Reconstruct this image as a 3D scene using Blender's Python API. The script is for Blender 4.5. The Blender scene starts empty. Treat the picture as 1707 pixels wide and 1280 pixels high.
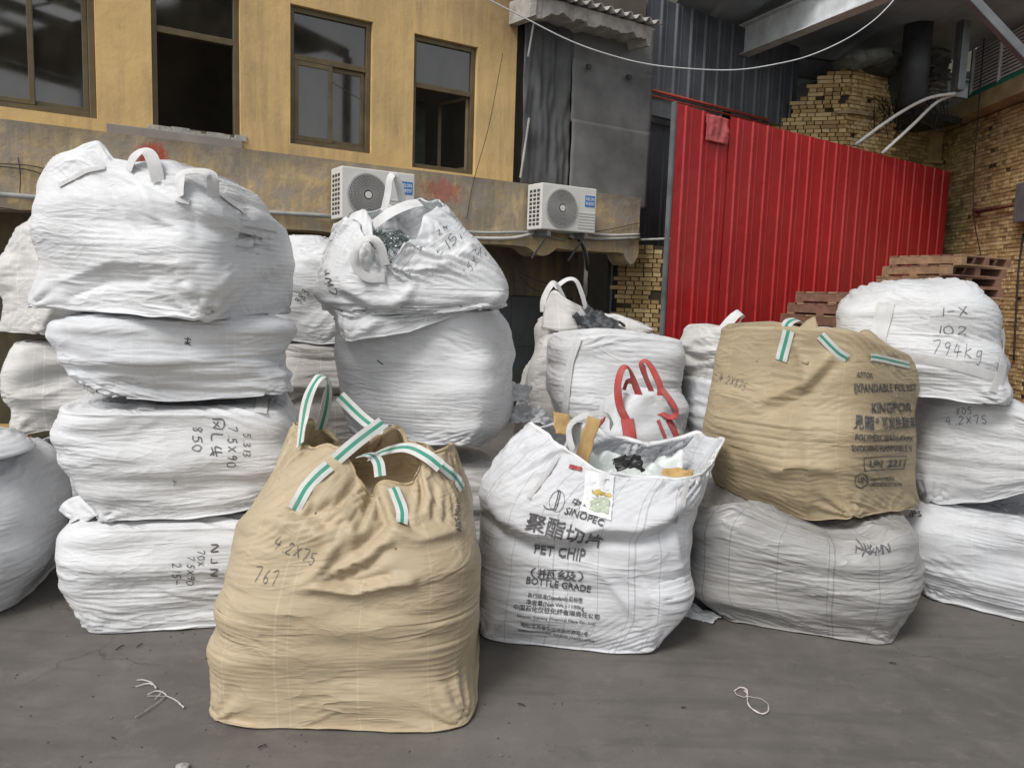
import bpy, bmesh, math, random
import numpy as np
from mathutils import Vector, Matrix, noise as mnoise
from mathutils.bvhtree import BVHTree

scene = bpy.context.scene
C = scene.collection
random.seed(7)
R_ = np.random.RandomState

# ------------------------------------------------------------------ camera, sky, sun, exposure
CAM_LOC = Vector((0.0, 0.0, 1.6))
FPX, CX, CY = 1300.0, 853.5, 640.0
PITCH, ROLL = 0.1149, 0.033
cam_data = bpy.data.cameras.new('camera')
cam = bpy.data.objects.new('camera', cam_data)
C.objects.link(cam)
CAM_R = Matrix.Rotation(math.pi / 2 - PITCH, 3, 'X') @ Matrix.Rotation(ROLL, 3, 'Z')
cam.matrix_world = Matrix.Translation(CAM_LOC) @ CAM_R.to_4x4()
cam_data.sensor_width = 36.0
cam_data.lens = FPX / 1707.0 * 36.0
cam_data.clip_end = 500
cam_data.clip_start = 0.05
scene.camera = cam

SUN_EL, SUN_AZ = math.radians(48), math.radians(215)   # azimuth from +Y, clockwise
world = bpy.data.worlds.new('World')
scene.world = world
world.use_nodes = True
wn = world.node_tree.nodes
bg = wn['Background']
sky = wn.new('ShaderNodeTexSky')
sky.sky_type = 'NISHITA'
sky.sun_disc = False
sky.sun_elevation = SUN_EL
sky.sun_rotation = SUN_AZ
sky.air_density = 1.0
sky.dust_density = 1.5
sky.ozone_density = 1.0
hsv = wn.new('ShaderNodeHueSaturation')
hsv.inputs['Saturation'].default_value = 0.12          # overcast: the blue is washed out by cloud
world.node_tree.links.new(sky.outputs[0], hsv.inputs['Color'])
world.node_tree.links.new(hsv.outputs[0], bg.inputs['Color'])
bg.inputs['Strength'].default_value = 0.105
sd = bpy.data.lights.new('sun', 'SUN')
sd.energy = 1.5
sd.angle = math.radians(22)
sd.color = (1.0, 0.97, 0.93)
sun = bpy.data.objects.new('sun', sd)
C.objects.link(sun)
sdir = Vector((math.sin(SUN_AZ) * math.cos(SUN_EL), math.cos(SUN_AZ) * math.cos(SUN_EL), math.sin(SUN_EL)))
sun.rotation_euler = sdir.to_track_quat('Z', 'Y').to_euler()
scene.view_settings.view_transform = 'Standard'
scene.view_settings.look = 'None'
scene.view_settings.exposure = 0.6
scene.view_settings.gamma = 1.0
scene.view_settings.use_curve_mapping = False


def ray(px, py):
    return CAM_R @ Vector(((px - CX) / FPX, -(py - CY) / FPX, -1.0))


def at(px, py, Y):
    d = ray(px, py)
    return CAM_LOC + d * (Y / d.y)


def atz(px, py, Z):
    d = ray(px, py)
    return CAM_LOC + d * ((Z - CAM_LOC.z) / d.z)


def atplane(px, py, p0, n):
    d = ray(px, py)
    return CAM_LOC + d * ((p0 - CAM_LOC).dot(n) / d.dot(n))


# ------------------------------------------------------------------ object helpers
def thing(name, label, cat, loc=(0, 0, 0), rotz=0.0, group=None):
    o = bpy.data.objects.new(name, None)
    o.empty_display_size = 0.1
    C.objects.link(o)
    o.location = loc
    o.rotation_euler = (0, 0, rotz)
    o['label'] = label
    o['category'] = cat
    if group:
        o['group'] = group
    return o


def tag(o, label, cat, group=None):
    o['label'] = label
    o['category'] = cat
    if group:
        o['group'] = group
    return o


def mesh_obj(name, verts, faces, mat=None, parent=None, smooth=False, uv=None, origin=None):
    me = bpy.data.meshes.new(name)
    if origin is not None:
        ox, oy, oz = origin
        verts = [(v[0] - ox, v[1] - oy, v[2] - oz) for v in verts]
    me.from_pydata([tuple(v) for v in verts], [], [tuple(f) for f in faces])
    if mat:
        me.materials.append(mat)
    if smooth:
        me.polygons.foreach_set('use_smooth', [True] * len(me.polygons))
    if uv is not None:
        l = me.uv_layers.new(name='UVMap')
        vi = np.empty(len(me.loops), np.int32)
        me.loops.foreach_get('vertex_index', vi)
        l.data.foreach_set('uv', np.asarray(uv, np.float32)[vi].ravel())
    me.update()
    o = bpy.data.objects.new(name, me)
    C.objects.link(o)
    if origin is not None:
        o.location = origin
    if parent:
        o.parent = parent
        if parent.location.length > 0 or abs(parent.rotation_euler.z) > 0:
            pm = Matrix.Translation(parent.location) @ parent.rotation_euler.to_matrix().to_4x4()
            o.matrix_parent_inverse = pm.inverted()
    return o


class MB:
    """collects simple solids into one mesh"""
    def __init__(s):
        s.v = []
        s.f = []

    def box(s, c, size, M=None):
        """axis aligned box in the frame M (3x3, columns are axes), c = centre"""
        n = len(s.v)
        hx, hy, hz = size[0] / 2, size[1] / 2, size[2] / 2
        for dz in (-hz, hz):
            for dx, dy in ((-hx, -hy), (hx, -hy), (hx, hy), (-hx, hy)):
                p = Vector((dx, dy, dz))
                if M is not None:
                    p = M @ p
                s.v.append(Vector(c) + p)
        for q in ((3, 2, 1, 0), (4, 5, 6, 7), (0, 1, 5, 4), (1, 2, 6, 5), (2, 3, 7, 6), (3, 0, 4, 7)):
            s.f.append([n + i for i in q])
        return s

    def quad(s, a, b, c, d):
        n = len(s.v)
        s.v += [Vector(a), Vector(b), Vector(c), Vector(d)]
        s.f.append((n, n + 1, n + 2, n + 3))
        return s

    def beam(s, a, b, w, h, up=(0, 0, 1)):
        a, b = Vector(a), Vector(b)
        t = (b - a)
        L = t.length
        t.normalize()
        side = t.cross(Vector(up))
        if side.length < 1e-4:
            side = Vector((1, 0, 0))
        side.normalize()
        u2 = side.cross(t).normalized()
        M = Matrix((side, t, u2)).transposed()
        return s.box((a + b) / 2, (w, L, h), M)

    def tube(s, pts, r, k=8, taper=None):
        pts = [Vector(p) for p in pts]
        n0 = len(s.v)
        prev = None
        for i, p in enumerate(pts):
            t = (pts[min(i + 1, len(pts) - 1)] - pts[max(i - 1, 0)]).normalized()
            if prev is None:
                a = t.orthogonal().normalized()
            else:
                a = (prev - t * prev.dot(t))
                a = a.normalized() if a.length > 1e-6 else t.orthogonal().normalized()
            prev = a
            b = t.cross(a)
            rr = r if taper is None else r * taper[i]
            for j in range(k):
                an = 2 * math.pi * j / k
                s.v.append(p + (a * math.cos(an) + b * math.sin(an)) * rr)
        for i in range(len(pts) - 1):
            for j in range(k):
                s.f.append((n0 + i * k + j, n0 + i * k + (j + 1) % k, n0 + (i + 1) * k + (j + 1) % k, n0 + (i + 1) * k + j))
        s.f.append([n0 + j for j in range(k)][::-1])
        s.f.append([n0 + (len(pts) - 1) * k + j for j in range(k)])
        return s

    def disc_ring(s, c, n, r0, r1, k=32, th=0.004):
        """flat ring with thickness, axis n"""
        c = Vector(c)
        n = Vector(n).normalized()
        a = n.orthogonal().normalized()
        b = n.cross(a)
        n0 = len(s.v)
        for j in range(k):
            an = 2 * math.pi * j / k
            d = a * math.cos(an) + b * math.sin(an)
            for (rr, off) in ((r0, 0), (r1, 0), (r1, th), (r0, th)):
                s.v.append(c + d * rr + n * off)
        for j in range(k):
            p, q = n0 + 4 * j, n0 + 4 * ((j + 1) % k)
            for m in range(4):
                s.f.append((p + m, q + m, q + (m + 1) % 4, p + (m + 1) % 4))
        return s

    def build(s, name, mat, parent=None, smooth=False, bevel=0.0):
        o = mesh_obj(name, s.v, s.f, mat, parent, smooth)
        if bevel:
            m = o.modifiers.new('bevel', 'BEVEL')
            m.width = bevel
            m.segments = 2
            m.limit_method = 'ANGLE'
        return o


def catmull(pts, n):
    """n samples through pts (list of Vectors)"""
    P = [Vector(p) for p in pts]
    if len(P) == 2:
        return [P[0].lerp(P[1], i / (n - 1)) for i in range(n)]
    P = [P[0] * 2 - P[1]] + P + [P[-1] * 2 - P[-2]]
    segs = len(P) - 3
    out = []
    for i in range(n):
        t = i / (n - 1) * segs
        k = min(int(t), segs - 1)
        t -= k
        a, b, c, d = P[k:k + 4]
        out.append(0.5 * ((2 * b) + (c - a) * t + (2 * a - 5 * b + 4 * c - d) * t * t + (3 * b - a - 3 * c + d) * t ** 3))
    return out


# ------------------------------------------------------------------ materials
def new_mat(name):
    m = bpy.data.materials.new(name)
    m.use_nodes = True
    nt = m.node_tree
    return m, nt, nt.nodes['Principled BSDF']


class N:
    """tiny node helper"""
    def __init__(s, nt):
        s.nt = nt

    def n(s, t, **kw):
        nd = s.nt.nodes.new('ShaderNode' + t)
        for k, v in kw.items():
            if k.startswith('i_'):
                nd.inputs[k[2:].replace('_', ' ')].default_value = v
            else:
                setattr(nd, k, v)
        return nd

    def l(s, a, b):
        s.nt.links.new(a, b)

    def ramp(s, fac, stops):
        r = s.nt.nodes.new('ShaderNodeValToRGB')
        e = r.color_ramp.elements
        while len(e) < len(stops):
            e.new(0.5)
        for i, (p, c) in enumerate(stops):
            e[i].position = p
            e[i].color = c if len(c) == 4 else (*c, 1)
        s.l(fac, r.inputs[0])
        return r.outputs[0]

    def coords(s, kind='Object', scale=(1, 1, 1), rot=(0, 0, 0)):
        tc = s.n('TexCoord')
        mp = s.n('Mapping')
        mp.inputs['Scale'].default_value = scale
        mp.inputs['Rotation'].default_value = rot
        s.l(tc.outputs[kind], mp.inputs[0])
        return mp.outputs[0]

    def noise(s, vec, scale, detail=4, rough=0.55, dist=0.0):
        t = s.n('TexNoise')
        t.inputs['Scale'].default_value = scale
        t.inputs['Detail'].default_value = detail
        t.inputs['Roughness'].default_value = rough
        t.inputs['Distortion'].default_value = dist
        s.l(vec, t.inputs['Vector'])
        return t.outputs['Fac']

    def mix(s, fac, a, b, blend='MIX'):
        m = s.n('Mix', data_type='RGBA', blend_type=blend)
        for sock, val in ((m.inputs[0], fac), (m.inputs[6], a), (m.inputs[7], b)):
            if hasattr(val, 'is_linked'):
                s.l(val, sock)
            elif isinstance(val, (int, float)):
                sock.default_value = val
            else:
                sock.default_value = (*val, 1) if len(val) == 3 else val
        return m.outputs[2]

    def math(s, op, a, b=None, clamp=False):
        m = s.n('Math', operation=op, use_clamp=clamp)
        for sock, val in ((m.inputs[0], a), (m.inputs[1], b)):
            if val is None:
                continue
            if hasattr(val, 'is_linked'):
                s.l(val, sock)
            else:
                sock.default_value = val
        return m.outputs[0]

    def bump(s, h, strength, dist, normal=None):
        b = s.n('Bump')
        b.inputs['Strength'].default_value = strength
        b.inputs['Distance'].default_value = dist
        s.l(h, b.inputs['Height'])
        if normal is not None:
            s.l(normal, b.inputs['Normal'])
        return b.outputs[0]


def simple_mat(name, col, rough=0.6, var=0.25, scale=6.0, metal=0.0, bump=0.0, spec=0.5, kind='Object'):
    m, nt, p = new_mat(name)
    h = N(nt)
    co = h.coords(kind)
    f = h.noise(co, scale, 5, 0.6)
    a = tuple(c * (1 - var) for c in col)
    b = tuple(min(1, c * (1 + var)) for c in col)
    h.l(h.ramp(f, [(0.3, a), (0.7, b)]), p.inputs['Base Color'])
    p.inputs['Roughness'].default_value = rough
    p.inputs['Metallic'].default_value = metal
    p.inputs['Specular IOR Level'].default_value = spec
    if bump:
        f2 = h.noise(co, scale * 6, 5, 0.6)
        h.l(h.bump(f2, 0.5, bump), p.inputs['Normal'])
    return m


def bag_mat(name, col, dirt=(0.35, 0.32, 0.29), dirt_amt=0.25, thread=(0.9, 0.9, 0.9), thread_amt=0.3,
            thread_gap=0.16, fine=1.0, seed=0.0, low_dirt=0.0, tint=None, trans=0.0, flecks=0.0):
    """woven polypropylene: UV in metres (u round the bag, v up the side)"""
    m, nt, p = new_mat(name)
    h = N(nt)
    tc = h.n('TexCoord')
    off = h.n('VectorMath', operation='ADD')
    h.l(tc.outputs['UV'], off.inputs[0])
    off.inputs[1].default_value = (seed * 3.17, seed * 1.31, 0)
    uv = off.outputs[0]

    def mapped(sc, rot=0.0):
        mp = h.n('Mapping')
        mp.inputs['Scale'].default_value = sc
        mp.inputs['Rotation'].default_value = (0, 0, rot)
        h.l(uv, mp.inputs[0])
        return mp.outputs[0]
    # colour: base with soft dirt patches and rubbed streaks
    base = h.mix(h.ramp(h.noise(mapped((1, 1, 1)), 2.3, 6, 0.62), [(0.35, (0, 0, 0)), (0.75, (1, 1, 1))]),
                 tuple(c * 1.0 for c in col), tuple(c * 0.86 for c in col))
    if tint:
        base = h.mix(h.ramp(h.noise(mapped((1, 1, 1)), 1.3, 3, 0.5), [(0.4, (0, 0, 0)), (0.7, (1, 1, 1))]), base, tint)
    d1 = h.noise(mapped((1.0, 2.2, 1)), 3.1, 6, 0.7, 0.4)
    dm = h.ramp(d1, [(0.50, (0, 0, 0)), (0.78, (dirt_amt,) * 3)])
    base = h.mix(dm, base, dirt)
    d2 = h.noise(mapped((6, 60, 1), 0.1), 1.0, 5, 0.65)
    base = h.mix(h.ramp(d2, [(0.56, (0, 0, 0)), (0.75, (dirt_amt * 0.7,) * 3)]), base, dirt)
    if low_dirt:
        sep = h.n('SeparateXYZ')
        h.l(tc.outputs['UV'], sep.inputs[0])
        lo = h.math('SUBTRACT', 1.0, h.math('MULTIPLY', sep.outputs[1], 3.2), True)
        nn = h.noise(mapped((3, 3, 1)), 2.0, 6, 0.7)
        base = h.mix(h.math('MULTIPLY', h.math('MULTIPLY', lo, nn), low_dirt * 1.6, True), base, dirt)
    # reinforcing threads: thin vertical lines
    sx = h.n('SeparateXYZ')
    h.l(uv, sx.inputs[0])
    wob = h.math('MULTIPLY', h.math('SUBTRACT', h.noise(mapped((1, 1, 1)), 1.5, 2), 0.5), 0.05)
    uu = h.math('ADD', sx.outputs[0], wob)
    fr = h.math('FRACT', h.math('DIVIDE', uu, thread_gap))
    ln = h.math('LESS_THAN', h.math('ABSOLUTE', h.math('SUBTRACT', fr, 0.5)), 0.0020 / thread_gap)
    fr2 = h.math('FRACT', h.math('DIVIDE', uu, thread_gap * 2.7))
    ln2 = h.math('LESS_THAN', h.math('ABSOLUTE', h.math('SUBTRACT', fr2, 0.3)), 0.0035 / (thread_gap * 2.7))
    lines = h.math('MULTIPLY', h.math('MAXIMUM', ln, ln2), thread_amt)
    base = h.mix(lines, base, thread)
    if flecks:
        vo = h.n('TexVoronoi')
        vo.inputs['Scale'].default_value = 9.0
        h.l(mapped((1, 1, 1)), vo.inputs['Vector'])
        fl = h.math('LESS_THAN', vo.outputs['Distance'], 0.045)
        base = h.mix(h.math('MULTIPLY', fl, flecks), base, (0.05, 0.04, 0.03))
    # weave
    wx = h.n('TexWave', wave_type='BANDS', bands_direction='X')
    wx.inputs['Scale'].default_value = 95
    h.l(uv, wx.inputs[0])
    wy = h.n('TexWave', wave_type='BANDS', bands_direction='Y')
    wy.inputs['Scale'].default_value = 95
    h.l(uv, wy.inputs[0])
    weave = h.math('MULTIPLY', wx.outputs['Fac'], wy.outputs['Fac'])
    base = h.mix(h.math('MULTIPLY', weave, 0.10), base, tuple(c * 0.6 for c in col))
    h.l(base, p.inputs['Base Color'])
    # fine horizontal creasing
    f1 = h.noise(mapped((4, 24, 1), 0.10), 1.0, 4, 0.5, 0.8)
    f2 = h.noise(mapped((9, 70, 1), -0.14), 1.0, 3, 0.5, 0.7)
    f3 = h.noise(mapped((14, 14, 1), 0.5), 1.0, 5, 0.6)
    pm_ = h.ramp(h.noise(mapped((1.6, 2.4, 1), 0.3), 1.0, 3, 0.5), [(0.38, (0.05,) * 3), (0.66, (1, 1, 1))])
    f1 = h.math('MULTIPLY', f1, pm_)
    f2 = h.math('MULTIPLY', f2, pm_)
    # sharp irregular creases: ridged noise, mostly level, some slanting, some upright
    def ridge(vec, d, dist_):
        n_ = h.noise(vec, 1.0, d, 0.55, dist_)
        r_ = h.math('ABSOLUTE', h.math('SUBTRACT', n_, 0.5))
        return h.math('POWER', h.math('SUBTRACT', 1.0, h.math('MULTIPLY', r_, 5.0), True), 2.0)
    r1 = h.math('MULTIPLY', ridge(mapped((2.6, 9, 1), 0.12), 3, 1.2), pm_)
    r2 = h.math('MULTIPLY', ridge(mapped((1.7, 5.0, 1), 0.7), 2, 1.4), h.ramp(h.noise(mapped((1.3, 1.3, 1), 0.9), 1.0, 3), [(0.48, (0, 0, 0)), (0.66, (1, 1, 1))]))
    r3 = h.math('MULTIPLY', ridge(mapped((2.2, 7, 1), 1.35), 2, 1.4), h.ramp(h.noise(mapped((1.5, 1.5, 1), 1.9), 1.3, 3), [(0.52, (0, 0, 0)), (0.68, (1, 1, 1))]))
    r4 = h.math('MULTIPLY', ridge(mapped((2.0, 6.5, 1), -0.5), 2, 1.4), h.ramp(h.noise(mapped((1.4, 1.4, 1), 2.9), 1.2, 3), [(0.50, (0, 0, 0)), (0.66, (1, 1, 1))]))
    nb = h.bump(f1, 0.30 * fine, 0.013)
    nb = h.bump(f2, 0.20 * fine, 0.006, nb)
    nb = h.bump(r1, 0.34, 0.007, nb)
    nb = h.bump(r2, 0.6, 0.011, nb)
    nb = h.bump(r3, 0.5, 0.008, nb)
    nb = h.bump(r4, 0.6, 0.011, nb)
    nb = h.bump(f3, 0.35, 0.006, nb)
    nb = h.bump(weave, 0.25, 0.0006, nb)
    h.l(nb, p.inputs['Normal'])
    p.inputs['Roughness'].default_value = 0.52
    p.inputs['Specular IOR Level'].default_value = 0.35
    if trans:
        p.inputs['Transmission Weight'].default_value = 0.0
        p.inputs['Subsurface Weight'].default_value = trans
        p.inputs['Subsurface Radius'].default_value = (0.02, 0.02, 0.02)
        p.inputs['Subsurface Scale'].default_value = 0.5
    return m


# ------------------------------------------------------------------ fabric: bags as relaxed cloth grids
def smooth_noise(M, Nn, lu, lv, seed):
    """gaussian-filtered noise, periodic in u (columns). lu, lv = feature sizes in cells"""
    r = R_(seed).randn(M, Nn)
    fv = np.fft.fftfreq(M)[:, None]
    fu = np.fft.fftfreq(Nn)[None, :]
    F = np.fft.fft2(r) * np.exp(-2 * (math.pi ** 2) * ((fu * lu) ** 2 + (fv * lv) ** 2) * 0.25)
    o = np.real(np.fft.ifft2(F))
    return o / (o.std() + 1e-9)


def grid_normals(P, periodic=True):
    du = np.roll(P, -1, 1) - np.roll(P, 1, 1)
    if not periodic:
        du[:, 0] = P[:, 1] - P[:, 0]
        du[:, -1] = P[:, -1] - P[:, -2]
    dv = np.empty_like(P)
    dv[1:-1] = P[2:] - P[:-2]
    dv[0] = P[1] - P[0]
    dv[-1] = P[-1] - P[-2]
    n = np.cross(du, dv)
    return n / (np.linalg.norm(n, axis=2, keepdims=True) + 1e-9)


def relax(T, ev, eu, iters=90, pull=0.03, amp=0.006, maxin=0.014, maxout=0.03, seed=0, lu=9, lv=3.0, bend=0.25, noise_field=None, zmin=None, lim=None):
    """cloth with more length than its shape T needs buckles into creases that stay near T.
    T (M,N,3) periodic in N; ev, eu (M,N) extra length up the side / round the bag"""
    M, Nn, _ = T.shape
    nT = grid_normals(T)
    nz = smooth_noise(M, Nn, lu, lv, seed) if noise_field is None else noise_field
    P = T + nT * (nz * amp * np.clip((ev + eu) / 0.05, 0, 2))[..., None]
    LU = np.linalg.norm(np.roll(T, -1, 1) - T, axis=2) * (1 + eu)
    LV = np.linalg.norm(T[1:] - T[:-1], axis=2) * (1 + 0.5 * (ev[1:] + ev[:-1]))
    D1 = np.sqrt(LU[:-1] ** 2 + LV ** 2)
    if lim is not None and lim[2] is not None:
        k0, k1 = lim[2]
        full = LU[k0] * np.linspace(1, 0.93, k1 - k0)[:, None]
        cap = 1.03 + 0.40 * np.clip((k1 - 1 - np.arange(k0, k1)) / 9.0, 0, 1)[:, None]
        LU[k0:k1] = np.clip(full, LU[k0:k1], LU[k0:k1] * cap)
        D1 = np.sqrt(LU[:-1] ** 2 + LV ** 2)
    LV2 = (LV[1:] + LV[:-1]) * 0.985
    LU2 = (LU + np.roll(LU, -1, 1)) * 0.985

    def proj(a, b, L, k):
        d = b - a
        ln = np.linalg.norm(d, axis=-1)
        c = (k * 0.5 * (ln - L) / (ln + 1e-9))[..., None] * d
        return c
    for it in range(iters):
        # round the ring
        for par in (0, 1):
            ia = np.arange(par, Nn - (Nn % 2 and par == 0), 2)
            ib = (ia + 1) % Nn
            c = proj(P[:, ia], P[:, ib], LU[:, ia], 1.0)
            P[:, ia] += c
            P[:, ib] -= c
        for par in (0, 1):
            ia = np.arange(par, M - 1, 2)
            c = proj(P[ia], P[ia + 1], LV[ia], 1.0)
            P[ia] += c
            P[ia + 1] -= c
        # shear
        for par in (0, 1):
            ia = np.arange(par, M - 1, 2)
            B = np.roll(P, -1, 1)
            c = proj(P[ia], B[ia + 1], D1[ia], 0.3)
            P[ia] += c
            P[ia + 1] -= np.roll(c, 1, 1)
            B = np.roll(P, 1, 1)
            c = proj(P[ia], B[ia + 1], np.roll(D1, 1, 1)[ia], 0.3)
            P[ia] += c
            P[ia + 1] -= np.roll(c, -1, 1)
        # bending
        c = proj(P[:-2], P[2:], LV2, bend)
        P[:-2] += c * 0.5
        P[2:] -= c * 0.5
        c = proj(P, np.roll(P, -2, 1), LU2, bend)
        P += c * 0.5
        P -= np.roll(c, 2, 1) * 0.5
        d = P - T
        dn = (d * nT).sum(2, keepdims=True)
        dt = d - dn * nT
        if lim is None:
            dn = np.clip(dn * (1 - pull), -maxin, maxout)
        else:
            dn = np.clip(dn * (1 - pull * lim[1]), -maxin * lim[0], maxout * lim[0])
        P = T + dt * (1 - pull) + dn * nT
        if zmin is not None:
            P[..., 2] = np.maximum(P[..., 2], zmin)
    return P


def ring_shape(n, yaw, Nn):
    """unit superellipse, resampled evenly along its length, turned by yaw, scaled so that x and y reach -1..1"""
    K = 1440
    a = np.linspace(0, 2 * np.pi, K, endpoint=False) + np.pi
    c, s = np.cos(a), np.sin(a)
    x = np.sign(c) * np.abs(c) ** (2 / n)
    y = np.sign(s) * np.abs(s) ** (2 / n)
    X = x * math.cos(yaw) - y * math.sin(yaw)
    Y = x * math.sin(yaw) + y * math.cos(yaw)
    X /= np.abs(X).max()
    Y /= np.abs(Y).max()
    seg = np.hypot(np.roll(X, -1) - X, np.roll(Y, -1) - Y)
    cum = np.concatenate([[0], np.cumsum(seg)])
    t = np.arange(Nn) / Nn * cum[-1]
    return np.stack([np.interp(t, cum, np.append(X, X[0])), np.interp(t, cum, np.append(Y, Y[0]))], 1)


class Bag:
    pass


def pchip(xs, ys, x):
    """monotone-ish cubic interpolation"""
    xs, ys = np.asarray(xs, float), np.asarray(ys, float)
    h = np.diff(xs)
    d = np.diff(ys) / h
    m = np.zeros_like(ys)
    m[0], m[-1] = d[0], d[-1]
    for i in range(1, len(xs) - 1):
        m[i] = 0 if d[i - 1] * d[i] <= 0 else 2 * d[i - 1] * d[i] / (d[i - 1] + d[i])
    i = np.clip(np.searchsorted(xs, x) - 1, 0, len(xs) - 2)
    t = (x - xs[i]) / h[i]
    return ((2 * t ** 3 - 3 * t ** 2 + 1) * ys[i] + (t ** 3 - 2 * t ** 2 + t) * h[i] * m[i]
            + (-2 * t ** 3 + 3 * t ** 2) * ys[i + 1] + (t ** 3 - t ** 2) * h[i] * m[i + 1])


def project_xy(P):
    """world points -> photo pixels (layout only)"""
    A = np.array(CAM_R.transposed())
    q = (P - np.array(CAM_LOC)) @ A.T
    return CX + FPX * q[..., 0] / -q[..., 2], CY - FPX * q[..., 1] / -q[..., 2]


def z_for_py(x, y, py_at):
    """height z that a point at (x, y) needs to be seen at picture row given by py_at(px)"""
    z = np.full_like(x, 1.0)
    for _ in range(4):
        P = np.stack([x, y, z], -1)
        px, py = project_xy(P)
        P2 = P.copy()
        P2[..., 2] += 0.01
        _, py2 = project_xy(P2)
        z = z + (py_at(px) - py) / ((py2 - py) / 0.01)
    return z


def make_bag(name, label, cat, mat, rows, D, b, yaw=0.0, z0=None, NU=150, NV=70, base_curve=None, top_curve=None,
             top_mode='flat', ev=0.05, eu=0.012, seed=1, n_base=7, n_mid=3.0, amp=0.006, lu=9, lv=3.0, group=None,
             rim=None, rim_rows=26, inner_depth=0.25, seam=True, seam_mat=None, bigfold=0.017, iters=80, lean=(0, 0), diag=0.0,
             top_in=None, ns=None, pull=0.03, inner_mat=None, bs=None, maxin=0.014, rim_drape=0.0, neck_fold=2.0, folds=None, tuft_amt=None, hem_mat=None, inner_rows=30, rim_jit=1.0):
    """rows: (picture y, x left, x right) from the bottom up, read at the bag's depth D.
    b: half depth. rim: closed loop of 3-D points (open bags), from the left over the front to the right and back."""
    rim_smooth = 0.45
    rr = []
    for i, (y, xl, xr) in enumerate(rows):
        a, c = at(xl, y, D), at(xr, y, D)
        rr.append([(a.x + c.x) / 2, (c.x - a.x) / 2, (a.z + c.z) / 2])
    rr = np.array(rr)
    rpx = np.array([(r[1], r[2]) for r in rows], float)
    if z0 is not None:
        rr[0, 2] = z0
        keep = [0] + [i for i in range(1, len(rr)) if rr[i, 2] > z0 + 0.07]
        rr, rpx = rr[keep], rpx[keep]
        if ns is not None:
            ns = [ns[i] for i in keep]
    k = len(rr)
    cum = np.concatenate([[0], np.cumsum(np.hypot(np.diff(rr[:, 2]), np.diff(rr[:, 1])))])
    nctl = ns if ns is not None else [n_base] + [n_mid + 0.5 + (n_base - n_mid - 0.5) * max(0, 1 - 2.0 * cum[i] / cum[-1]) for i in range(1, k)]
    bctl = bs if bs is not None else [1.0] * k
    t = np.linspace(0, cum[-1], NV)
    cx, hw, zz = (pchip(cum, rr[:, j], t) for j in range(3))
    nn = pchip(cum, nctl, t)
    bb = pchip(cum, bctl, t) * b * (0.55 + 0.45 * hw / hw.max())
    T = np.empty((NV, NU, 3))
    shapes = {}
    pxl, pxr = pchip(cum, rpx[:, 0], t), pchip(cum, rpx[:, 1], t)
    for i in range(NV):
        q = round(float(nn[i]) * 4) / 4
        if q not in shapes:
            shapes[q] = ring_shape(q, yaw, NU)
        s = shapes[q]
        for _ in range(4):          # the outline seen by the camera, with its perspective, is what the rows describe
            R3 = np.stack([cx[i] + s[:, 0] * hw[i], D + s[:, 1] * bb[i], np.full(NU, zz[i])], 1)
            qx, _y = project_xy(R3)
            el, er = pxl[i] - qx.min(), pxr[i] - qx.max()
            cx[i] += (el + er) / 2 * D / FPX * 0.9
            hw[i] += (er - el) / 2 * D / FPX * 0.9
        T[i, :, 0] = cx[i] + s[:, 0] * hw[i] + lean[0] * t[i]
        T[i, :, 1] = D + s[:, 1] * bb[i] + lean[1] * t[i]
        T[i, :, 2] = zz[i]
    w = (t / t[-1])[:, None]
    # the seam line of the bottom: droops where the photograph shows it drooping
    if base_curve:
        bx, by = zip(*base_curve)
        fx, fy = T[0, :, 0].copy(), T[0, :, 1].copy()
        zc = z_for_py(fx, fy, lambda px: np.interp(px, bx, by))
        vx, vy = fx - fx.mean(), fy - fy.mean()
        wx_, wy_ = CAM_LOC.x - fx.mean(), CAM_LOC.y - fy.mean()
        front = np.clip((vx * wx_ + vy * wy_) / (np.hypot(vx, vy) * math.hypot(wx_, wy_)) * 2.5 + 0.9, 0, 1)
        off = (zc - T[0, :, 2]) * front
        off += (1 - front) * np.mean((zc - T[0, :, 2])[front > 0.5])
        T[..., 2] += off[None, :] * (1 - w) ** 2.0
    if top_curve:
        tx, ty = zip(*top_curve)
        fx, fy = T[-1, :, 0].copy(), T[-1, :, 1].copy()
        zc = z_for_py(fx, np.full_like(fy, D), lambda px: np.interp(px, tx, ty))
        off = zc - T[-1, :, 2]
        T[..., 2] += off[None, :] * w ** 4
    if tuft_amt is None:
        tuft_amt = 0.012 if z0 is not None else 0.03
    # soft large-scale bulges
    nrm = grid_normals(T)
    bf = smooth_noise(NV, NU, NU / 9, NV / 4, seed + 50) * bigfold
    bf += smooth_noise(NV, NU, NU / 16, NV / 11, seed + 60) * bigfold * 0.42
    T += nrm * (bf * np.sin(np.pi * np.clip(w, 0.02, 0.98)) ** 0.5)[..., None]
    # the four bottom corners stick out as tufts with creases fanning up from them
    q0 = ring_shape(max(n_base, 5), yaw, NU)
    rad = np.abs(np.fft.ifft(np.fft.fft(np.hypot(q0[:, 0] * hw[0], q0[:, 1] * bb[0]))))
    corners = [j for j in range(NU) if rad[j] == max(rad[(j + k_) % NU] for k_ in range(-NU // 12, NU // 12 + 1))]
    ds = np.linalg.norm(np.roll(T[0], -1, 0) - T[0], axis=1).mean()
    dv = cum[-1] / (NV - 1)
    ii, jj = np.meshgrid(np.arange(NV), np.arange(NU), indexing='ij')
    rr2 = R_(seed + 77)
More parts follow.
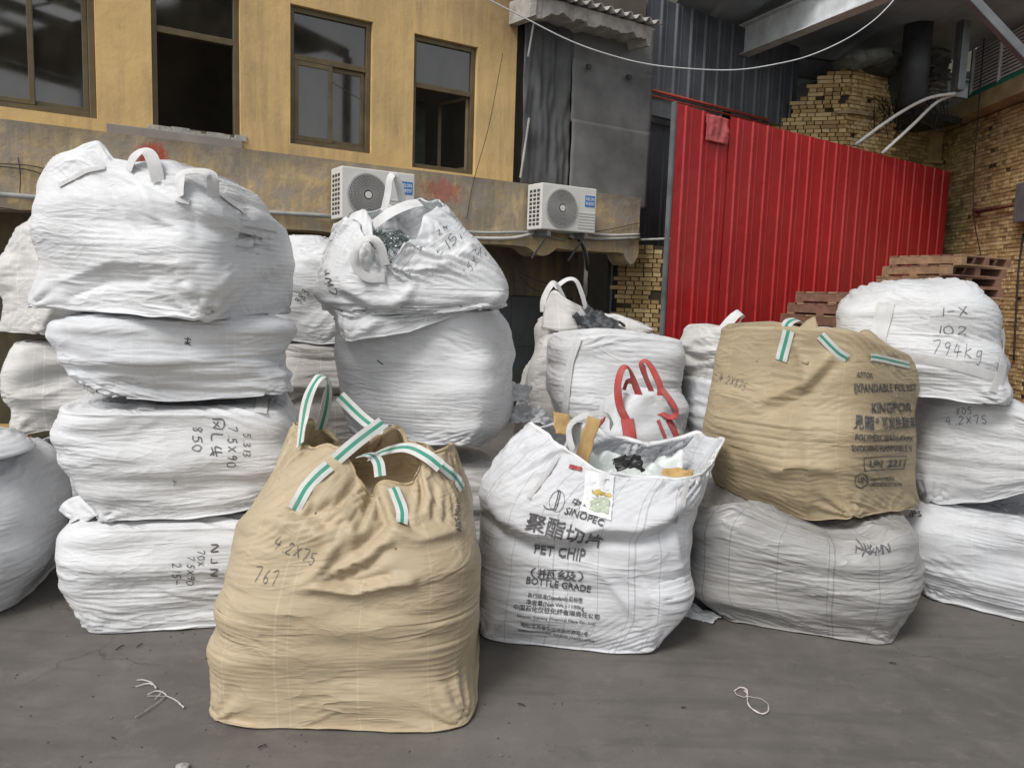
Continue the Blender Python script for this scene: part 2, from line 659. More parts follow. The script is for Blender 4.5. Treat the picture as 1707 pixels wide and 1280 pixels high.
    for jc in corners:
        dj = ((jj - jc + NU // 2) % NU - NU // 2) * ds
        di = ii * dv
        r_ = np.hypot(dj, di) + 1e-6
        th_ = np.arctan2(di, dj)
        fan = np.cos(th_ * (9 + rr2.rand() * 3) + rr2.rand() * 6) * np.clip(r_ / 0.05, 0, 1) * np.exp(-(r_ / (0.13 + 0.05 * rr2.rand())) ** 2) * 0.010
        tuft = tuft_amt * np.exp(-(r_ / 0.045))
        T += nrm * fan[..., None]
        out_ = np.array([T[0, jc, 0] - cx[0], T[0, jc, 1] - D, 0.0])
        out_ /= np.linalg.norm(out_)
        T += out_ * tuft[..., None]
    rowtop = NV
    inner_from = None
    if rim is not None:
        # neck: from the last ring to the rim loop
        RL = [Vector(p) for p in rim]
        RL = catmull(RL + [RL[0]], 721)
        ra = np.array([[p.x, p.y, p.z] for p in RL])
        # the rim is matched to the ring by angle about its own centre, so that folds go where the rim shows them
        sg = np.concatenate([[0], np.cumsum(np.linalg.norm(np.diff(ra, axis=0), axis=1))])
        par = np.arange(NU) / NU
        rimr = np.stack([np.interp(par * sg[-1], sg, ra[:, j]) for j in range(3)], 1)
        ja = np.arange(NU) / NU * 2 * np.pi
        for k_ in range(3, 15):
            a_ = 0.0035 * rim_jit * R_(seed * 31 + k_).randn(3)
            rimr += np.sin(ja * k_ + R_(seed + k_).rand() * 6.3)[:, None] * a_
        # start the rim where the ring starts (left)
        sh = T[-1]
        best = min(range(0, NU, 2), key=lambda r: float((((np.roll(rimr, r, 0) - rimr.mean(0)) - (sh - sh.mean(0)))[:, :2] ** 2).sum()))
        rimr = np.roll(rimr, best, 0)
        neck = []
        tang = T[-1] - T[-2]
        tang /= np.linalg.norm(tang, axis=1, keepdims=True) + 1e-9
        dist = np.linalg.norm(rimr - sh, axis=1, keepdims=True)
        for i in range(1, rim_rows + 1):
            s = i / rim_rows
            h00, h10, h01 = 2 * s ** 3 - 3 * s ** 2 + 1, s ** 3 - 2 * s ** 2 + s, -2 * s ** 3 + 3 * s ** 2
            h11 = s ** 3 - s ** 2
            t1 = np.zeros_like(tang)
            t1[:, 2] = 1
            neck.append(h00 * sh + h10 * tang * dist * 0.9 + h01 * rimr + h11 * t1 * dist * rim_drape)
        T = np.concatenate([T, np.array(neck)], 0)
        rowtop = T.shape[0]
    else:
        top = T[-1]
        c = top.mean(0)
        prof = top_in or {'flat': [(0.9, 0.012), (0.72, 0.018), (0.5, 0.0), (0.25, -0.01), (0.03, -0.01)],
                          'dome': [(0.92, 0.03), (0.78, 0.055), (0.6, 0.075), (0.4, 0.085), (0.2, 0.088), (0.03, 0.088)],
                          'tuck': [(0.97, 0.012), (0.93, 0.0), (0.85, -0.05), (0.6, -0.08), (0.3, -0.09), (0.03, -0.09)]}[top_mode]
        ks = np.linspace(0, 1, 22)[1:]
        px_ = np.linspace(0, 1, len(prof) + 1)
        sc = np.interp(ks, px_, [1.0] + [p[0] for p in prof])
        dz = np.interp(ks, px_, [0.0] + [p[1] for p in prof])
        rings = [np.stack([c[0] + (top[:, 0] - c[0]) * s, c[1] + (top[:, 1] - c[1]) * s,
                           c[2] + (top[:, 2] - c[2]) * (s if top_mode != 'tuck' else s ** 0.4) + d], 1) for s, d in zip(sc, dz)]
        T = np.concatenate([T, np.array(rings)], 0)
    if folds:
        nrm = grid_normals(T)
        X_, Y_ = project_xy(T)
        tocam = (np.array(CAM_LOC) - T)
        facing = (nrm * tocam).sum(2) > 0
        disp = np.zeros(T.shape[:2])
        for (pts, w_, d_) in folds:
            best = np.full(T.shape[:2], 1e9)
            for (ax, ay), (bx_, by_) in zip(pts[:-1], pts[1:]):
                ex, ey = bx_ - ax, by_ - ay
                tt = np.clip(((X_ - ax) * ex + (Y_ - ay) * ey) / (ex * ex + ey * ey), 0, 1)
                taper = 1.0
                dd = np.hypot(X_ - ax - tt * ex, Y_ - ay - tt * ey)
                best = np.minimum(best, dd)
            x0, y0 = pts[0]
            x1, y1 = pts[-1]
            endf = np.clip(np.minimum(np.hypot(X_ - x0, Y_ - y0), np.hypot(X_ - x1, Y_ - y1)) / (w_ * 2.0), 0.15, 1)
            disp += np.exp(-(best / w_) ** 1.5) * d_ * endf
        T += nrm * (disp * facing)[..., None]
    # bottom panel
    bot = T[0]
    cb = bot.mean(0)
    rings = [np.stack([cb[0] + (bot[:, 0] - cb[0]) * s, cb[1] + (bot[:, 1] - cb[1]) * s, bot[:, 2] * s + cb[2] * (1 - s)], 1) for s in (0.03, 0.5, 0.85)]
    nb = len(rings)
    T = np.concatenate([np.array(rings), T], 0)
    M = T.shape[0]
    rowtop += nb
    lowvar = smooth_noise(M, NU, NU / 10, M / 6, seed + 3)
    EV = np.clip(ev * (1 + 0.65 * lowvar), ev * 0.1, ev * 2.4)
    EU = np.clip(eu * (1 + 0.6 * smooth_noise(M, NU, NU / 12, M / 6, seed + 4)), 0, eu * 2.5)
    EV[:nb] = 0
    EU[:nb] = 0
    EV[nb:nb + 10] *= np.linspace(0.1, 0.8, 10)[:, None]
    if diag or True:
        # creases run level in the middle of a face and turn down towards the bottom corners
        base = smooth_noise(M, NU, lu * 0.75, lv * 1.9, seed)
        b2 = smooth_noise(M, NU, lu * 0.6, lv * 0.9, seed + 9)
        ii, jj = np.meshgrid(np.arange(M), np.arange(NU), indexing='ij')
        warp = smooth_noise(M, NU, NU / 10, M / 4, seed + 5) * 6.0 + (diag if diag else (1.0 if seed % 2 else -1.0)) * np.sin(jj / NU * 2 * np.pi * (2 + seed % 3) + seed) * M * 0.10
        si = np.mod(ii + warp, M - 1)
        i0 = np.floor(si).astype(int)
        f = si - i0
        nz = base[i0, jj] * (1 - f) + base[np.minimum(i0 + 1, M - 1), jj] * f + 0.35 * b2
        nz = nz * np.clip(0.75 + 0.55 * smooth_noise(M, NU, NU / 9, M / 6, seed + 21), 0.1, 1.8)
    lim = None
    if rim is not None:
        lf = np.ones((M, 1, 1))
        pf = np.ones((M, 1, 1))
        k0 = nb + NV - 4
        rampv = np.clip((np.arange(M) - k0) / 10.0, 0, 1)
        fade = np.clip((M - 1 - np.arange(M)) / 5.0, 0.25, 1)
        lf[:, 0, 0] = 1 + rampv * neck_fold * fade
        pf[:, 0, 0] = 1 - rampv * 0.6
        lim = (lf, pf, (k0, M))
    P = relax(T.copy(), EV, EU, lim=lim, iters=iters, seed=seed, amp=amp, lu=lu, lv=lv, noise_field=nz, zmin=(None if z0 is None else (z0 + np.maximum(0.001, 0.004 + 0.004 * (np.arange(M) - nb)))[:, None]), pull=pull, maxin=maxin)
    return finish_bag(name, label, cat, mat, P, nb, rowtop, rim, seed, seam, seam_mat, inner_depth, inner_mat, group, cx, D, hem_mat, inner_rows, rim_smooth)


def grid_faces(M, Nn, periodic=True):
    i, j = np.meshgrid(np.arange(M - 1), np.arange(Nn if periodic else Nn - 1), indexing='ij')
    j1 = (j + 1) % Nn
    return np.stack([i * Nn + j, i * Nn + j1, (i + 1) * Nn + j1, (i + 1) * Nn + j], -1).reshape(-1, 4)


def fast_mesh(name, V, F, mat, parent, uv=None, smooth=True):
    me = bpy.data.meshes.new(name)
    V = np.asarray(V, np.float32).reshape(-1, 3)
    F = np.asarray(F, np.int32)
    me.vertices.add(len(V))
    me.vertices.foreach_set('co', V.ravel())
    me.loops.add(F.size)
    me.loops.foreach_set('vertex_index', F.ravel())
    me.polygons.add(len(F))
    me.polygons.foreach_set('loop_start', np.arange(0, F.size, F.shape[1], dtype=np.int32))
    me.polygons.foreach_set('loop_total', np.full(len(F), F.shape[1], np.int32))
    me.update(calc_edges=True)
    me.validate()
    if smooth:
        me.polygons.foreach_set('use_smooth', np.ones(len(me.polygons), bool))
    if uv is not None:
        l = me.uv_layers.new(name='UVMap')
        if uv.ndim == 2:
            vi = np.empty(len(me.loops), np.int32)
            me.loops.foreach_get('vertex_index', vi)
            l.data.foreach_set('uv', uv[vi].astype(np.float32).ravel())
        else:
            l.data.foreach_set('uv', uv.astype(np.float32).ravel())
    me.materials.append(mat)
    o = bpy.data.objects.new(name, me)
    C.objects.link(o)
    if parent:
        o.parent = parent
        o.matrix_parent_inverse = Matrix.Translation(-Vector(parent.location))
    return o


def finish_bag(name, label, cat, mat, P, nb, rowtop, rim, seed, seam, seam_mat, inner_depth, inner_mat, group, cx, D, hem_mat=None, inner_rows=30, rim_smooth=0.6):
    M, NU, _ = P.shape
    if rim is not None:
        for r_ in range(1, 12):
            for _ in range(int((12 - r_) * rim_smooth)):
                P[-r_] = 0.5 * P[-r_] + 0.25 * (np.roll(P[-r_], 1, 0) + np.roll(P[-r_], -1, 0))
    base_z = float(P[nb, :, 2].min())
    root = thing(name, label, cat, (float(P[nb, :, 0].mean()), float(P[nb, :, 1].mean()), base_z), 0, group)
    # uv in metres
    seg = np.linalg.norm(np.roll(P, -1, 1) - P, axis=2).mean(0)
    u = np.concatenate([[0], np.cumsum(np.full(NU, seg.mean() * 1.0))])
    mid = P[nb + (rowtop - nb) // 2]
    per = np.linalg.norm(np.roll(mid, -1, 0) - mid, axis=1).sum()
    u = np.arange(NU + 1) / NU * per
    vr = np.linalg.norm(P[1:] - P[:-1], axis=2).mean(1)
    v = np.concatenate([[0], np.cumsum(vr)])
    v = v - v[nb]
    F = grid_faces(M, NU)
    i, j = np.meshgrid(np.arange(M - 1), np.arange(NU), indexing='ij')
    UV = np.stack([np.stack([u[j], v[i]], -1), np.stack([u[j + 1], v[i]], -1),
                   np.stack([u[j + 1], v[i + 1]], -1), np.stack([u[j], v[i + 1]], -1)], 2).reshape(-1, 2)
    body = fast_mesh('body', P, F, mat, root, uv=UV.reshape(-1, 4, 2))
    B = Bag()
    B.root, B.P, B.nb, B.rowtop, B.M, B.NU = root, P, nb, rowtop, M, NU
    B.per, B.v = per, v
    B.bvh = None
    B.mat = mat
    if rim is not None:
        # hem band and the inside of the neck
        rp = P[-1]
        nr = grid_normals(P)[-1]
        inner = [rp - nr * 0.004]
        c = rp.mean(0)
        dd = inner_depth
        prevs = P[-2::-1]
        steps = 16
        for s in range(1, steps + 1):
            k = s / steps
            src = P[max(-1 - int(k * inner_rows) - 1, -M)]
            q = src - grid_normals(P)[max(-1 - int(k * inner_rows) - 1, -M)] * 0.012
            inner.append(q)
        # floor of contents: closes the inside
        last = inner[-1]
        cc = last.mean(0)
        for s in (0.75, 0.45, 0.15, 0.02):
            inner.append(np.stack([cc[0] + (last[:, 0] - cc[0]) * s, cc[1] + (last[:, 1] - cc[1]) * s, cc[2] + (last[:, 2] - cc[2]) * s + 0.02 * (1 - s)], 1))
        I = np.array(inner)[::-1]
        fast_mesh('lining', I, grid_faces(len(I), NU)[:, ::-1], inner_mat or mat, root,
                  uv=np.stack([np.tile(np.arange(NU) / NU * per, len(I)), np.repeat(np.arange(len(I)) * 0.03, NU)], 1))
        if hem_mat:
            nn = grid_normals(P)
            hr = [P[-1] - nn[-1] * 0.006, P[-1] + nn[-1] * 0.006 + np.array([0, 0, 0.004])] + [P[-k_] + nn[-k_] * 0.006 for k_ in (2, 3, 4, 5)] + [P[-5] - nn[-5] * 0.002]
            fast_mesh('hem', np.array(hr), grid_faces(len(hr), NU), hem_mat, root,
                      uv=np.stack([np.tile(np.arange(NU) / NU * per, len(hr)), np.repeat(np.arange(len(hr)) * 0.01, NU)], 1))
    if seam:
        rb = P[nb]
        nr = grid_normals(P)[nb + 1].copy()
        nr[:, 2] *= 0.2
        nr /= np.linalg.norm(nr, axis=1, keepdims=True) + 1e-9
        wv = 0.011 + 0.004 * smooth_noise(1, NU, 5, 1, seed + 11)[0]
        zt = 0.003 + 0.005 * smooth_noise(1, NU, 6, 1, seed + 12)[0]
        up = np.array([0, 0, 1.0])
        rings = [rb - nr * 0.006 + up * 0.006, rb + nr * wv[:, None] + up * (0.004 + zt)[:, None],
                 rb + nr * (wv + 0.001)[:, None] + up * (zt)[:, None], rb - nr * 0.006 - up * 0.001]
        S = np.array(rings)
        if base_z < 0.02:
            S[..., 2] = np.maximum(S[..., 2], np.array([0.012, 0.010, 0.006, 0.004])[:, None])
        fast_mesh('bottom_seam', S, grid_faces(4, NU), seam_mat or mat, root,
                  uv=np.stack([np.tile(np.arange(NU) / NU * per, 4), np.repeat(np.arange(4) * 0.01, NU)], 1))
    return B


def bag_surface(B):
    if B.bvh is None:
        F = grid_faces(B.M, B.NU)
        B.F = F
        B.bvh = BVHTree.FromPolygons([tuple(p) for p in B.P.reshape(-1, 3)], [tuple(int(a) for a in f) for f in F])
        B.N3 = grid_normals(B.P)
    return B.bvh


def bag_uv_at(B, px, py):
    """grid coordinates (row, column, floats) of the bag surface seen at a picture point"""
    bvh = bag_surface(B)
    hit = bvh.ray_cast(CAM_LOC, ray(px, py).normalized())
    if hit[0] is None:
        q = bvh.find_nearest(at(px, py, B.root.location.y - 0.3))
        hit = q
    f = hit[2]
    i, j = divmod(f, B.NU)
    p = np.array(hit[0])
    a, b_, c = B.P[i, j], B.P[i, (j + 1) % B.NU], B.P[i + 1, j]
    eu, ev = b_ - a, c - a
    fu = float(np.clip(np.dot(p - a, eu) / (np.dot(eu, eu) + 1e-12), 0, 1))
    fv = float(np.clip(np.dot(p - a, ev) / (np.dot(ev, ev) + 1e-12), 0, 1))
    return i + fv, j + fu


def bag_point(B, i, j, off=0.002):
    bag_surface(B)
    i = np.clip(i, 0, B.M - 1.001)
    i0 = np.floor(i).astype(int)
    fi = (i - i0)[..., None]
    j0 = np.floor(j).astype(int)
    fj = (j - j0)[..., None]
    j0 = j0 % B.NU
    j1 = (j0 + 1) % B.NU

    def lerp(A):
        return (A[i0, j0] * (1 - fi) * (1 - fj) + A[i0 + 1, j0] * fi * (1 - fj) + A[i0, j1] * (1 - fi) * fj + A[i0 + 1, j1] * fi * fj)
    p, n = lerp(B.P), lerp(B.N3)
    n /= np.linalg.norm(n, axis=-1, keepdims=True) + 1e-9
    return p + n * off


def subdivide_to(V, F, maxlen):
    """split long triangle edges of a flat mesh until all are short"""
    bm = bmesh.new()
    for f in F:
        try:
            bm.faces.new([bm.verts.new((V[k][0], V[k][1], 0)) for k in f])
        except ValueError:
            pass
    bmesh.ops.triangulate(bm, faces=bm.faces[:])
    for _ in range(7):
        es = [e for e in bm.edges if e.calc_length() > maxlen]
        if not es:
            break
        bmesh.ops.subdivide_edges(bm, edges=es, cuts=1)
        bmesh.ops.triangulate(bm, faces=bm.faces[:])
    bm.verts.index_update()
    V2 = np.array([v.co[:2] for v in bm.verts])
    F2 = [[v.index for v in f.verts] for f in bm.faces]
    bm.free()
    return V2, F2


def text_flat(body, bold=0.0, shear=0.0, space=1.0):
    cu = bpy.data.curves.new('t', 'FONT')
    cu.body = body
    cu.size = 1.0
    cu.offset = bold
    cu.shear = shear
    cu.space_character = space
    cu.resolution_u = 2
    o = bpy.data.objects.new('t', cu)
    C.objects.link(o)
    dg = bpy.context.evaluated_depsgraph_get()
    me = bpy.data.meshes.new_from_object(o.evaluated_get(dg))
    V = np.array([v.co[:2] for v in me.vertices])
    F = [list(p.vertices) for p in me.polygons]
    bpy.data.objects.remove(o)
    bpy.data.meshes.remove(me)
    bpy.data.curves.remove(cu)
    return V, F


def print_on_bag(B, V, F, p_left, p_right, height_px, mat, name='printed_text', maxlen=0.02, off=0.0032, mirror=False):
    """lays flat artwork (V in any units, baseline y=0) on the fabric: it runs from p_left to p_right on the baseline
    and follows every crease like ink does"""
    lo, hi = V[:, 0].min(), V[:, 0].max()
    W = hi - lo
    i0, j0 = bag_uv_at(B, *p_left)
    i1, j1 = bag_uv_at(B, *p_right)
    if j1 - j0 > B.NU / 2:
        j1 -= B.NU
    if j0 - j1 > B.NU / 2:
        j1 += B.NU
    Vn = V.copy()
    Vn[:, 0] = (V[:, 0] - lo) / W
    capH = 0.73
    # direction of "up": perpendicular in the picture
    dx, dy = p_right[0] - p_left[0], p_right[1] - p_left[1]
    L = math.hypot(dx, dy)
    ux, uy = dy / L * height_px, -dx / L * height_px
    mid = ((p_left[0] + p_right[0]) / 2, (p_left[1] + p_right[1]) / 2)
    im, jm = bag_uv_at(B, *mid)
    iu, ju = bag_uv_at(B, mid[0] + ux, mid[1] + uy)
    du, dj = iu - im, ju - jm
    if dj > B.NU / 2:
        dj -= B.NU
    if dj < -B.NU / 2:
        dj += B.NU
    if jm - j0 > B.NU / 2:
        jm -= B.NU
    if j0 - jm > B.NU / 2:
        jm += B.NU
    sc = L / W
    Vw = np.stack([Vn[:, 0] * L, V[:, 1] * (height_px / capH)], 1)   # about in photo pixels
    V2, F2 = subdivide_to(Vw, F, 3.2)
    tt = V2[:, 0] / L
    hh = V2[:, 1] / height_px
    # quadratic through left, middle and right baseline points
    q0, q1, q2 = (1 - tt) * (1 - 2 * tt), 4 * tt * (1 - tt), tt * (2 * tt - 1)
    gi = i0 * q0 + im * q1 + i1 * q2 + hh * du
    gj = j0 * q0 + jm * q1 + j1 * q2 + hh * dj
    W3 = bag_point(B, gi, gj, off)
    o = mesh_obj(name, W3, F2, mat, B.root, smooth=True)
    return o


# hand-drawn stroke alphabet (unit square, y up), each a list of polylines
STROKES = {
    '0': [[(.5, 1), (.15, .75), (.15, .25), (.5, 0), (.85, .25), (.85, .7), (.5, 1)]],
    '1': [[(.5, 1), (.42, 0)]],
    '2': [[(.15, .8), (.45, 1), (.8, .8), (.6, .45), (.1, .02), (.9, .06)]],
    '3': [[(.15, .9), (.6, 1), (.75, .75), (.4, .55), (.8, .35), (.6, .02), (.15, .08)]],
    '4': [[(.35, 1), (.1, .4), (.9, .45)], [(.65, .8), (.55, -.05)]],
    '5': [[(.3, .95), (.2, .55), (.6, .6), (.8, .3), (.5, .0), (.1, .08)], [(.3, .95), (.95, 1)]],
    '6': [[(.7, 1), (.3, .6), (.15, .2), (.5, 0), (.8, .25), (.5, .48), (.2, .3)]],
    '7': [[(.05, .92), (.85, 1), (.4, 0)]],
    '8': [[(.8, .85), (.45, 1), (.2, .75), (.75, .3), (.5, 0), (.2, .25), (.8, .85)]],
    '9': [[(.8, .75), (.45, .55), (.2, .8), (.5, 1), (.8, .85), (.7, .3), (.55, 0)]],
    'X': [[(.1, .95), (.9, .1)], [(.85, .95), (.1, .05)]],
    '.': [[(.4, .05), (.5, 0)]],
    '-': [[(.1, .5), (.9, .55)]],
    'k': [[(.2, 1), (.15, 0)], [(.8, .7), (.2, .35), (.85, 0)]],
    'g': [[(.75, .6), (.3, .6), (.25, .25), (.7, .3), (.75, .6), (.65, -.3), (.2, -.25)]],
    'N': [[(.1, 0), (.15, 1), (.8, 0), (.85, 1)]],
    'M': [[(.05, 0), (.2, 1), (.5, .3), (.8, 1), (.95, 0)]],
    'G': [[(.1, .1), (.15, 1), (.9, .95), (.9, .05)], [(.3, .6), (.75, .2)], [(.7, .65), (.3, .15)]],
    'U': [[(.2, 1), (.25, .1), (.8, .15)]],
    'J': [[(.7, 1), (.65, .1), (.2, .1)]],
    'T': [[(.05, .9), (.95, 1)], [(.5, .95), (.45, 0)]],
    'K': [[(.1, .8), (.9, .85)], [(.5, 1.1), (.45, .0)], [(.9, .5), (.1, .1)], [(.15, .5), (.95, .0)]],
    'Y': [[(.2, 1.), (.1, .5), (.9, .6)], [(.5, 1), (.5, .3), (.9, .0)], [(.1, .1), (.8, .4)]],
    ' ': [],
}


def handwriting(B, text, p_left, p_right, height_px, mat, w=3.0, wob=0.05, name='handwriting', seed=0):
    rnd = random.Random(seed + len(text))
    V, F = [], []
    x = 0.0
    for ch in text:
        for st in STROKES[ch]:
            pts = [Vector((x + px * 0.8 + rnd.uniform(-wob, wob), py * 1.0 + rnd.uniform(-wob, wob), 0)) for px, py in st]
            pts = catmull(pts, max(4, len(pts) * 4)) if len(pts) > 2 else catmull(pts, 4)
            hw = w / height_px * 0.5
            n0 = len(V)
            for k, p in enumerate(pts):
                t = (pts[min(k + 1, len(pts) - 1)] - pts[max(0, k - 1)])
                t.normalize()
                pr = Vector((-t.y, t.x, 0)) * hw
                V += [(p.x + pr.x, p.y + pr.y), (p.x - pr.x, p.y - pr.y)]
            for k in range(len(pts) - 1):
                F.append((n0 + 2 * k, n0 + 2 * k + 1, n0 + 2 * k + 3, n0 + 2 * k + 2))
        x += 1.0 if ch not in '.1' else 0.55
    V = np.array(V)
    V[:, 1] *= 0.73
    return print_on_bag(B, V, F, p_left, p_right, height_px, mat, name=name, maxlen=0.02)


def ribbon(name, pts, width, mat, parent, normals=None, twist=None, n=40, thick=0.002, widths=None):
    """webbing strap along 3-D points. normals: face direction at each given point"""
    P = catmull(pts, n)
    if normals is None:
        normals = [Vector((0, -1, 0))] * len(pts)
    Nr = catmull([Vector(q) for q in normals], n)
    Ws = [width] * n if widths is None else [float(np.interp(i / (n - 1), np.linspace(0, 1, len(widths)), widths)) for i in range(n)]
    V, F, UV = [], [], []
    L = 0
    cols = 5
    for i, p in enumerate(P):
        t = (P[min(i + 1, n - 1)] - P[max(i - 1, 0)]).normalized()
        nn = Nr[i] - t * Nr[i].dot(t)
        nn = nn.normalized() if nn.length > 1e-5 else t.orthogonal().normalized()
        s = t.cross(nn)
        if i:
            L += (p - P[i - 1]).length
        for side in (1, -1):
            for c in range(cols):
                f = c / (cols - 1) - 0.5
                bow = 0.03 * width * (1 - 4 * f * f)
                V.append(p + s * (f * Ws[i]) + nn * (side * thick / 2 + bow))
                UV.append((f + 0.5, L / width))
    w2 = cols * 2
    for i in range(n - 1):
        a, b = i * w2, (i + 1) * w2
        for c in range(cols - 1):
            F.append((a + c, a + c + 1, b + c + 1, b + c))
            F.append((a + cols + c + 1, a + cols + c, b + cols + c, b + cols + c + 1))
        F.append((a, b, b + cols, a + cols))
        F.append((a + cols - 1, a + w2 - 1, b + w2 - 1, b + cols - 1))
    for a in (0, (n - 1) * w2):
        for c in range(cols - 1):
            F.append((a + c, a + cols + c, a + cols + c + 1, a + c + 1))
    return mesh_obj(name, V, F, mat, parent, smooth=False, uv=UV)


def on_bag(B, px, py, off=0.004):
    i, j = bag_uv_at(B, px, py)
    p = bag_point(B, np.array([i]), np.array([j]), off)[0]
    n = B.N3[int(i), int(j) % B.NU]
    return Vector(p), Vector(n)


def strap_on_bag(B, pxs, width, mat, name='strap', n=24, off=0.004):
    pts, nr = [], []
    for q in pxs:
        p, m = on_bag(B, *q, off=off)
        pts.append(p)
        nr.append(m)
    # follow the surface between the given points
    dense, dn = [], []
    for k in range(len(pxs) - 1):
        for s in range(6):
            t = s / 6
            p, m = on_bag(B, pxs[k][0] * (1 - t) + pxs[k + 1][0] * t, pxs[k][1] * (1 - t) + pxs[k + 1][1] * t, off=off)
            dense.append(p)
            dn.append(m)
    dense.append(pts[-1])
    dn.append(nr[-1])
    for _ in range(3):
        dense = [dense[0]] + [(dense[i - 1] + dense[i] * 2 + dense[i + 1]) / 4 for i in range(1, len(dense) - 1)] + [dense[-1]]
    mean = Vector((0, 0, 0))
    for m in dn:
        mean += m
    mean.normalize()
    for _ in range(8):
        dn = [(dn[max(0, i - 1)] + dn[i] + dn[min(len(dn) - 1, i + 1)]).normalized() for i in range(len(dn))]
    dn = [(m + mean * 1.5).normalized() for m in dn]
    dense = [p + m * 0.004 for p, m in zip(dense, dn)]
    return ribbon(name, dense, width, mat, B.root, dn, n=max(n, len(dense)))


def strap_mat(name, kind='green'):
    m, nt, p = new_mat(name)
    h = N(nt)
    tc = h.n('TexCoord')
    sp = h.n('SeparateXYZ')
    h.l(tc.outputs['UV'], sp.inputs[0])
    x, y = sp.outputs[0], sp.outputs[1]
    wv = h.math('SINE', h.math('MULTIPLY', h.math('ADD', y, h.math('MULTIPLY', h.math('ABSOLUTE', h.math('SUBTRACT', x, 0.5)), 1.2)), 60.0))
    if kind == 'green':
        d = h.math('ABSOLUTE', h.math('SUBTRACT', x, 0.5))
        g = h.math('LESS_THAN', d, 0.15)
        e = h.math('GREATER_THAN', d, 0.475)
        col = h.mix(g, (0.66, 0.68, 0.65), (0.05, 0.30, 0.21))
        col = h.mix(h.math('MULTIPLY', e, 0.5), col, (0.5, 0.25, 0.25))
    elif kind == 'red':
        e = h.math('GREATER_THAN', h.math('ABSOLUTE', h.math('SUBTRACT', x, 0.5)), 0.45)
        col = h.mix(e, (0.52, 0.075, 0.07), (0.28, 0.03, 0.035))
    else:
        col = h.mix(0.0, (0.70, 0.70, 0.70), (0.6, 0.6, 0.6))
    nz = h.noise(tc.outputs['Object'], 14, 4)
    col = h.mix(h.ramp(nz, [(0.45, (0, 0, 0)), (0.8, (0.35,) * 3)]), col, (0.35, 0.33, 0.3))
    h.l(col, p.inputs['Base Color'])
    h.l(h.bump(wv, 0.5, 0.0012), p.inputs['Normal'])
    p.inputs['Roughness'].default_value = 0.65
    return m


def ink_mat(name, col, alpha=0.9):
    m, nt, p = new_mat(name)
    h = N(nt)
    co = h.coords('Object')
    f = h.noise(co, 60, 5, 0.7)
    h.l(h.ramp(f, [(0.3, col), (0.75, tuple(min(1, c + 0.16) for c in col))]), p.inputs['Base Color'])
    p.inputs['Roughness'].default_value = 0.6
    return m
# ------------------------------------------------------------------ setting: ground
def structure(o):
    o['kind'] = 'structure'
    return o


def ground_material():
    m, nt, p = new_mat('worn_concrete')
    h = N(nt)
    co = h.coords('Object')
    n1 = h.noise(co, 0.55, 8, 0.62, 0.3)
    n2 = h.noise(co, 3.5, 8, 0.7)
    n3 = h.noise(h.coords('Object', (1, 4, 1), (0, 0, 0.5)), 2.2, 6, 0.65, 0.6)
    n4 = h.noise(co, 150, 3, 0.7)
    c = h.ramp(n1, [(0.30, (0.090, 0.083, 0.076)), (0.5, (0.125, 0.115, 0.105)), (0.72, (0.160, 0.147, 0.134))])
    c = h.mix(h.ramp(n2, [(0.42, (0, 0, 0)), (0.75, (0.55,) * 3)]), c, (0.20, 0.185, 0.168))
    c = h.mix(h.ramp(n3, [(0.52, (0, 0, 0)), (0.72, (0.45,) * 3)]), c, (0.070, 0.066, 0.064))
    c = h.mix(h.ramp(n4, [(0.55, (0, 0, 0)), (0.8, (0.35,) * 3)]), c, (0.2, 0.19, 0.175))
    n5 = h.noise(co, 38, 4, 0.7)
    c = h.mix(h.ramp(n5, [(0.62, (0, 0, 0)), (0.72, (0.5,) * 3)]), c, (0.05, 0.047, 0.045))
    vo = h.n('TexVoronoi', feature='DISTANCE_TO_EDGE')
    vo.inputs['Scale'].default_value = 0.42
    wv_ = h.n('VectorMath', operation='ADD')
    h.l(co, wv_.inputs[0])
    nz3 = h.n('TexNoise')
    nz3.inputs['Scale'].default_value = 2.5
    nz3.inputs['Detail'].default_value = 6
    h.l(co, nz3.inputs['Vector'])
    sc3 = h.n('VectorMath', operation='SCALE')
    sc3.inputs['Scale'].default_value = 0.5
    h.l(nz3.outputs['Color'], sc3.inputs[0])
    h.l(sc3.outputs[0], wv_.inputs[1])
    h.l(wv_.outputs[0], vo.inputs['Vector'])
    crack = h.math('MULTIPLY', h.math('LESS_THAN', vo.outputs['Distance'], 0.0016), h.ramp(h.noise(co, 0.7, 3), [(0.46, (0, 0, 0)), (0.56, (1, 1, 1))]))
    c = h.mix(h.math('MULTIPLY', crack, 0.55), c, (0.05, 0.046, 0.042))
    ty = h.noise(h.coords('Object', (0.35, 3.2, 1), (0, 0, -0.35)), 1.6, 5, 0.6, 0.3)
    c = h.mix(h.ramp(ty, [(0.56, (0, 0, 0)), (0.68, (0.5,) * 3)]), c, (0.085, 0.079, 0.074))
    st_ = h.noise(co, 1.4, 3, 0.5)
    c = h.mix(h.ramp(st_, [(0.60, (0, 0, 0)), (0.66, (0.4,) * 3)]), c, (0.078, 0.072, 0.066))
    dustn = h.noise(co, 6.5, 9, 0.78)
    c = h.mix(h.ramp(dustn, [(0.55, (0, 0, 0)), (0.70, (0.4,) * 3)]), c, (0.235, 0.215, 0.19))
    h.l(c, p.inputs['Base Color'])
    h.l(h.ramp(n2, [(0.3, (0.62,) * 3), (0.7, (0.85,) * 3)]), p.inputs['Roughness'])
    b = h.bump(n4, 0.5, 0.002)
    b = h.bump(n2, 0.35, 0.006, b)
    h.l(b, p.inputs['Normal'])
    return m


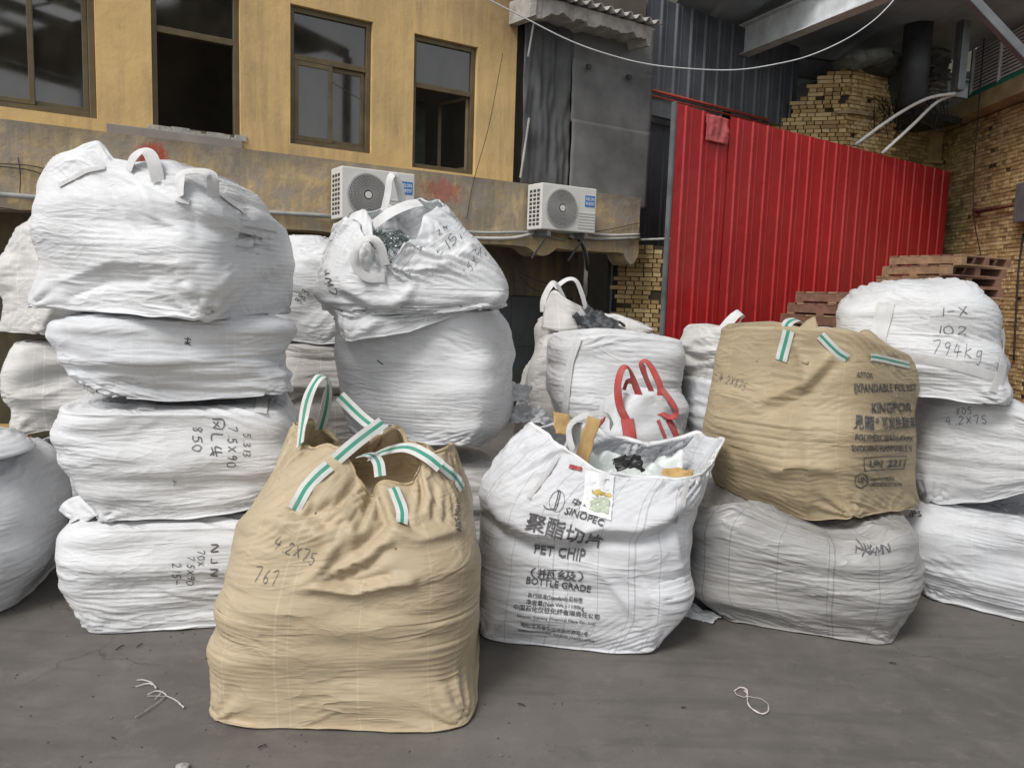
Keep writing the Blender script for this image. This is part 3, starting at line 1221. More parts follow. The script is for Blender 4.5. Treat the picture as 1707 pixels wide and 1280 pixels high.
def ground():
    n = 80
    V, F = [], []
    xs = np.linspace(-30, 40, n)
    ys = np.concatenate([np.linspace(-25, 0, 12)[:-1], np.linspace(0, 12, n - 24), np.linspace(12, 60, 14)[1:]])
    for y in ys:
        for x in xs:
            z = -0.004 * abs(mnoise.noise(Vector((x * 0.6, y * 0.6, 0))))
            V.append((x, y, z if 1 < y < 12 else 0))
    m = len(ys)
    for j in range(m - 1):
        for i in range(n - 1):
            F.append((j * n + i, j * n + i + 1, (j + 1) * n + i + 1, (j + 1) * n + i))
    structure(mesh_obj('ground', V, F, ground_material(), smooth=True))


ground()


class Frame:
    """a vertical plane: origin on the ground, u along it, n outwards (towards the yard)"""
    def __init__(s, o, u):
        s.o = Vector((o[0], o[1], 0))
        s.u = Vector((u[0], u[1], 0)).normalized()
        s.n = Vector((s.u.y, -s.u.x, 0))
        s.M = Matrix((s.u, -s.n, Vector((0, 0, 1)))).transposed()

    def pt(s, a, z, out=0.0):
        return s.o + s.u * a + s.n * out + Vector((0, 0, z))

    def px(s, x, y, out=0.0):
        p = atplane(x, y, s.o + s.n * out, s.n)
        return (p - s.o).dot(s.u), p.z

    def box(s, mb, s0, s1, z0, z1, o0, o1):
        mb.box(s.pt((s0 + s1) / 2, (z0 + z1) / 2, (o0 + o1) / 2), (abs(s1 - s0), abs(o1 - o0), abs(z1 - z0)), s.M)
        return mb


SOOT_X = at(850, 90, 9.3).x


def plaster_material(name, base, grime, lower=False):
    m, nt, p = new_mat(name)
    h = N(nt)
    co = h.coords('Object')
    c = h.ramp(h.noise(co, 1.6, 7, 0.65), [(0.3, tuple(v * 0.86 for v in base)), (0.7, tuple(min(1, v * 1.1) for v in base))])
    st = h.noise(h.coords('Object', (7, 7, 0.7)), 1.0, 7, 0.7, 0.3)
    big = h.noise(h.coords('Object', (1, 1, 1)), 0.9, 5, 0.6)
    k = h.math('MULTIPLY', st, big)
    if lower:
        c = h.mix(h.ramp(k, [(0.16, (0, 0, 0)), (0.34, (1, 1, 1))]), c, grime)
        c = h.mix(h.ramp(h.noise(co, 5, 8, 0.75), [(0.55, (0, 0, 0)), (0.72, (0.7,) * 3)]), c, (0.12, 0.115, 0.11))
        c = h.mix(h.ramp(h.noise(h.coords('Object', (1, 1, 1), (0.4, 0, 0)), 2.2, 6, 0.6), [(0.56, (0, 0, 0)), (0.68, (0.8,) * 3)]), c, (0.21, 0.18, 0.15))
    else:
        c = h.mix(h.ramp(k, [(0.21, (0, 0, 0)), (0.42, (0.85,) * 3)]), c, grime)
        c = h.mix(h.ramp(h.noise(co, 9, 8, 0.75), [(0.62, (0, 0, 0)), (0.74, (0.6,) * 3)]), c, (0.28, 0.21, 0.12))
        c = h.mix(h.ramp(h.noise(h.coords('Object', (11, 11, 0.5)), 1.0, 6, 0.7), [(0.56, (0, 0, 0)), (0.72, (0.4,) * 3)]), c, (0.36, 0.25, 0.12))
        c = h.mix(h.ramp(h.noise(co, 3.3, 9, 0.8, 0.4), [(0.655, (0, 0, 0)), (0.67, (0.8,) * 3)]), c, (0.66, 0.56, 0.40))
        spx = h.n('SeparateXYZ')
        h.l(co, spx.inputs[0])
        # sooty patch under the eave near the tarpaulin
        soot = h.math('MULTIPLY', h.math('SUBTRACT', 1.0, h.math('MULTIPLY', h.math('ABSOLUTE', h.math('SUBTRACT', spx.outputs[0], SOOT_X)), 1.1), True), h.math('MULTIPLY', h.math('SUBTRACT', spx.outputs[2], 3.9), 0.9, True), True)
        c = h.mix(h.math('MULTIPLY', soot, h.math('ADD', h.noise(co, 3, 6, 0.7), 0.35), True), c, (0.14, 0.095, 0.055))
    h.l(c, p.inputs['Base Color'])
    p.inputs['Roughness'].default_value = 0.85
    p.inputs['Specular IOR Level'].default_value = 0.25
    b = h.bump(h.noise(co, 30, 6, 0.6), 0.4, 0.006)
    b = h.bump(h.noise(co, 3, 4, 0.6), 0.4, 0.03, b)
    h.l(b, p.inputs['Normal'])
    return m


m_wall = plaster_material('yellow_painted_plaster', (0.66, 0.46, 0.205), (0.36, 0.265, 0.15))
m_ledge = plaster_material('stained_yellow_plaster', (0.46, 0.33, 0.13), (0.17, 0.145, 0.11), True)
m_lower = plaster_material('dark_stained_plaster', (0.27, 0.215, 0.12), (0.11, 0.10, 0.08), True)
m_frame = simple_mat('bronze_window_frame', (0.13, 0.10, 0.055), 0.45, 0.25, 5, metal=0.4)
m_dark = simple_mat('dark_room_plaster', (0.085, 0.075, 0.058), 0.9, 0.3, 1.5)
m_sill = simple_mat('grey_sill_board', (0.27, 0.24, 0.215), 0.7, 0.15, 4)
m_board = simple_mat('weathered_grey_board', (0.155, 0.153, 0.15), 0.85, 0.3, 2.2, bump=0.004)
m_tarp = simple_mat('grey_tarpaulin', (0.085, 0.087, 0.09), 0.75, 0.25, 3, bump=0.004)
m_conc = simple_mat('rough_concrete', (0.36, 0.345, 0.32), 0.9, 0.35, 5, bump=0.02)
m_steel = simple_mat('dark_painted_steel', (0.045, 0.048, 0.052), 0.55, 0.35, 3, metal=0.2)
m_steel2 = simple_mat('grey_steel', (0.16, 0.17, 0.175), 0.5, 0.3, 3, metal=0.3)
m_galv = simple_mat('galvanised_steel', (0.60, 0.62, 0.63), 0.35, 0.25, 4, metal=0.0)
m_cladding = simple_mat('dark_blue_cladding', (0.075, 0.082, 0.092), 0.5, 0.3, 2, metal=0.1)
m_pipe = simple_mat('white_plastic_pipe', (0.58, 0.57, 0.54), 0.45, 0.2, 6)
m_pipe_grey = simple_mat('grey_plastic_pipe', (0.36, 0.36, 0.34), 0.5, 0.25, 6)
m_cable = simple_mat('black_cable', (0.02, 0.02, 0.02), 0.6, 0.2, 5)
m_wire = simple_mat('white_wire', (0.55, 0.57, 0.57), 0.5, 0.1, 5)
m_rust = simple_mat('rusty_pipe_steel', (0.16, 0.055, 0.03), 0.75, 0.5, 20)
m_redpipe = simple_mat('red_painted_pipe', (0.36, 0.05, 0.03), 0.5, 0.25, 8)
m_door = simple_mat('dark_grey_door_paint', (0.10, 0.108, 0.112), 0.55, 0.25, 2)


def glass_material():
    m, nt, p = new_mat('dusty_window_glass')
    h = N(nt)
    co = h.coords('Object')
    p.inputs['Base Color'].default_value = (0.045, 0.043, 0.040, 1)
    h.l(h.ramp(h.noise(co, 2.5, 6, 0.6), [(0.3, (0.02, 0.02, 0.02)), (0.75, (0.08, 0.08, 0.08))]), p.inputs['Roughness'])
    p.inputs['IOR'].default_value = 2.05
    p.inputs['Specular IOR Level'].default_value = 0.5
    dust = h.noise(h.coords('Object', (1, 1, 0.5)), 3, 6, 0.65)
    h.l(h.ramp(dust, [(0.4, (0.016, 0.014, 0.010)), (0.8, (0.045, 0.040, 0.030))]), p.inputs['Base Color'])
    return m


m_glass = glass_material()

# ------------------------------------------------------------------ yellow building
WU = (1.575, 1.0)
LP = at(904, 400, 9.55)
ledge_f = Frame((LP.x, LP.y), WU)              # the front face of the projecting ledge
wall_f = Frame(ledge_f.pt(0, 0, -0.22)[:2], WU)  # the wall above it, set back
house = thing('yellow_building', 'two-storey yellow plastered building with four tall windows and a stained projecting ledge', 'building', ledge_f.pt(-6, 0, -1))
sL, zt = ledge_f.px(0, 191)
sR, zt2 = ledge_f.px(1066, 334)
LEDGE_TOP = 0.5 * (zt + zt2)
LEDGE_BOT = ledge_f.px(700, 398)[1]
sA, sB = sL - 3.0, ledge_f.px(1066, 380)[0]

wins = []
for (xl, xr, yt, yb, tr, kind) in ((-75, 156, (-75, -40), (165, 200), None, 'sliding'), (250, 400, (-45, -15), (212, 238), (42, 72), 'open'),
                                   (484, 622, (5, 38), (236, 260), (92, 116), 'closed'), (691, 797, (53, 82), (279, 293), (139, 158), 'half')):
    s0, z0 = wall_f.px(xl, yt[0])
    s1, z1 = wall_f.px(xr, yt[1])
    _, zb0 = wall_f.px(xl, yb[0])
    _, zb1 = wall_f.px(xr, yb[1])
    tz = None
    if tr:
        tz = 0.5 * (wall_f.px(xl, tr[0])[1] + wall_f.px(xr, tr[1])[1])
    wins.append((s0, s1, max(LEDGE_TOP + 0.004, 0.5 * (zb0 + zb1)), 0.5 * (z0 + z1), tz, kind))
sE = wall_f.px(858, 200)[0]


def wall_with_holes():
    V, F = [], []
    def q(a, b, c, d):
        n = len(V)
        V.extend([a, b, c, d])
        F.append((n, n + 1, n + 2, n + 3))
    zt_, zb_ = 7.0, LEDGE_BOT + 0.1
    ss = sorted({sA, sE, *[w[0] for w in wins], *[w[1] for w in wins]})
    zs = sorted({zb_, zt_, *[w[2] for w in wins], *[w[3] for w in wins]})
    f = wall_f
    # fine cells, so that the plaster can be a little uneven
    for a, b in zip(ss[:-1], ss[1:]):
        for c, d in zip(zs[:-1], zs[1:]):
            mid = ((a + b) / 2, (c + d) / 2)
            if any(w[0] < mid[0] < w[1] and w[2] < mid[1] < w[3] for w in wins):
                continue
            q(f.pt(a, c), f.pt(b, c), f.pt(b, d), f.pt(a, d))
    dp = -0.20
    for (a, b, c, d, tz, k) in wins:
        q(f.pt(a, c), f.pt(a, c, dp), f.pt(b, c, dp), f.pt(b, c))
        q(f.pt(a, d), f.pt(b, d), f.pt(b, d, dp), f.pt(a, d, dp))
        q(f.pt(a, c), f.pt(a, d), f.pt(a, d, dp), f.pt(a, c, dp))
        q(f.pt(b, c), f.pt(b, c, dp), f.pt(b, d, dp), f.pt(b, d))
    q(f.pt(sE, zb_), f.pt(sE, zb_, -6), f.pt(sE, zt_, -6), f.pt(sE, zt_))
    q(f.pt(sA, zt_), f.pt(sE, zt_), f.pt(sE, zt_, -6), f.pt(sA, zt_, -6))
    mesh_obj('wall', V, F, m_wall, house)


wall_with_holes()
# dark rooms behind the windows
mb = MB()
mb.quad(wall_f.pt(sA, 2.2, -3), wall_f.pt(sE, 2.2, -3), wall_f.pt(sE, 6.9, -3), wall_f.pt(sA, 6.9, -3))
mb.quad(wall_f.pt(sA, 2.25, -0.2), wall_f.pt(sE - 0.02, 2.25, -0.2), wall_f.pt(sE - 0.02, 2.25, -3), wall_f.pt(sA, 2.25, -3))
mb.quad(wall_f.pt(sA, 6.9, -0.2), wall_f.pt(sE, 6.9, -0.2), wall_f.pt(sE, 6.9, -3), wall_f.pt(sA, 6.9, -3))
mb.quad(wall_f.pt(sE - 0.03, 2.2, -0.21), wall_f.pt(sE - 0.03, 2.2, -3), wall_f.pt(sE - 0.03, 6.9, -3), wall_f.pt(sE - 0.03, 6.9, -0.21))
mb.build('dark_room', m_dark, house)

for wi, (a, b, c, d, tz, kind) in enumerate(wins):
    f = wall_f
    fr = MB()
    t = 0.055
    o0, o1 = -0.11, -0.05
    f.box(fr, a, a + t, c, d, o0, o1)
    f.box(fr, b - t, b, c, d, o0, o1)
    f.box(fr, a + t, b - t, d - t, d, o0, o1)
    f.box(fr, a + t, b - t, c, c + t, o0, o1)
    if tz:
        f.box(fr, a + t, b - t, tz - 0.03, tz + 0.03, o0, o1)
    win = fr.build('window', m_frame, house, bevel=0.006)

    def pane(s0, s1, z0, z1, o):
        p = MB()
        f.box(p, s0, s1, z0, z1, o - 0.003, o + 0.003)
        p.build('pane', m_glass, win)

    def sash(s0, s1, z0, z1, o, w=0.045):
        p = MB()
        f.box(p, s0, s0 + w, z0, z1, o - 0.014, o + 0.014)
        f.box(p, s1 - w, s1, z0, z1, o - 0.014, o + 0.014)
        f.box(p, s0 + w, s1 - w, z0, z0 + w, o - 0.014, o + 0.014)
        f.box(p, s0 + w, s1 - w, z1 - w, z1, o - 0.014, o + 0.014)
        p.build('sash', m_frame, win, bevel=0.004)
        pane(s0 + w, s1 - w, z0 + w, z1 - w, o)
    m = (a + b) / 2
    if kind == 'sliding':
        m = f.px(52, 100)[0]
        sash(a + t, m + 0.02, c + t, d - t, -0.062)
        sash(m - 0.02, b - t, c + t, d - t, -0.096)
    if kind in ('open', 'half'):
        pane(a + t, b - t, tz + 0.03, d - t, -0.08)
    if kind == 'closed':
        pane(a + t, b - t, tz + 0.03, d - t, -0.08)
        sash(a + t, m + 0.02, c + t, tz - 0.03, -0.064)
        sash(m - 0.02, b - t, c + t, tz - 0.03, -0.096)
    if kind == 'half':
        # the door-like sash swung inwards at the right
        p = MB()
        q0, q1 = f.pt(b - t, c + t, -0.12), f.pt(b - t - 0.10, c + t, -0.62)
        hgt = tz - 0.03 - c - t
        p.beam(q0 + Vector((0, 0, 0.02)), q1 + Vector((0, 0, 0.02)), 0.03, 0.04)
        p.beam(q0 + Vector((0, 0, hgt)), q1 + Vector((0, 0, hgt)), 0.03, 0.04)
        p.beam(q0, q0 + Vector((0, 0, hgt)), 0.03, 0.04, (1, 0, 0))
        p.beam(q1, q1 + Vector((0, 0, hgt)), 0.03, 0.04, (1, 0, 0))
        p.build('sash', m_frame, win)
        g2 = MB()
        f.box(g2, a + 0.02, a + 0.5, c, tz, -0.75, -0.72)
        g2.build('partition', simple_mat('green_grey_partition', (0.07, 0.085, 0.065), 0.7), win)

# sill board under the second window
sb = MB()
s0, z0 = wall_f.px(176, 192)
s1, z1 = wall_f.px(402, 236)
wall_f.box(sb, s0, s1, wins[1][2] - 0.16, wins[1][2] - 0.005, 0.005, 0.05)
sb.build('sill', m_sill, house, bevel=0.004)
rg = MB()
rndw = random.Random(5)
for k in range(16):
    u = wins[1][0] + (wins[1][1] - wins[1][0]) * (k / 15.0)
    wall_f.box(rg, u - 0.05, u + 0.05, wins[1][2] - 0.006, wins[1][2] + rndw.uniform(0.01, 0.05), -0.05, 0.03 - rndw.uniform(0, 0.02))
rg.build('broken_mortar', m_conc, house)['kind'] = 'stuff'

# the ledge: uneven lower edge, crumbled, with red smears of paint
def ledge():
    m, nt, p = new_mat('ledge_plaster_with_red_paint')
    nt2 = m_ledge.node_tree
    h = N(nt)
    co = h.coords('Object')
    st = h.noise(h.coords('Object', (9, 9, 0.8)), 1.0, 7, 0.7, 0.4)
    big = h.noise(co, 0.8, 6, 0.65)
    c = h.ramp(h.noise(co, 1.8, 7, 0.65), [(0.3, (0.48, 0.34, 0.16)), (0.7, (0.60, 0.44, 0.235))])
    c = h.mix(h.ramp(h.math('MULTIPLY', st, big), [(0.20, (0, 0, 0)), (0.36, (0.9,) * 3)]), c, (0.27, 0.235, 0.18))
    c = h.mix(h.ramp(h.noise(co, 1.1, 8, 0.7, 0.5), [(0.50, (0, 0, 0)), (0.66, (0.85,) * 3)]), c, (0.29, 0.255, 0.23))
    c = h.mix(h.ramp(h.noise(h.coords('Object', (1, 1, 2)), 6, 8, 0.75), [(0.56, (0, 0, 0)), (0.72, (0.7,) * 3)]), c, (0.2, 0.185, 0.17))
    c = h.mix(h.ramp(h.noise(h.coords('Object', (1, 1, 1.6)), 2.6, 8, 0.72, 0.8), [(0.46, (0, 0, 0)), (0.62, (0.8,) * 3)]), c, (0.34, 0.30, 0.265))
    c = h.mix(h.ramp(h.noise(h.coords('Object', (3, 3, 1.2)), 1.7, 8, 0.7, 0.6), [(0.52, (0, 0, 0)), (0.66, (0.75,) * 3)]), c, (0.66, 0.50, 0.27))
    # grime band along the top edge
    sp = h.n('SeparateXYZ')
    h.l(co, sp.inputs[0])
    top = h.math('SUBTRACT', 1.0, h.math('MULTIPLY', h.math('SUBTRACT', LEDGE_TOP, sp.outputs[2]), 4.5), True)
    c = h.mix(h.math('MULTIPLY', top, h.math('ADD', h.noise(co, 4, 6, 0.7), 0.1), True), c, (0.17, 0.155, 0.135))
    # red paint smears
    for (x, y, rx, ry, sd_, amt) in ((252, 262, 0.16, 0.14, 3.0, 1.0), (290, 296, 0.15, 0.05, 9.0, 0.9), (738, 318, 0.26, 0.15, 5.0, 0.6)):
        s_, z_ = ledge_f.px(x, y)
        c0 = ledge_f.pt(s_, z_)
        v = h.n('VectorMath', operation='DISTANCE')
        sc = h.n('Mapping')
        sc.vector_type = 'POINT'
        sc.inputs['Location'].default_value = (-c0.x, -c0.y, -c0.z)
        h.l(co, sc.inputs[0])
        s2 = h.n('Mapping')
        s2.inputs['Scale'].default_value = (1 / rx, 1 / rx, 1 / ry)
        h.l(sc.outputs[0], s2.inputs[0])
        h.l(s2.outputs[0], v.inputs[0])
        d = h.math('ADD', v.outputs['Value'], h.math('MULTIPLY', h.math('SUBTRACT', h.noise(h.coords('Object', (4, 4, 1.5), (0, 0.6, 0)), sd_, 5, 0.7), 0.5), 2.6))
        c = h.mix(h.ramp(d, [(0.62, (amt,) * 3), (1.0, (0, 0, 0))]), c, (0.42, 0.10, 0.065))
    h.l(c, p.inputs['Base Color'])
    p.inputs['Roughness'].default_value = 0.88
    p.inputs['Specular IOR Level'].default_value = 0.2
    b = h.bump(h.noise(co, 26, 7, 0.65), 0.5, 0.008)
    b = h.bump(h.noise(co, 4, 5, 0.6), 0.5, 0.03, b)
    h.l(b, p.inputs['Normal'])
    V, F = [], []
    ns, nz = 160, 12
    brk = [(ledge_f.px(905, 420)[0], 0.20, 0.10), (ledge_f.px(1052, 430)[0], 0.12, 0.14)]
    for i in range(ns + 1):
        s_ = sA + (sB - sA) * i / ns
        zb = LEDGE_BOT + 0.012 * mnoise.noise(Vector((s_ * 3, 0, 0)))
        for (c0, w, dd) in brk:
            if abs(s_ - c0) < w:
                zb -= dd * (1 - (abs(s_ - c0) / w) ** 2)
        for j in range(nz + 1):
            z = zb + (LEDGE_TOP - zb) * j / nz
            o = 0.012 * mnoise.noise(Vector((s_ * 1.4, z * 2, 3))) + 0.004 * mnoise.noise(Vector((s_ * 7, z * 7, 5)))
            V.append(ledge_f.pt(s_, z, o))
        V.append(ledge_f.pt(s_, LEDGE_TOP + 0.002, -0.24))
        V.append(ledge_f.pt(s_, zb, -0.35))
    w = nz + 3
    for i in range(ns):
        a, b2 = i * w, (i + 1) * w
        for j in range(nz):
            F.append((a + j, b2 + j, b2 + j + 1, a + j + 1))
        F.append((a + nz, b2 + nz, b2 + nz + 1, a + nz + 1))
        F.append((a + nz + 2, b2 + nz + 2, b2, a))
    e = ns * w
    F.append([e + j for j in range(nz + 1)] + [e + nz + 1, e + nz + 2])
    mesh_obj('ledge', V, F, m, house, smooth=False)
    o = MB()
    ledge_f.box(o, sA, sB - 0.01, LEDGE_BOT + 0.05, LEDGE_BOT + 0.2, -1.5, -0.36)
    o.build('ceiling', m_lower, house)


ledge()

# ground floor, set back under the ledge
low = MB()
GB = -1.3
sD0, sD1 = ledge_f.px(852, 560, GB)[0], ledge_f.px(952, 560, GB)[0]
zD = ledge_f.px(900, 494, GB)[1]
low.quad(ledge_f.pt(sA, 0, GB), ledge_f.pt(sD0 - 2.2, 0, GB), ledge_f.pt(sD0 - 2.2, 2.6, GB), ledge_f.pt(sA, 2.6, GB))
low.quad(ledge_f.pt(sD0 - 2.2, zD, GB), ledge_f.pt(sB, zD, GB), ledge_f.pt(sB, 2.6, GB), ledge_f.pt(sD0 - 2.2, 2.6, GB))
s9 = ledge_f.px(975, 560, GB)[0]
low.quad(ledge_f.pt(sD1, 0, GB), ledge_f.pt(s9, 0, GB), ledge_f.pt(s9, zD, GB), ledge_f.pt(sD1, zD, GB))
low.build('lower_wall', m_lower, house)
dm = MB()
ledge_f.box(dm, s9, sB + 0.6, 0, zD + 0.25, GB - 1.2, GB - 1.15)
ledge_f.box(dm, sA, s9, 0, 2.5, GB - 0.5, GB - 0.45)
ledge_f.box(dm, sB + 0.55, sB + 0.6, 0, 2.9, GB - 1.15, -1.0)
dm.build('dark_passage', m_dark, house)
nd = 5
wd = (sD1 - sD0) / 2
for k in range(-2, 2):
    d = MB()
    a0 = sD0 + (k + 1) * wd * 0.98
    if a0 < sD0 - 2.2:
        continue
    if a0 + wd > sD1 + 0.01:
        continue
    ledge_f.box(d, a0 + 0.01, a0 + wd - 0.01, 0.02, zD - 0.01, GB - 0.06, GB - 0.02)
    for (z0_, z1_) in ((0.15, zD * 0.45), (zD * 0.55, zD - 0.15)):
        ledge_f.box(d, a0 + 0.08, a0 + wd - 0.08, z0_, z1_, GB - 0.02, GB - 0.008)
    d.build('door', m_door, house, bevel=0.004)
# conduits on the ledge
def tube_part(name, pts, r, mat, parent, k=8, n=None):
    p = catmull(pts, n or max(12, len(pts) * 6)) if len(pts) > 2 else [Vector(pts[0]), Vector(pts[1])]
    return MB().tube(p, r, k).build(name, mat, parent, smooth=True)


def lf(x, y, out=0.04):
    s_, z_ = ledge_f.px(x, y, out)
    return ledge_f.pt(s_, z_, out)


tube_part('conduit', [lf(-60, 318), lf(20, 326), lf(300, 345), lf(560, 361)], 0.022, m_pipe_grey, house)
tube_part('conduit', [lf(560, 361), lf(700, 379), lf(800, 388), lf(885, 388), lf(940, 400)], 0.018, m_pipe_grey, house)
tube_part('conduit', [lf(780, 397), lf(850, 397), lf(890, 389)], 0.02, m_pipe, house)
tube_part('conduit', [lf(960, 384), lf(1010, 392), lf(1066, 391)], 0.016, m_pipe, house)
tube_part('conduit', [lf(940, 388), lf(990, 398), lf(1066, 397)], 0.02, m_pipe_grey, house)
for pts in ([(-20, 272), (60, 278), (110, 300), (160, 330)], [(-20, 276), (50, 284), (90, 302), (160, 338)], [(30, 262), (34, 290), (33, 322)], [(-10, 345), (30, 352), (60, 372)],
            [(1066, 372), (980, 388), (940, 380)], [(838, 90), (815, 210), (790, 300), (778, 365)]):
    tube_part('cable', [lf(x, y, 0.02) for x, y in pts], 0.004, m_cable, house, 5)
for pts in ([(850, 440), (880, 460), (930, 475), (985, 470)], [(860, 452), (890, 482), (930, 487)]):
    tube_part('cable', [lf(x, y, -0.1) for x, y in pts], 0.008, m_cable, house, 5)

# the stub wall's dark gap, hanging tarpaulin and grey boards
def cloth_sheet(name, f, s0, s1, z0, z1, out, mat, parent, seed=0, amp=0.03, nu=50, nv=90, torn=0.0, vert=1.0):
    V, F = [], []
    for i in range(nv + 1):
        for j in range(nu + 1):
            u, v = j / nu, i / nv
            s_ = s0 + (s1 - s0) * u + 0.02 * mnoise.noise(Vector((v * 3, seed, 0))) * (1 if j in (0, nu) else 0)
            z = z0 + (z1 - z0) * v
            o = out + amp * mnoise.noise(Vector((u * 5 * vert, v * 1.6, seed))) + amp * 0.4 * mnoise.noise(Vector((u * 11, v * 9, seed + 4)))
            zz = z + torn * mnoise.noise(Vector((u * 6, seed, 1))) * (1 - v if torn else 0)
            V.append(f.pt(s_, zz, o))
    w = nu + 1
    for i in range(nv):
        for j in range(nu):
            F.append((i * w + j, i * w + j + 1, (i + 1) * w + j + 1, (i + 1) * w + j))
    o = mesh_obj(name, V, F, mat, parent, smooth=True)
    m = o.modifiers.new('thick', 'SOLIDIFY')
    m.thickness = 0.004
    return o


sT0, sT1 = wall_f.px(866, 200)[0], wall_f.px(946, 200)[0]
zT0 = LEDGE_TOP + 0.02
zT1 = wall_f.px(900, -10)[1]
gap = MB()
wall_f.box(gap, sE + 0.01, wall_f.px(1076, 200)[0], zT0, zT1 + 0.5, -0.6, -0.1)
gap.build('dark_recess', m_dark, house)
tp = cloth_sheet('tarpaulin', wall_f, sT0, sT1, zT0, zT1, 0.06, m_tarp, None, 3, 0.05, torn=0.0)
tag(tp, 'grey tarpaulin hanging between the yellow wall and the tall grey boards', 'tarpaulin')
bd = thing('grey_board_screen', 'tall screen of weathered grey boards above the right end of the ledge', 'screen', wall_f.pt(sT1, LEDGE_TOP, 0.1))
sBd1 = wall_f.px(1077, 200)[0]
zs_ = [zT0 - 0.12, wall_f.px(1010, 212)[1], wall_f.px(1010, 113)[1], wall_f.px(1010, 30)[1]]
for k in range(3):
    cloth_sheet('board', wall_f, sT1 - 0.01 * k, sBd1 + 0.012 * k, zs_[k] - 0.03, zs_[k + 1], 0.10 - 0.018 * k, m_board, bd, 10 + k, 0.008, 24, 24, vert=0.5)
MB().tube([wall_f.pt(wall_f.px(872, 205)[0], wall_f.px(872, 200)[1], 0.13), wall_f.pt(wall_f.px(860, 300)[0], wall_f.px(860, 298)[1], 0.1)], 0.014).build('pole', m_pipe_grey, bd)
for xx, yy in ((970, 116), (1037, 133)):
    c = MB()
    s_, z_ = wall_f.px(xx, yy)
    wall_f.box(c, s_ - 0.03, s_ + 0.03, z_ - 0.025, z_ + 0.025, 0.12, 0.16)
    c.build('clip', m_steel, bd)
tube_part('pole', [wall_f.pt(wall_f.px(884, 60)[0], wall_f.px(884, -20)[1], 0.17), wall_f.pt(wall_f.px(868, 100)[0], wall_f.px(868, 100)[1], 0.16)], 0.012, m_galv, bd)

# ragged concrete eave with corrugated sheet over the screen
def eave():
    r = thing('lean_to_roof', 'small corrugated roof with a ragged mortar edge above the grey boards', 'roof', wall_f.pt(sT1, 4.6, 0.3))
    V, F = [], []
    p0 = (wall_f.px(885, -8, 0.45)[0], wall_f.px(885, -8, 0.45)[1])
    p1 = (wall_f.px(1086, 52, 0.45)[0], wall_f.px(1086, 48, 0.45)[1])
    n = 50
    for i in range(n + 1):
        t_ = i / n
        s_ = p0[0] + (p1[0] - p0[0]) * t_
        z = p0[1] + (p1[1] - p0[1]) * t_
        jag = 0.05 * mnoise.noise(Vector((t_ * 14, 0, 0))) + 0.03 * mnoise.noise(Vector((t_ * 40, 2, 0)))
        th = 0.13 + 0.05 * mnoise.noise(Vector((t_ * 9, 5, 0)))
        if t_ < 0.2:
            th += (0.2 - t_) * 0.5
        if t_ > 0.96:
            th += 0.08
        V += [wall_f.pt(s_, z + 0.02, 0.45 + jag * 0.4), wall_f.pt(s_, z - th + jag, 0.44 + jag * 0.4), wall_f.pt(s_, z - th + 0.03, 0.0), wall_f.pt(s_, z + 0.05, 0.0)]
    for i in range(n):
        a, b2 = i * 4, i * 4 + 4
        for q in range(4):
            F.append((a + q, a + (q + 1) % 4, b2 + (q + 1) % 4, b2 + q))
    F += [(3, 2, 1, 0), (n * 4, n * 4 + 1, n * 4 + 2, n * 4 + 3)]
    mesh_obj('mortar_edge', V, F, m_conc, r)
    V, F = [], []
    n = 160
    for i in range(n + 1):
        t_ = i / n
        s_ = p0[0] + (p1[0] + 0.08 - p0[0]) * t_
        z = p0[1] + (p1[1] - p0[1]) * t_ + 0.055 + 0.03 * math.sin(s_ * 2 * math.pi / 0.15)
        V += [wall_f.pt(s_, z, 0.55), wall_f.pt(s_, z + 0.25, -0.8)]
    for i in range(n):
        F.append((2 * i, 2 * i + 2, 2 * i + 3, 2 * i + 1))
    o = mesh_obj('corrugated_sheet', V, F, m_conc, r, smooth=True)
    md = o.modifiers.new('thick', 'SOLIDIFY')
    md.thickness = 0.008


eave()

# ------------------------------------------------------------------ air-conditioner units
m_acw = simple_mat('cream_white_enamel', (0.66, 0.655, 0.62), 0.42, 0.05, 3)
m_acg = simple_mat('grey_fan_grille', (0.42, 0.42, 0.41), 0.5, 0.1, 6)
m_acd = simple_mat('dark_fan_cavity', (0.05, 0.05, 0.05), 0.7, 0.2, 6)
m_blue = simple_mat('blue_sticker', (0.02, 0.17, 0.48), 0.4, 0.05, 3)
m_wprint = simple_mat('white_sticker_print', (0.8, 0.8, 0.8), 0.5, 0.03, 3)


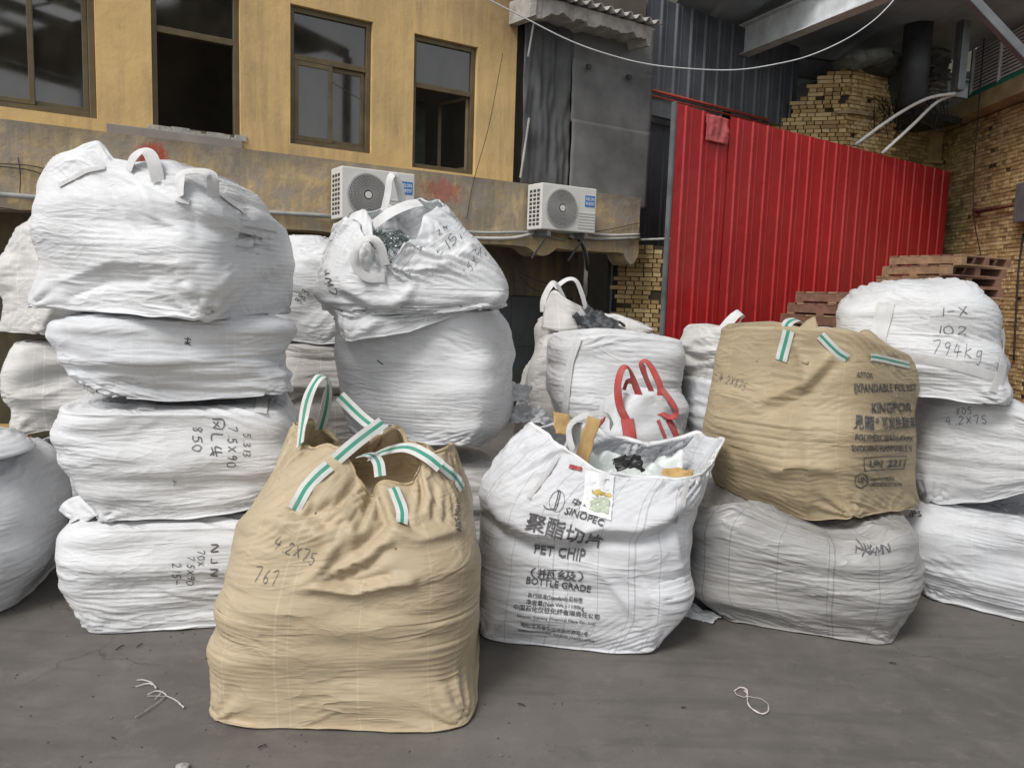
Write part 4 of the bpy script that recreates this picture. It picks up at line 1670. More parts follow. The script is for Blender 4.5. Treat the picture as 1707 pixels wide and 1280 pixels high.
def ac_unit(xl, xr, yt, yb, out, label, k_):
    """outdoor unit: front face corners read from the left edge (yt, yb) and its right edge column"""
    f = Frame(ledge_f.pt(0, 0, out)[:2], WU)
    s0, z1 = f.px(xl, yt)
    z0 = f.px(xl, yb)[1]
    s1 = f.px(xr, yt + 20)[0]
    W, H, DP = s1 - s0, z1 - z0, 0.30
    r = thing('air_conditioner_unit', label, 'air conditioner', f.pt((s0 + s1) / 2, z0, -DP / 2), 0, 'outdoor air conditioner units on the ledge')
    b = MB()
    f.box(b, s0, s1, z0, z1, -DP, 0)
    b.build('casing', m_acw, r, bevel=0.012)
    rad = H * 0.405
    cs, cz = s0 + rad + W * 0.085, z0 + H * 0.49
    c = f.pt(cs, cz, 0.0)
    d = MB()
    d.disc_ring(c + f.n * 0.003, f.n, 0.0, rad, 40, 0.004)
    d.build('fan_cavity', m_acd, r)
    g = MB()
    nr = 11
    for i in range(nr):
        rr_ = rad * (0.24 + 0.76 * (i + 0.5) / nr)
        g.disc_ring(c + f.n * (0.016 + 0.012 * (1 - (i / nr) ** 2)), f.n, rr_ - 0.0030, rr_ + 0.0030, 44, 0.004)
    for i in range(36):
        an = 2 * math.pi * i / 36
        v = f.u * math.cos(an) + Vector((0, 0, 1)) * math.sin(an)
        an2 = an + 0.35
        v2 = f.u * math.cos(an2) + Vector((0, 0, 1)) * math.sin(an2)
        g.beam(c + v * rad * 0.22 + f.n * 0.026, c + v2 * rad * 0.99 + f.n * 0.012, 0.0035, 0.0035, f.n)
    g.disc_ring(c + f.n * 0.004, f.n, rad * 0.985, rad * 1.045, 44, 0.012)
    g.build('fan_grille', m_acg, r)
    hb = MB()
    hb.disc_ring(c + f.n * 0.026, f.n, 0.0, rad * 0.17, 24, 0.008)
    hb.build('hub', m_acw, r)
    # side slots
    sl = MB()
    for i in range(9):
        for j in range(3):
            zc = z0 + H * (0.12 + 0.09 * i)
            p = f.pt(s0, zc, -DP * (0.22 + 0.26 * j))
            sl.box(p, (0.008, DP * 0.17, H * 0.055), f.M)
    sl.build('side_vent', m_acd, r)
    lv = MB()
    for i in range(6):
        zc = z0 + H * (0.10 + 0.065 * i)
        f.box(lv, cs + rad * 1.16, s1 - 0.02, zc, zc + 0.010, 0.0, 0.008)
    lv.build('ribs', m_acw, r)
    st = MB()
    a0, a1 = s1 - W * 0.215, s1 - W * 0.035
    b0, b1 = z1 - H * 0.42, z1 - H * 0.17
    f.box(st, a0, a1, b0, b1, 0.0, 0.0035)
    lab = st.build('badge', m_blue, r)
    for (txt, yy, hh) in (('KELON', 0.56, 0.30), ('科龙空调', 0.14, 0.32)):
        V, F = text_flat(txt, 0.02)
        V[:, 0] = (V[:, 0] - V[:, 0].min()) / (V[:, 0].max() - V[:, 0].min())
        V[:, 1] = (V[:, 1] - V[:, 1].min()) / (V[:, 1].max() - V[:, 1].min())
        P3 = [f.pt(a0 + (a1 - a0) * (0.08 + 0.84 * x), b0 + (b1 - b0) * (yy + hh * y), 0.0052) for x, y in V]
        mesh_obj('lettering', P3, F, m_wprint, lab)
    for u in (0.16, 0.84):
        ft = MB()
        su = s0 + W * u
        f.box(ft, su - 0.02, su + 0.02, z0 - 0.03, z0, -DP + 0.01, -0.01)
        ft.beam(f.pt(su, z0 - 0.05, -0.0), f.pt(su, z0 - 0.05, -out - 0.01), 0.035, 0.035)
        ft.beam(f.pt(su, z0 - 0.05, -0.05), f.pt(su, z0 - 0.32, -out - 0.01), 0.02, 0.02)
        ft.build('bracket', m_steel2, r)
    return r, f, (s0, s1, z0, z1)


ac_unit(569, 692, 276, 364, 0.34, 'left of two white air conditioner units on the ledge, behind the bag of cuttings', 0)
r2, f2, g2 = ac_unit(904, 995, 304, 382, 0.34, 'right of the two white air conditioner units on the ledge, under the grey boards', 1)
tube_part('hose', [lf(950, 392, 0.12), lf(968, 402, 0.10), lf(977, 430, 0.06), lf(976, 470, 0.0), lf(976, 505, -0.3)], 0.028, m_pipe_grey, house)
tube_part('hose', [lf(958, 392, 0.12), lf(972, 412, 0.12), lf(978, 440, 0.1), lf(979, 500, -0.2)], 0.02, m_cable, house)

# ------------------------------------------------------------------ red corrugated fence
FP = at(1130, 172, 9.5)
fence_f = Frame((FP.x, FP.y), (1.367, 1.0))


def sheet_profile(w, pitch, rib_w, rib_h):
    """one corrugated sheet in plan: list of (s, out)"""
    pts = [(0, 0)]
    k = int(round(w / pitch))
    for i in range(k):
        c = (i + 0.5) * pitch
        pts += [(c - rib_w, 0), (c - rib_w * 0.45, rib_h), (c + rib_w * 0.45, rib_h), (c + rib_w, 0)]
        pts += [(c + pitch * 0.33, 0), (c + pitch * 0.36, 0.005), (c + pitch * 0.40, 0.005), (c + pitch * 0.43, 0)]
    pts.append((w, 0))
    return [p for p in pts if p[0] <= w]


def corrugated(name, f, s0, w, z0, z1, out, mat, parent, pitch=0.30, rib_w=0.022, rib_h=0.020, seed=0, nz=14, wav=0.006, z1b=None):
    pr = sheet_profile(w, pitch, rib_w, rib_h)
    V, F = [], []
    for i in range(nz + 1):
        for (s_, o) in pr:
            top = z1 if z1b is None else z1 + (z1b - z1) * s_ / w
            z = z0 + (top - z0) * i / nz
            V.append(f.pt(s0 + s_, z, out + o + wav * mnoise.noise(Vector((s_ * 2 + seed, z * 0.9, seed)))))
    k = len(pr)
    for i in range(nz):
        for j in range(k - 1):
            F.append((i * k + j, i * k + j + 1, (i + 1) * k + j + 1, (i + 1) * k + j))
    o = mesh_obj(name, V, F, mat, parent)
    md = o.modifiers.new('thick', 'SOLIDIFY')
    md.thickness = 0.002
    md.offset = -1
    return o


def red_paint():
    m, nt, p = new_mat('red_coated_steel')
    h = N(nt)
    co = h.coords('Object')
    c = h.ramp(h.noise(co, 1.2, 5, 0.6), [(0.3, (0.35, 0.012, 0.015)), (0.7, (0.43, 0.018, 0.02))])
    st = h.noise(h.coords('Object', (16, 16, 0.8)), 1.0, 5, 0.7)
    c = h.mix(h.ramp(st, [(0.55, (0, 0, 0)), (0.75, (0.35,) * 3)]), c, (0.19, 0.008, 0.009))
    sc = h.noise(h.coords('Object', (9, 9, 1.6)), 2.3, 8, 0.8)
    c = h.mix(h.ramp(sc, [(0.66, (0, 0, 0)), (0.74, (0.6,) * 3)]), c, (0.55, 0.33, 0.31))
    c = h.mix(h.ramp(h.noise(h.coords('Object', (1, 1, 0.6)), 0.8, 6, 0.65), [(0.48, (0, 0, 0)), (0.72, (0.45,) * 3)]), c, (0.36, 0.045, 0.04))
    c = h.mix(h.ramp(h.noise(h.coords('Object', (2, 2, 1)), 5, 8, 0.75), [(0.60, (0, 0, 0)), (0.75, (0.6,) * 3)]), c, (0.13, 0.035, 0.02))
    h.l(c, p.inputs['Base Color'])
    h.l(h.ramp(h.noise(co, 5, 5, 0.6), [(0.3, (0.28,) * 3), (0.7, (0.5,) * 3)]), p.inputs['Roughness'])
    p.inputs['Specular IOR Level'].default_value = 0.4
    h.l(h.bump(h.noise(co, 5, 4, 0.5), 0.45, 0.02), p.inputs['Normal'])
    return m


m_red = red_paint()
fence = thing('red_corrugated_fence', 'tall red corrugated metal fence of upright sheets behind the bags', 'fence', fence_f.pt(0, 0, 0))
PW = 0.955
zf = fence_f.px(1130, 173)[1]
zfe = fence_f.px(1578, 286)[1]
fl = fence_f.px(1580, 300)[0]
npan = 7
PW = fl / npan
for k in range(npan):
    za = zf + (zfe - zf) * k / npan
    zb_ = zf + (zfe - zf) * (k + 1) / npan
    if k == 0:
        za, zb_ = fence_f.px(1130, 172)[1], fence_f.px(1213, 199)[1]
    corrugated('sheet', fence_f, k * PW, PW + 0.03, 0.0, za, 0.004 * (k % 2) + (0.012 if k else 0), m_red, fence, seed=k * 3.1, z1b=zb_)
# bent pale patch at the top of the first sheet, and the steel post
s0, z0 = fence_f.px(1172, 232)
s1, z1 = fence_f.px(1212, 196)
m_pale = simple_mat('faded_red_sheet', (0.50, 0.10, 0.10), 0.35, 0.3, 9, bump=0.01)
cloth_sheet('bent_patch', fence_f, s0, s1, z0 - 0.02, z1 - 0.03, 0.045, m_pale, fence, 21, 0.03, 14, 14)
pm = MB()
fence_f.box(pm, -0.04, -0.01, 0, zf + 0.02, -0.06, 0.0)
pm.build('post', m_steel2, fence)
pm = MB()
for zz in (0.6, 1.9, 3.3):
    fence_f.box(pm, 0, fl, zz, zz + 0.05, -0.09, -0.035)
pm.build('rail', m_steel2, fence)

# ------------------------------------------------------------------ dark shed behind the fence
shed = thing('dark_shed', 'dark open steel shed with corrugated walls and roof behind the red fence', 'shed', (4.5, 13.5, 0))
shed_f = Frame(at(1075, 150, 11.0)[:2], (1.367, 1.0))
zr = shed_f.px(1075, 152)[1]
ROOF_Z = 5.75
for k in range(4):
    corrugated('cladding', shed_f, -0.2 + k * 0.9, 0.9, zr, ROOF_Z - 0.1, 0.004 * (k % 2), m_cladding, shed, pitch=0.3, rib_w=0.03, rib_h=0.03, seed=k)
hd = MB()
shed_f.box(hd, -0.3, 1.2, shed_f.px(1075, 190)[1], zr - 0.03, -0.05, 0.02)
hd.build('header', m_steel2, shed)
for k in range(2):
    corrugated('cladding', shed_f, -0.3 + k * 0.9, 0.9, 0, shed_f.px(1075, 192)[1], -0.25, m_cladding, shed, pitch=0.2, rib_w=0.03, rib_h=0.02, seed=k + 9)
tube_part('pipe', [shed_f.pt(-0.3, zr, 0.09), shed_f.pt(2.6, zr, 0.09)], 0.022, m_redpipe, shed)
tube_part('pipe', [shed_f.pt(-0.3, zr - 0.06, 0.07), shed_f.pt(2.6, zr - 0.06, 0.07)], 0.014, m_redpipe, shed)
# back walls
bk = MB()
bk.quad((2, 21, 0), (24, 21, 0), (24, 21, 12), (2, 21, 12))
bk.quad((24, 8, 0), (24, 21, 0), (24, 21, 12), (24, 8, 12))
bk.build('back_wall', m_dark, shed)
c = MB()
for (x, D_) in ((1212, 13.2),):
    p = at(x, 150, D_)
    c.box((p.x, p.y, 2.8), (0.14, 0.14, 5.6))
c.build('column', m_steel, shed)
c = MB()
p = at(1290, 150, 16.5)
c.box((p.x, p.y, 2.85), (0.45, 0.2, 5.7))
c.build('column', m_steel2, shed)
# roof: corrugated sheets with one open skylight strip; rafters
def roof_sheet(x0, x1, y0, y1, z, pitch=0.25):
    V, F = [], []
    n = int((x1 - x0) / pitch)
    xs = []
    for i in range(n):
        a = x0 + i * pitch
        xs += [(a, 0), (a + pitch * 0.4, 0), (a + pitch * 0.5, 0.03), (a + pitch * 0.7, 0.03), (a + pitch * 0.8, 0)]
    xs.append((x1, 0))
    for (x, dz) in xs:
        V += [(x, y0, z + dz), (x, y1, z + dz + (y1 - y0) * 0.02)]
    for i in range(len(xs) - 1):
        F.append((2 * i, 2 * i + 1, 2 * i + 3, 2 * i + 2))
    o = mesh_obj('roof_sheet', V, F, m_cladding_roof, shed)
    md = o.modifiers.new('thick', 'SOLIDIFY')
    md.thickness = 0.003
    return o


m_cladding_roof = simple_mat('blue_grey_roof_underside', (0.33, 0.37, 0.40), 0.4, 0.25, 1.5, metal=0.0)
for k in range(8):
    x0 = 2.15 + k * 2.6
    roof_sheet(x0, x0 + 2.6, 10.7 if x0 < 6 else 14.4, 21.2, ROOF_Z, 0.87)
roof_sheet(0.9, 2.0, 11.2, 21.2, ROOF_Z + 0.1)


def ibeam(a, b, w, h_, name, mat, parent):
    m = MB()
    a, b = Vector(a), Vector(b)
    m.beam(a, b, 0.012, h_ - 0.02)
    m.beam(a + Vector((0, 0, h_ / 2)), b + Vector((0, 0, h_ / 2)), w, 0.014)
    m.beam(a - Vector((0, 0, h_ / 2)), b - Vector((0, 0, h_ / 2)), w, 0.014)
    return m.build(name, mat, parent)


B0 = at(1195, 92, 12.8)
B1 = at(1470, -12, 9.9)
dirb = (B1 - B0).normalized()
ibeam((B0.x, B0.y, ROOF_Z - 0.28), (B1.x + dirb.x * 0.5, B1.y + dirb.y * 0.5, ROOF_Z - 0.28), 0.2, 0.42, 'beam', m_galv, shed)
ibeam((B0.x, B0.y, ROOF_Z - 0.32), (B0.x + 8, B0.y + 2.5, ROOF_Z - 0.32), 0.14, 0.3, 'beam', m_steel2, shed)
br = MB()
p0, p1 = at(1212, 150, 12.8), at(1262, 205, 12.6)
br.beam(p0, p1, 0.07, 0.07)
br.build('brace', m_steel2, shed)
# big round duct post, square post and diagonal strut
P1 = at(1522, 150, 12.2)
MB().tube([(P1.x, P1.y, 4.6), (P1.x, P1.y, ROOF_Z + 0.1)], 0.20, 20).build('column', m_steel, shed, smooth=True)
P2 = at(1596, 152, 12.0)
c = MB()
c.box((P2.x, P2.y, (P2.z + 6.6) / 2), (0.14, 0.14, 6.6 - P2.z))
c.box((P2.x - 0.05, P2.y - 0.1, (P2.z + 6.6) / 2), (0.03, 0.05, 6.6 - P2.z))
c.build('column', m_steel2, shed)
st = MB()
st.beam(at(1600, -22, 9.2), at(1730, 118, 9.2), 0.10, 0.10, (0, 1, 0))
o = st.build('diagonal_strut', m_steel2, shed, bevel=0.01)

# ------------------------------------------------------------------ bricks
def brick_material():
    m, nt, p = new_mat('yellow_brick')
    h = N(nt)
    oi = h.n('ObjectInfo')
    ge = h.n('NewGeometry')
    co = h.coords('Object')
    r = h.math('FRACT', h.math('ADD', oi.outputs['Random'], ge.outputs['Random Per Island']))
    c = h.ramp(r, [(0.0, (0.40, 0.26, 0.10)), (0.30, (0.60, 0.44, 0.20)), (0.6, (0.70, 0.54, 0.28)), (0.8, (0.50, 0.34, 0.14)), (0.94, (0.40, 0.265, 0.11)), (1.0, (0.27, 0.17, 0.08))])
    c = h.mix(h.ramp(h.noise(co, 14, 6, 0.7), [(0.5, (0, 0, 0)), (0.8, (0.6,) * 3)]), c, (0.20, 0.15, 0.08))
    c = h.mix(h.ramp(h.noise(co, 0.9, 6, 0.65), [(0.5, (0, 0, 0)), (0.7, (0.5,) * 3)]), c, (0.15, 0.12, 0.075))
    h.l(c, p.inputs['Base Color'])
    p.inputs['Roughness'].default_value = 0.9
    h.l(h.bump(h.noise(co, 60, 4, 0.6), 0.4, 0.004), p.inputs['Normal'])
    return m


m_brick = brick_material()
m_mortar = simple_mat('dark_joint_mortar', (0.10, 0.075, 0.04), 0.95, 0.35, 6, bump=0.01)
m_mortar_d = simple_mat('dark_brick_gap', (0.055, 0.042, 0.025), 0.95, 0.3, 6)


def unit_brick(w):
    me = bpy.data.meshes.new('brick')
    bm = bmesh.new()
    bmesh.ops.create_cube(bm, size=1)
    bmesh.ops.scale(bm, vec=(w, 0.09, 0.053), verts=bm.verts)
    bmesh.ops.bevel(bm, geom=[e for e in bm.edges], offset=0.0025, segments=1, affect='EDGES')
    bm.to_mesh(me)
    bm.free()
    me.materials.append(m_brick)
    return me


brick_full, brick_head = unit_brick(0.228), unit_brick(0.103)


def brick_face(parent, f, s0, s1, z0, z1, seed=0, limit=290, inside=None, header=0.72, proud=0.012, out=0.0, wall_mat=None, backing=True, gapz=0.062):
    rnd = random.Random(seed)
    items = []
    z = z0
    row = 0
    while z < z1:
        s_ = s0 - rnd.uniform(0, 0.12) if row % 2 else s0
        while s_ < s1:
            hd_ = rnd.random() < header
            w = 0.12 if hd_ else 0.243
            c_ = s_ + w / 2
            if (inside is None or inside(c_, z + 0.03)) and c_ + w / 2 <= s1 + 0.06:
                if rnd.random() > 0.012:
                    items.append((c_, z + gapz / 2, hd_, out + rnd.uniform(-proud, proud) * 0.8, rnd.uniform(-0.012, 0.012)))
            s_ += w
        z += gapz
        row += 1

    def vis(it):
        p = f.pt(it[0], it[1], 0.04)
        q = CAM_R.transposed() @ (p - CAM_LOC)
        x, y = CX + FPX * q.x / -q.z, CY - FPX * q.y / -q.z
        v = 1 if (-10 < x < 1717 and -10 < y < 640) else 0
        return (-v, (p - CAM_LOC).length)
    items.sort(key=vis)
    if limit < 290 or True:
        near = items[:limit]
    for (c_, zc, hd_, o, rz) in near:
        b = bpy.data.objects.new('brick', brick_head if hd_ else brick_full)
        C.objects.link(b)
        M = f.M.to_4x4() @ Matrix.Rotation(rz, 4, 'Z')
        M.translation = f.pt(c_, zc, o - 0.01)
        b.parent = parent
        b.matrix_parent_inverse = Matrix.Translation(-Vector(parent.location))
        b.matrix_basis = M
    rest = items[limit:]
    if rest:
        mb_ = MB()
        for (c_, zc, hd_, o, rz) in rest:
            mb_.box(f.pt(c_, zc, o - 0.01), (0.103 if hd_ else 0.228, 0.09, 0.053), f.M)
        mb_.build('bricks', m_brick, parent)['kind'] = 'stuff'
    if backing:
        mb_ = MB()
        f.box(mb_, s0, s1, z0, z1, out - 0.25, out + 0.018)
        mb_.build('mortar', wall_mat or m_mortar, parent)


# right-hand brick wall, running back from the right edge of the photo
RW = at(1712, 300, 11.9)
rw_end = at(1562, 300, 14.6)
rw_f = Frame((rw_end.x, rw_end.y), (RW.x - rw_end.x, RW.y - rw_end.y))
rwl = (Vector((RW.x, RW.y, 0)) - Vector((rw_end.x, rw_end.y, 0))).length
bw = thing('yellow_brick_wall', 'rough yellow brick wall at the right edge of the photo, behind the pallets', 'wall', rw_f.pt(rwl / 2, 0, 0))
zsl = rw_f.px(1700, 172)[1]
brick_face(bw, rw_f, 0, rwl + 0.5, 0.0, zsl - 0.02, seed=2, limit=290)
# slab on the wall that carries the cooler
sl = MB()
sz0 = zsl
rw_f.box(sl, -0.15, rwl + 0.9, sz0, sz0 + 0.26, -0.6, 0.35)
slab = sl.build('slab', simple_mat('yellowish_concrete_slab', (0.40, 0.30, 0.16), 0.85, 0.3, 3, bump=0.01), bw, bevel=0.01)
cb = MB()
rw_f.box(cb, -0.12, 0.22, sz0 - 0.5, sz0, 0.06, 0.34)
rw_f.box(cb, -0.16, 0.26, sz0 - 0.56, sz0 - 0.5, 0.04, 0.36)
cb.build('corbel', simple_mat('yellow_corbel_plaster', (0.45, 0.32, 0.14), 0.85, 0.25, 4), bw, bevel=0.01)
tube_part('cable', [rw_f.pt(rw_f.px(1636, 100, 0.4)[0], 6.5, 0.4), rw_f.pt(rw_f.px(1634, 200, 0.4)[0], 3.5, 0.4), rw_f.pt(rw_f.px(1632, 415, 0.15)[0], 2.4, 0.1)], 0.008, m_cable, bw, 5)
a, b2 = rw_f.px(1626, 354, 0.1), rw_f.px(1730, 334, 0.1)
tube_part('rusty_pipe', [rw_f.pt(a[0], a[1], 0.1), rw_f.pt(b2[0], b2[1], 0.1)], 0.028, m_rust, bw)
q = MB()
rw_f.box(q, a[0] - 0.06, a[0] + 0.06, a[1] - 0.06, a[1] + 0.06, 0.03, 0.12)
q.build('bracket', m_rust, bw)
tube_part('cable', [rw_f.pt(rw_f.px(x, y, 0.05)[0], rw_f.px(x, y, 0.05)[1], 0.05) for x, y in ((1706, 390), (1698, 450), (1694, 520), (1690, 600))], 0.014, m_cable, bw, 5)
gb = MB()
s_, z_ = rw_f.px(1703, 372, 0.1)
rw_f.box(gb, s_ - 0.03, s_ + 0.35, z_, rw_f.px(1703, 308, 0.1)[1], 0.03, 0.22)
tag(gb.build('meter_box', m_steel2, None, bevel=0.008), 'grey metal meter box on the brick wall at the right edge of the photo', 'box')

# evaporative cooler on the slab
m_green = simple_mat('green_plastic', (0.03, 0.28, 0.17), 0.4, 0.2, 4)
m_louver = simple_mat('white_louver_plastic', (0.75, 0.76, 0.77), 0.45, 0.1, 5)
m_cowl = simple_mat('beige_fibreglass_cowl', (0.58, 0.55, 0.46), 0.6, 0.15, 3)
cf = Frame(rw_f.pt(0, 0, 0.25)[:2], (rw_f.u.x, rw_f.u.y))
cs0, cz0 = cf.px(1612, 142)
cs1 = cf.px(1722, 130)[0]
cz1 = cf.px(1614, 72)[1]
cz0 = sz0 + 0.26
cool = thing('evaporative_cooler', 'green-framed evaporative cooler with white louvres standing on the slab of the brick wall', 'air cooler', cf.pt((cs0 + cs1) / 2, cz0, -0.5))
mbc = MB()
hh = max(0.9, cz1 - cz0)
for (a0, a1, b0, b1) in ((cs0 - 0.03, cs0 + 0.10, 0, hh), (cs1 - 0.06, cs1, 0, hh), (cs0, cs1, 0, 0.12), (cs0, cs1, hh - 0.07, hh)):
    if a1 - a0 > 0.1:
        a0, a1 = a0 + 0.10, a1 - 0.06
    cf.box(mbc, a0, a1, cz0 + b0, cz0 + b1, -1.0, 0)
cf.box(mbc, cs0 + 0.06, cs1 - 0.06, cz0 + 0.08, cz0 + hh - 0.07, -0.95, -0.08)
mbc.build('casing', m_green, cool, bevel=0.01)
mbc = MB()
cf.box(mbc, cs0 + 0.07, cs1 - 0.07, cz0 + 0.09, cz0 + hh - 0.08, -0.08, -0.06)
mbc.build('pad', m_acd, cool)
for i in range(14):
    l_ = MB()
    zc = cz0 + 0.15 + (hh - 0.26) * i / 13
    c_ = cf.pt((cs0 + cs1) / 2, zc, -0.02)
    l_.box(c_, (cs1 - cs0 - 0.14, 0.02, 0.030), cf.M)
    l_.build('louver', m_louver, cool)
for u in (0.02, 0.5, 0.98):
    l_ = MB()
    c_ = cs0 + 0.09 + (cs1 - cs0 - 0.18) * u
    cf.box(l_, c_ - 0.018, c_ + 0.018, cz0 + 0.09, cz0 + hh - 0.08, -0.03, 0.012)
    l_.build('louver_bar', m_louver, cool)
cw = MB()
cc = cf.pt((cs0 + cs1) / 2 + 0.25, cz0 + hh, -0.5)
cw.tube([cc + cf.u * 0.05 * math.sin(i * 0.3) + Vector((0, 0, 0.001 + 0.13 * i)) for i in range(6)], 0.52, 28, [1, 1, 0.97, 0.88, 0.7, 0.3])
cw.build('cowl', m_cowl, cool, smooth=True)

# stepped brick stack above the fence
PC = at(1420, 110, 12.55)
left_dir = Vector((-1.0, 0.30, 0)).normalized()
right_dir = Vector((1.0, 0.42, 0)).normalized()
pl = Frame((PC.x + left_dir.x * 3.2, PC.y + left_dir.y * 3.2), (-left_dir.x, -left_dir.y))   # ends at the corner
prf = Frame((PC.x, PC.y), (right_dir.x, right_dir.y))
pile = thing('brick_stack', 'stepped stack of yellow bricks rising above the red fence, with sacks on top', 'brick stack', (PC.x, PC.y, 0))
pil_l = [(pl.px(x, y)[0], pl.px(x, y)[1]) for x, y in ((1270, 215), (1292, 203), (1312, 195), (1330, 168), (1352, 148), (1372, 126), (1400, 113), (1420, 109))]
pxs_, pzs_ = [a_[0] for a_ in pil_l], [a_[1] for a_ in pil_l]
ztop = PC.z


def in_left(s_, z_):
    return z_ < np.interp(s_, pxs_, pzs_, left=pzs_[0] - 0.3) and z_ > 2.9


pz_r = prf.px(1492, 134)[1]
sEnd = prf.px(1497, 134)[0]


def in_right(s_, z_):
    return z_ > 2.9 and z_ < ztop


brick_face(pile, pl, max(0, pxs_[0] - 0.3), 3.2, 2.9, ztop, seed=5, limit=150, inside=in_left, header=0.85, backing=False)
brick_face(pile, prf, 0.0, sEnd, 2.9, ztop - 0.03, seed=6, limit=140, inside=in_right, header=0.85, backing=False, out=-0.01)
mbk = MB()
cols = 26
for i in range(cols):
    a0 = max(0, pxs_[0] - 0.3) + (3.2 - max(0, pxs_[0] - 0.3)) * i / cols
    a1 = max(0, pxs_[0] - 0.3) + (3.2 - max(0, pxs_[0] - 0.3)) * (i + 1) / cols
    zt_ = float(np.interp(a0, pxs_, pzs_)) - 0.03
    pl.box(mbk, a0, a1, 0, zt_, -0.9, -0.02)
prf.box(mbk, 0.02, sEnd - 0.02, 0, ztop - 0.05, -0.9, -0.03)
mbk.build('core', m_mortar_d, pile)
lg = MB()
a_, b_ = pl.px(1392, 192), prf.px(1460, 190)
pl.box(lg, a_[0], 3.2 + 0.06, a_[1], a_[1] + 0.05, 0.0, 0.10)
prf.box(lg, 0.0, b_[0], a_[1], a_[1] + 0.05, 0.0, 0.10)
lg.build('plank', simple_mat('old_plank', (0.32, 0.24, 0.14), 0.8, 0.3, 8), pile)
# lower brick wall between the stack and the corbel
lw = thing('low_brick_wall', 'shadowed yellow brick wall between the brick stack and the corbel', 'wall', prf.pt(1.5, 0, -0.2))
lwa, lwb = at(1440, 240, 13.75), at(1600, 240, 14.75)
lwf = Frame((lwa.x, lwa.y), (lwb.x - lwa.x, lwb.y - lwa.y))
lz = lwf.px(1520, 222)[1]
llen = lwf.px(1568, 222)[0]
brick_face(lw, lwf, 0, llen, 2.8, lz, seed=8, limit=120, header=0.4)
lo = MB()
lwf.box(lo, 0, llen, 0, 2.8, -0.25, 0.0)
lo.build('base', m_mortar, lw)
# platform edge and dark clutter above it
pf = MB()
prf.box(pf, sEnd, prf.px(1600, 150)[0], ztop - 0.62, ztop - 0.52, -2.0, 0.1)
pf.build('platform', m_steel, shed)

# stack of thin grey boards on the platform
bs = thing('board_stack', 'stack of thin grey boards between the round column and the square post', 'board stack', prf.pt(prf.px(1568, 150)[0], ztop - 0.52, -0.3))
rb = random.Random(4)
s_c = prf.px(1567, 150)[0]
zz = ztop - 0.52
tm = prf.px(1567, 42)[1]
bmesh_mat = simple_mat('grey_packing_board', (0.12, 0.115, 0.11), 0.6, 0.5, 9)
bmesh_mat2 = simple_mat('pale_packing_board', (0.24, 0.23, 0.22), 0.5, 0.4, 9)
while zz < tm:
    q = MB()
    h_ = rb.uniform(0.02, 0.045)
    w_ = rb.uniform(0.30, 0.38)
    M2 = prf.M @ Matrix.Rotation(rb.uniform(-0.25, 0.25), 3, 'Z')
    q.box(prf.pt(s_c + rb.uniform(-0.03, 0.03), zz + h_ / 2, -0.2), (w_, 0.4, h_), M2)
    q.build('board', bmesh_mat if rb.random() < 0.7 else bmesh_mat2, bs)
    zz += h_ + 0.003

# sacks lying on the brick stack
def sack(name, label, c, size, rot, mat, seed=0, cat='sack', group=None, tilt=0.0):
    nu, nv = 40, 20
    V, F = [], []
    M = Matrix.Rotation(rot, 3, 'Z') @ Matrix.Rotation(tilt, 3, 'Y')
    for i in range(nv + 1):
        ph = math.pi * i / nv
        for j in range(nu):
            th = 2 * math.pi * j / nu
            x = math.copysign(abs(math.cos(th)) ** 0.6, math.cos(th)) * math.sin(ph) ** 0.6
            y = math.copysign(abs(math.sin(th)) ** 0.6, math.sin(th)) * math.sin(ph) ** 0.6
            z = math.cos(ph)
            r = 1 + 0.16 * mnoise.noise(Vector((x * 2 + seed, y * 2, z * 2))) + 0.06 * mnoise.noise(Vector((x * 7, y * 7 + seed, z * 5)))
            V.append(Vector(c) + M @ Vector((x * size[0] * r, y * size[1] * r, z * size[2] * (1 + 0.6 * mnoise.noise(Vector((x * 1.5, y * 1.5, seed)))))))
    for i in range(nv):
        for j in range(nu):
            F.append((i * nu + j, (i + 1) * nu + j, (i + 1) * nu + (j + 1) % nu, i * nu + (j + 1) % nu))
    o = mesh_obj(name, V, F, mat, None, smooth=True, origin=tuple(c))
    return tag(o, label, cat, group)


m_sack = simple_mat('dusty_sacking', (0.16, 0.17, 0.15), 0.9, 0.35, 7, bump=0.01)
m_sack2 = simple_mat('dark_sacking', (0.06, 0.065, 0.055), 0.9, 0.4, 7, bump=0.01)
p = at(1438, 102, 12.5)
sack('sack', 'pale dusty sack slumped on top of the brick stack', (p.x, p.y, ztop + 0.08), (0.42, 0.3, 0.13), 0.3, m_sack, 1, tilt=-0.2)
p = at(1466, 112, 12.7)
sack('sack', 'dark sack right of the pale one on top of the brick stack', (p.x, p.y, ztop + 0.06), (0.36, 0.3, 0.15), -0.4, m_sack2, 5)
p = at(1478, 150, 13.1)
sack('sack', 'dark bundle against the round column beside the brick stack', (p.x, p.y, ztop - 0.2), (0.25, 0.3, 0.3), 0.4, m_sack2, 8)
# tangle of dark nets hanging under the platform
tn = MB()
rt = random.Random(9)
for k in range(46):
    x0_, y0_ = rt.uniform(1455, 1570), rt.uniform(160, 185)
    pts = [at(x0_, y0_, 12.6), at(x0_ + rt.uniform(-20, 20), y0_ + rt.uniform(10, 40), 12.5 + rt.uniform(-0.2, 0.2)), at(x0_ + rt.uniform(-30, 35), y0_ + rt.uniform(-5, 60), 12.6)]
    tn.tube(catmull(pts, 8), 0.006, 4)
o = tn.build('hanging_tangle', m_cable, None)
o['kind'] = 'stuff'
tag(o, 'dark tangle of old wires hanging under the platform beside the brick stack', 'wires')
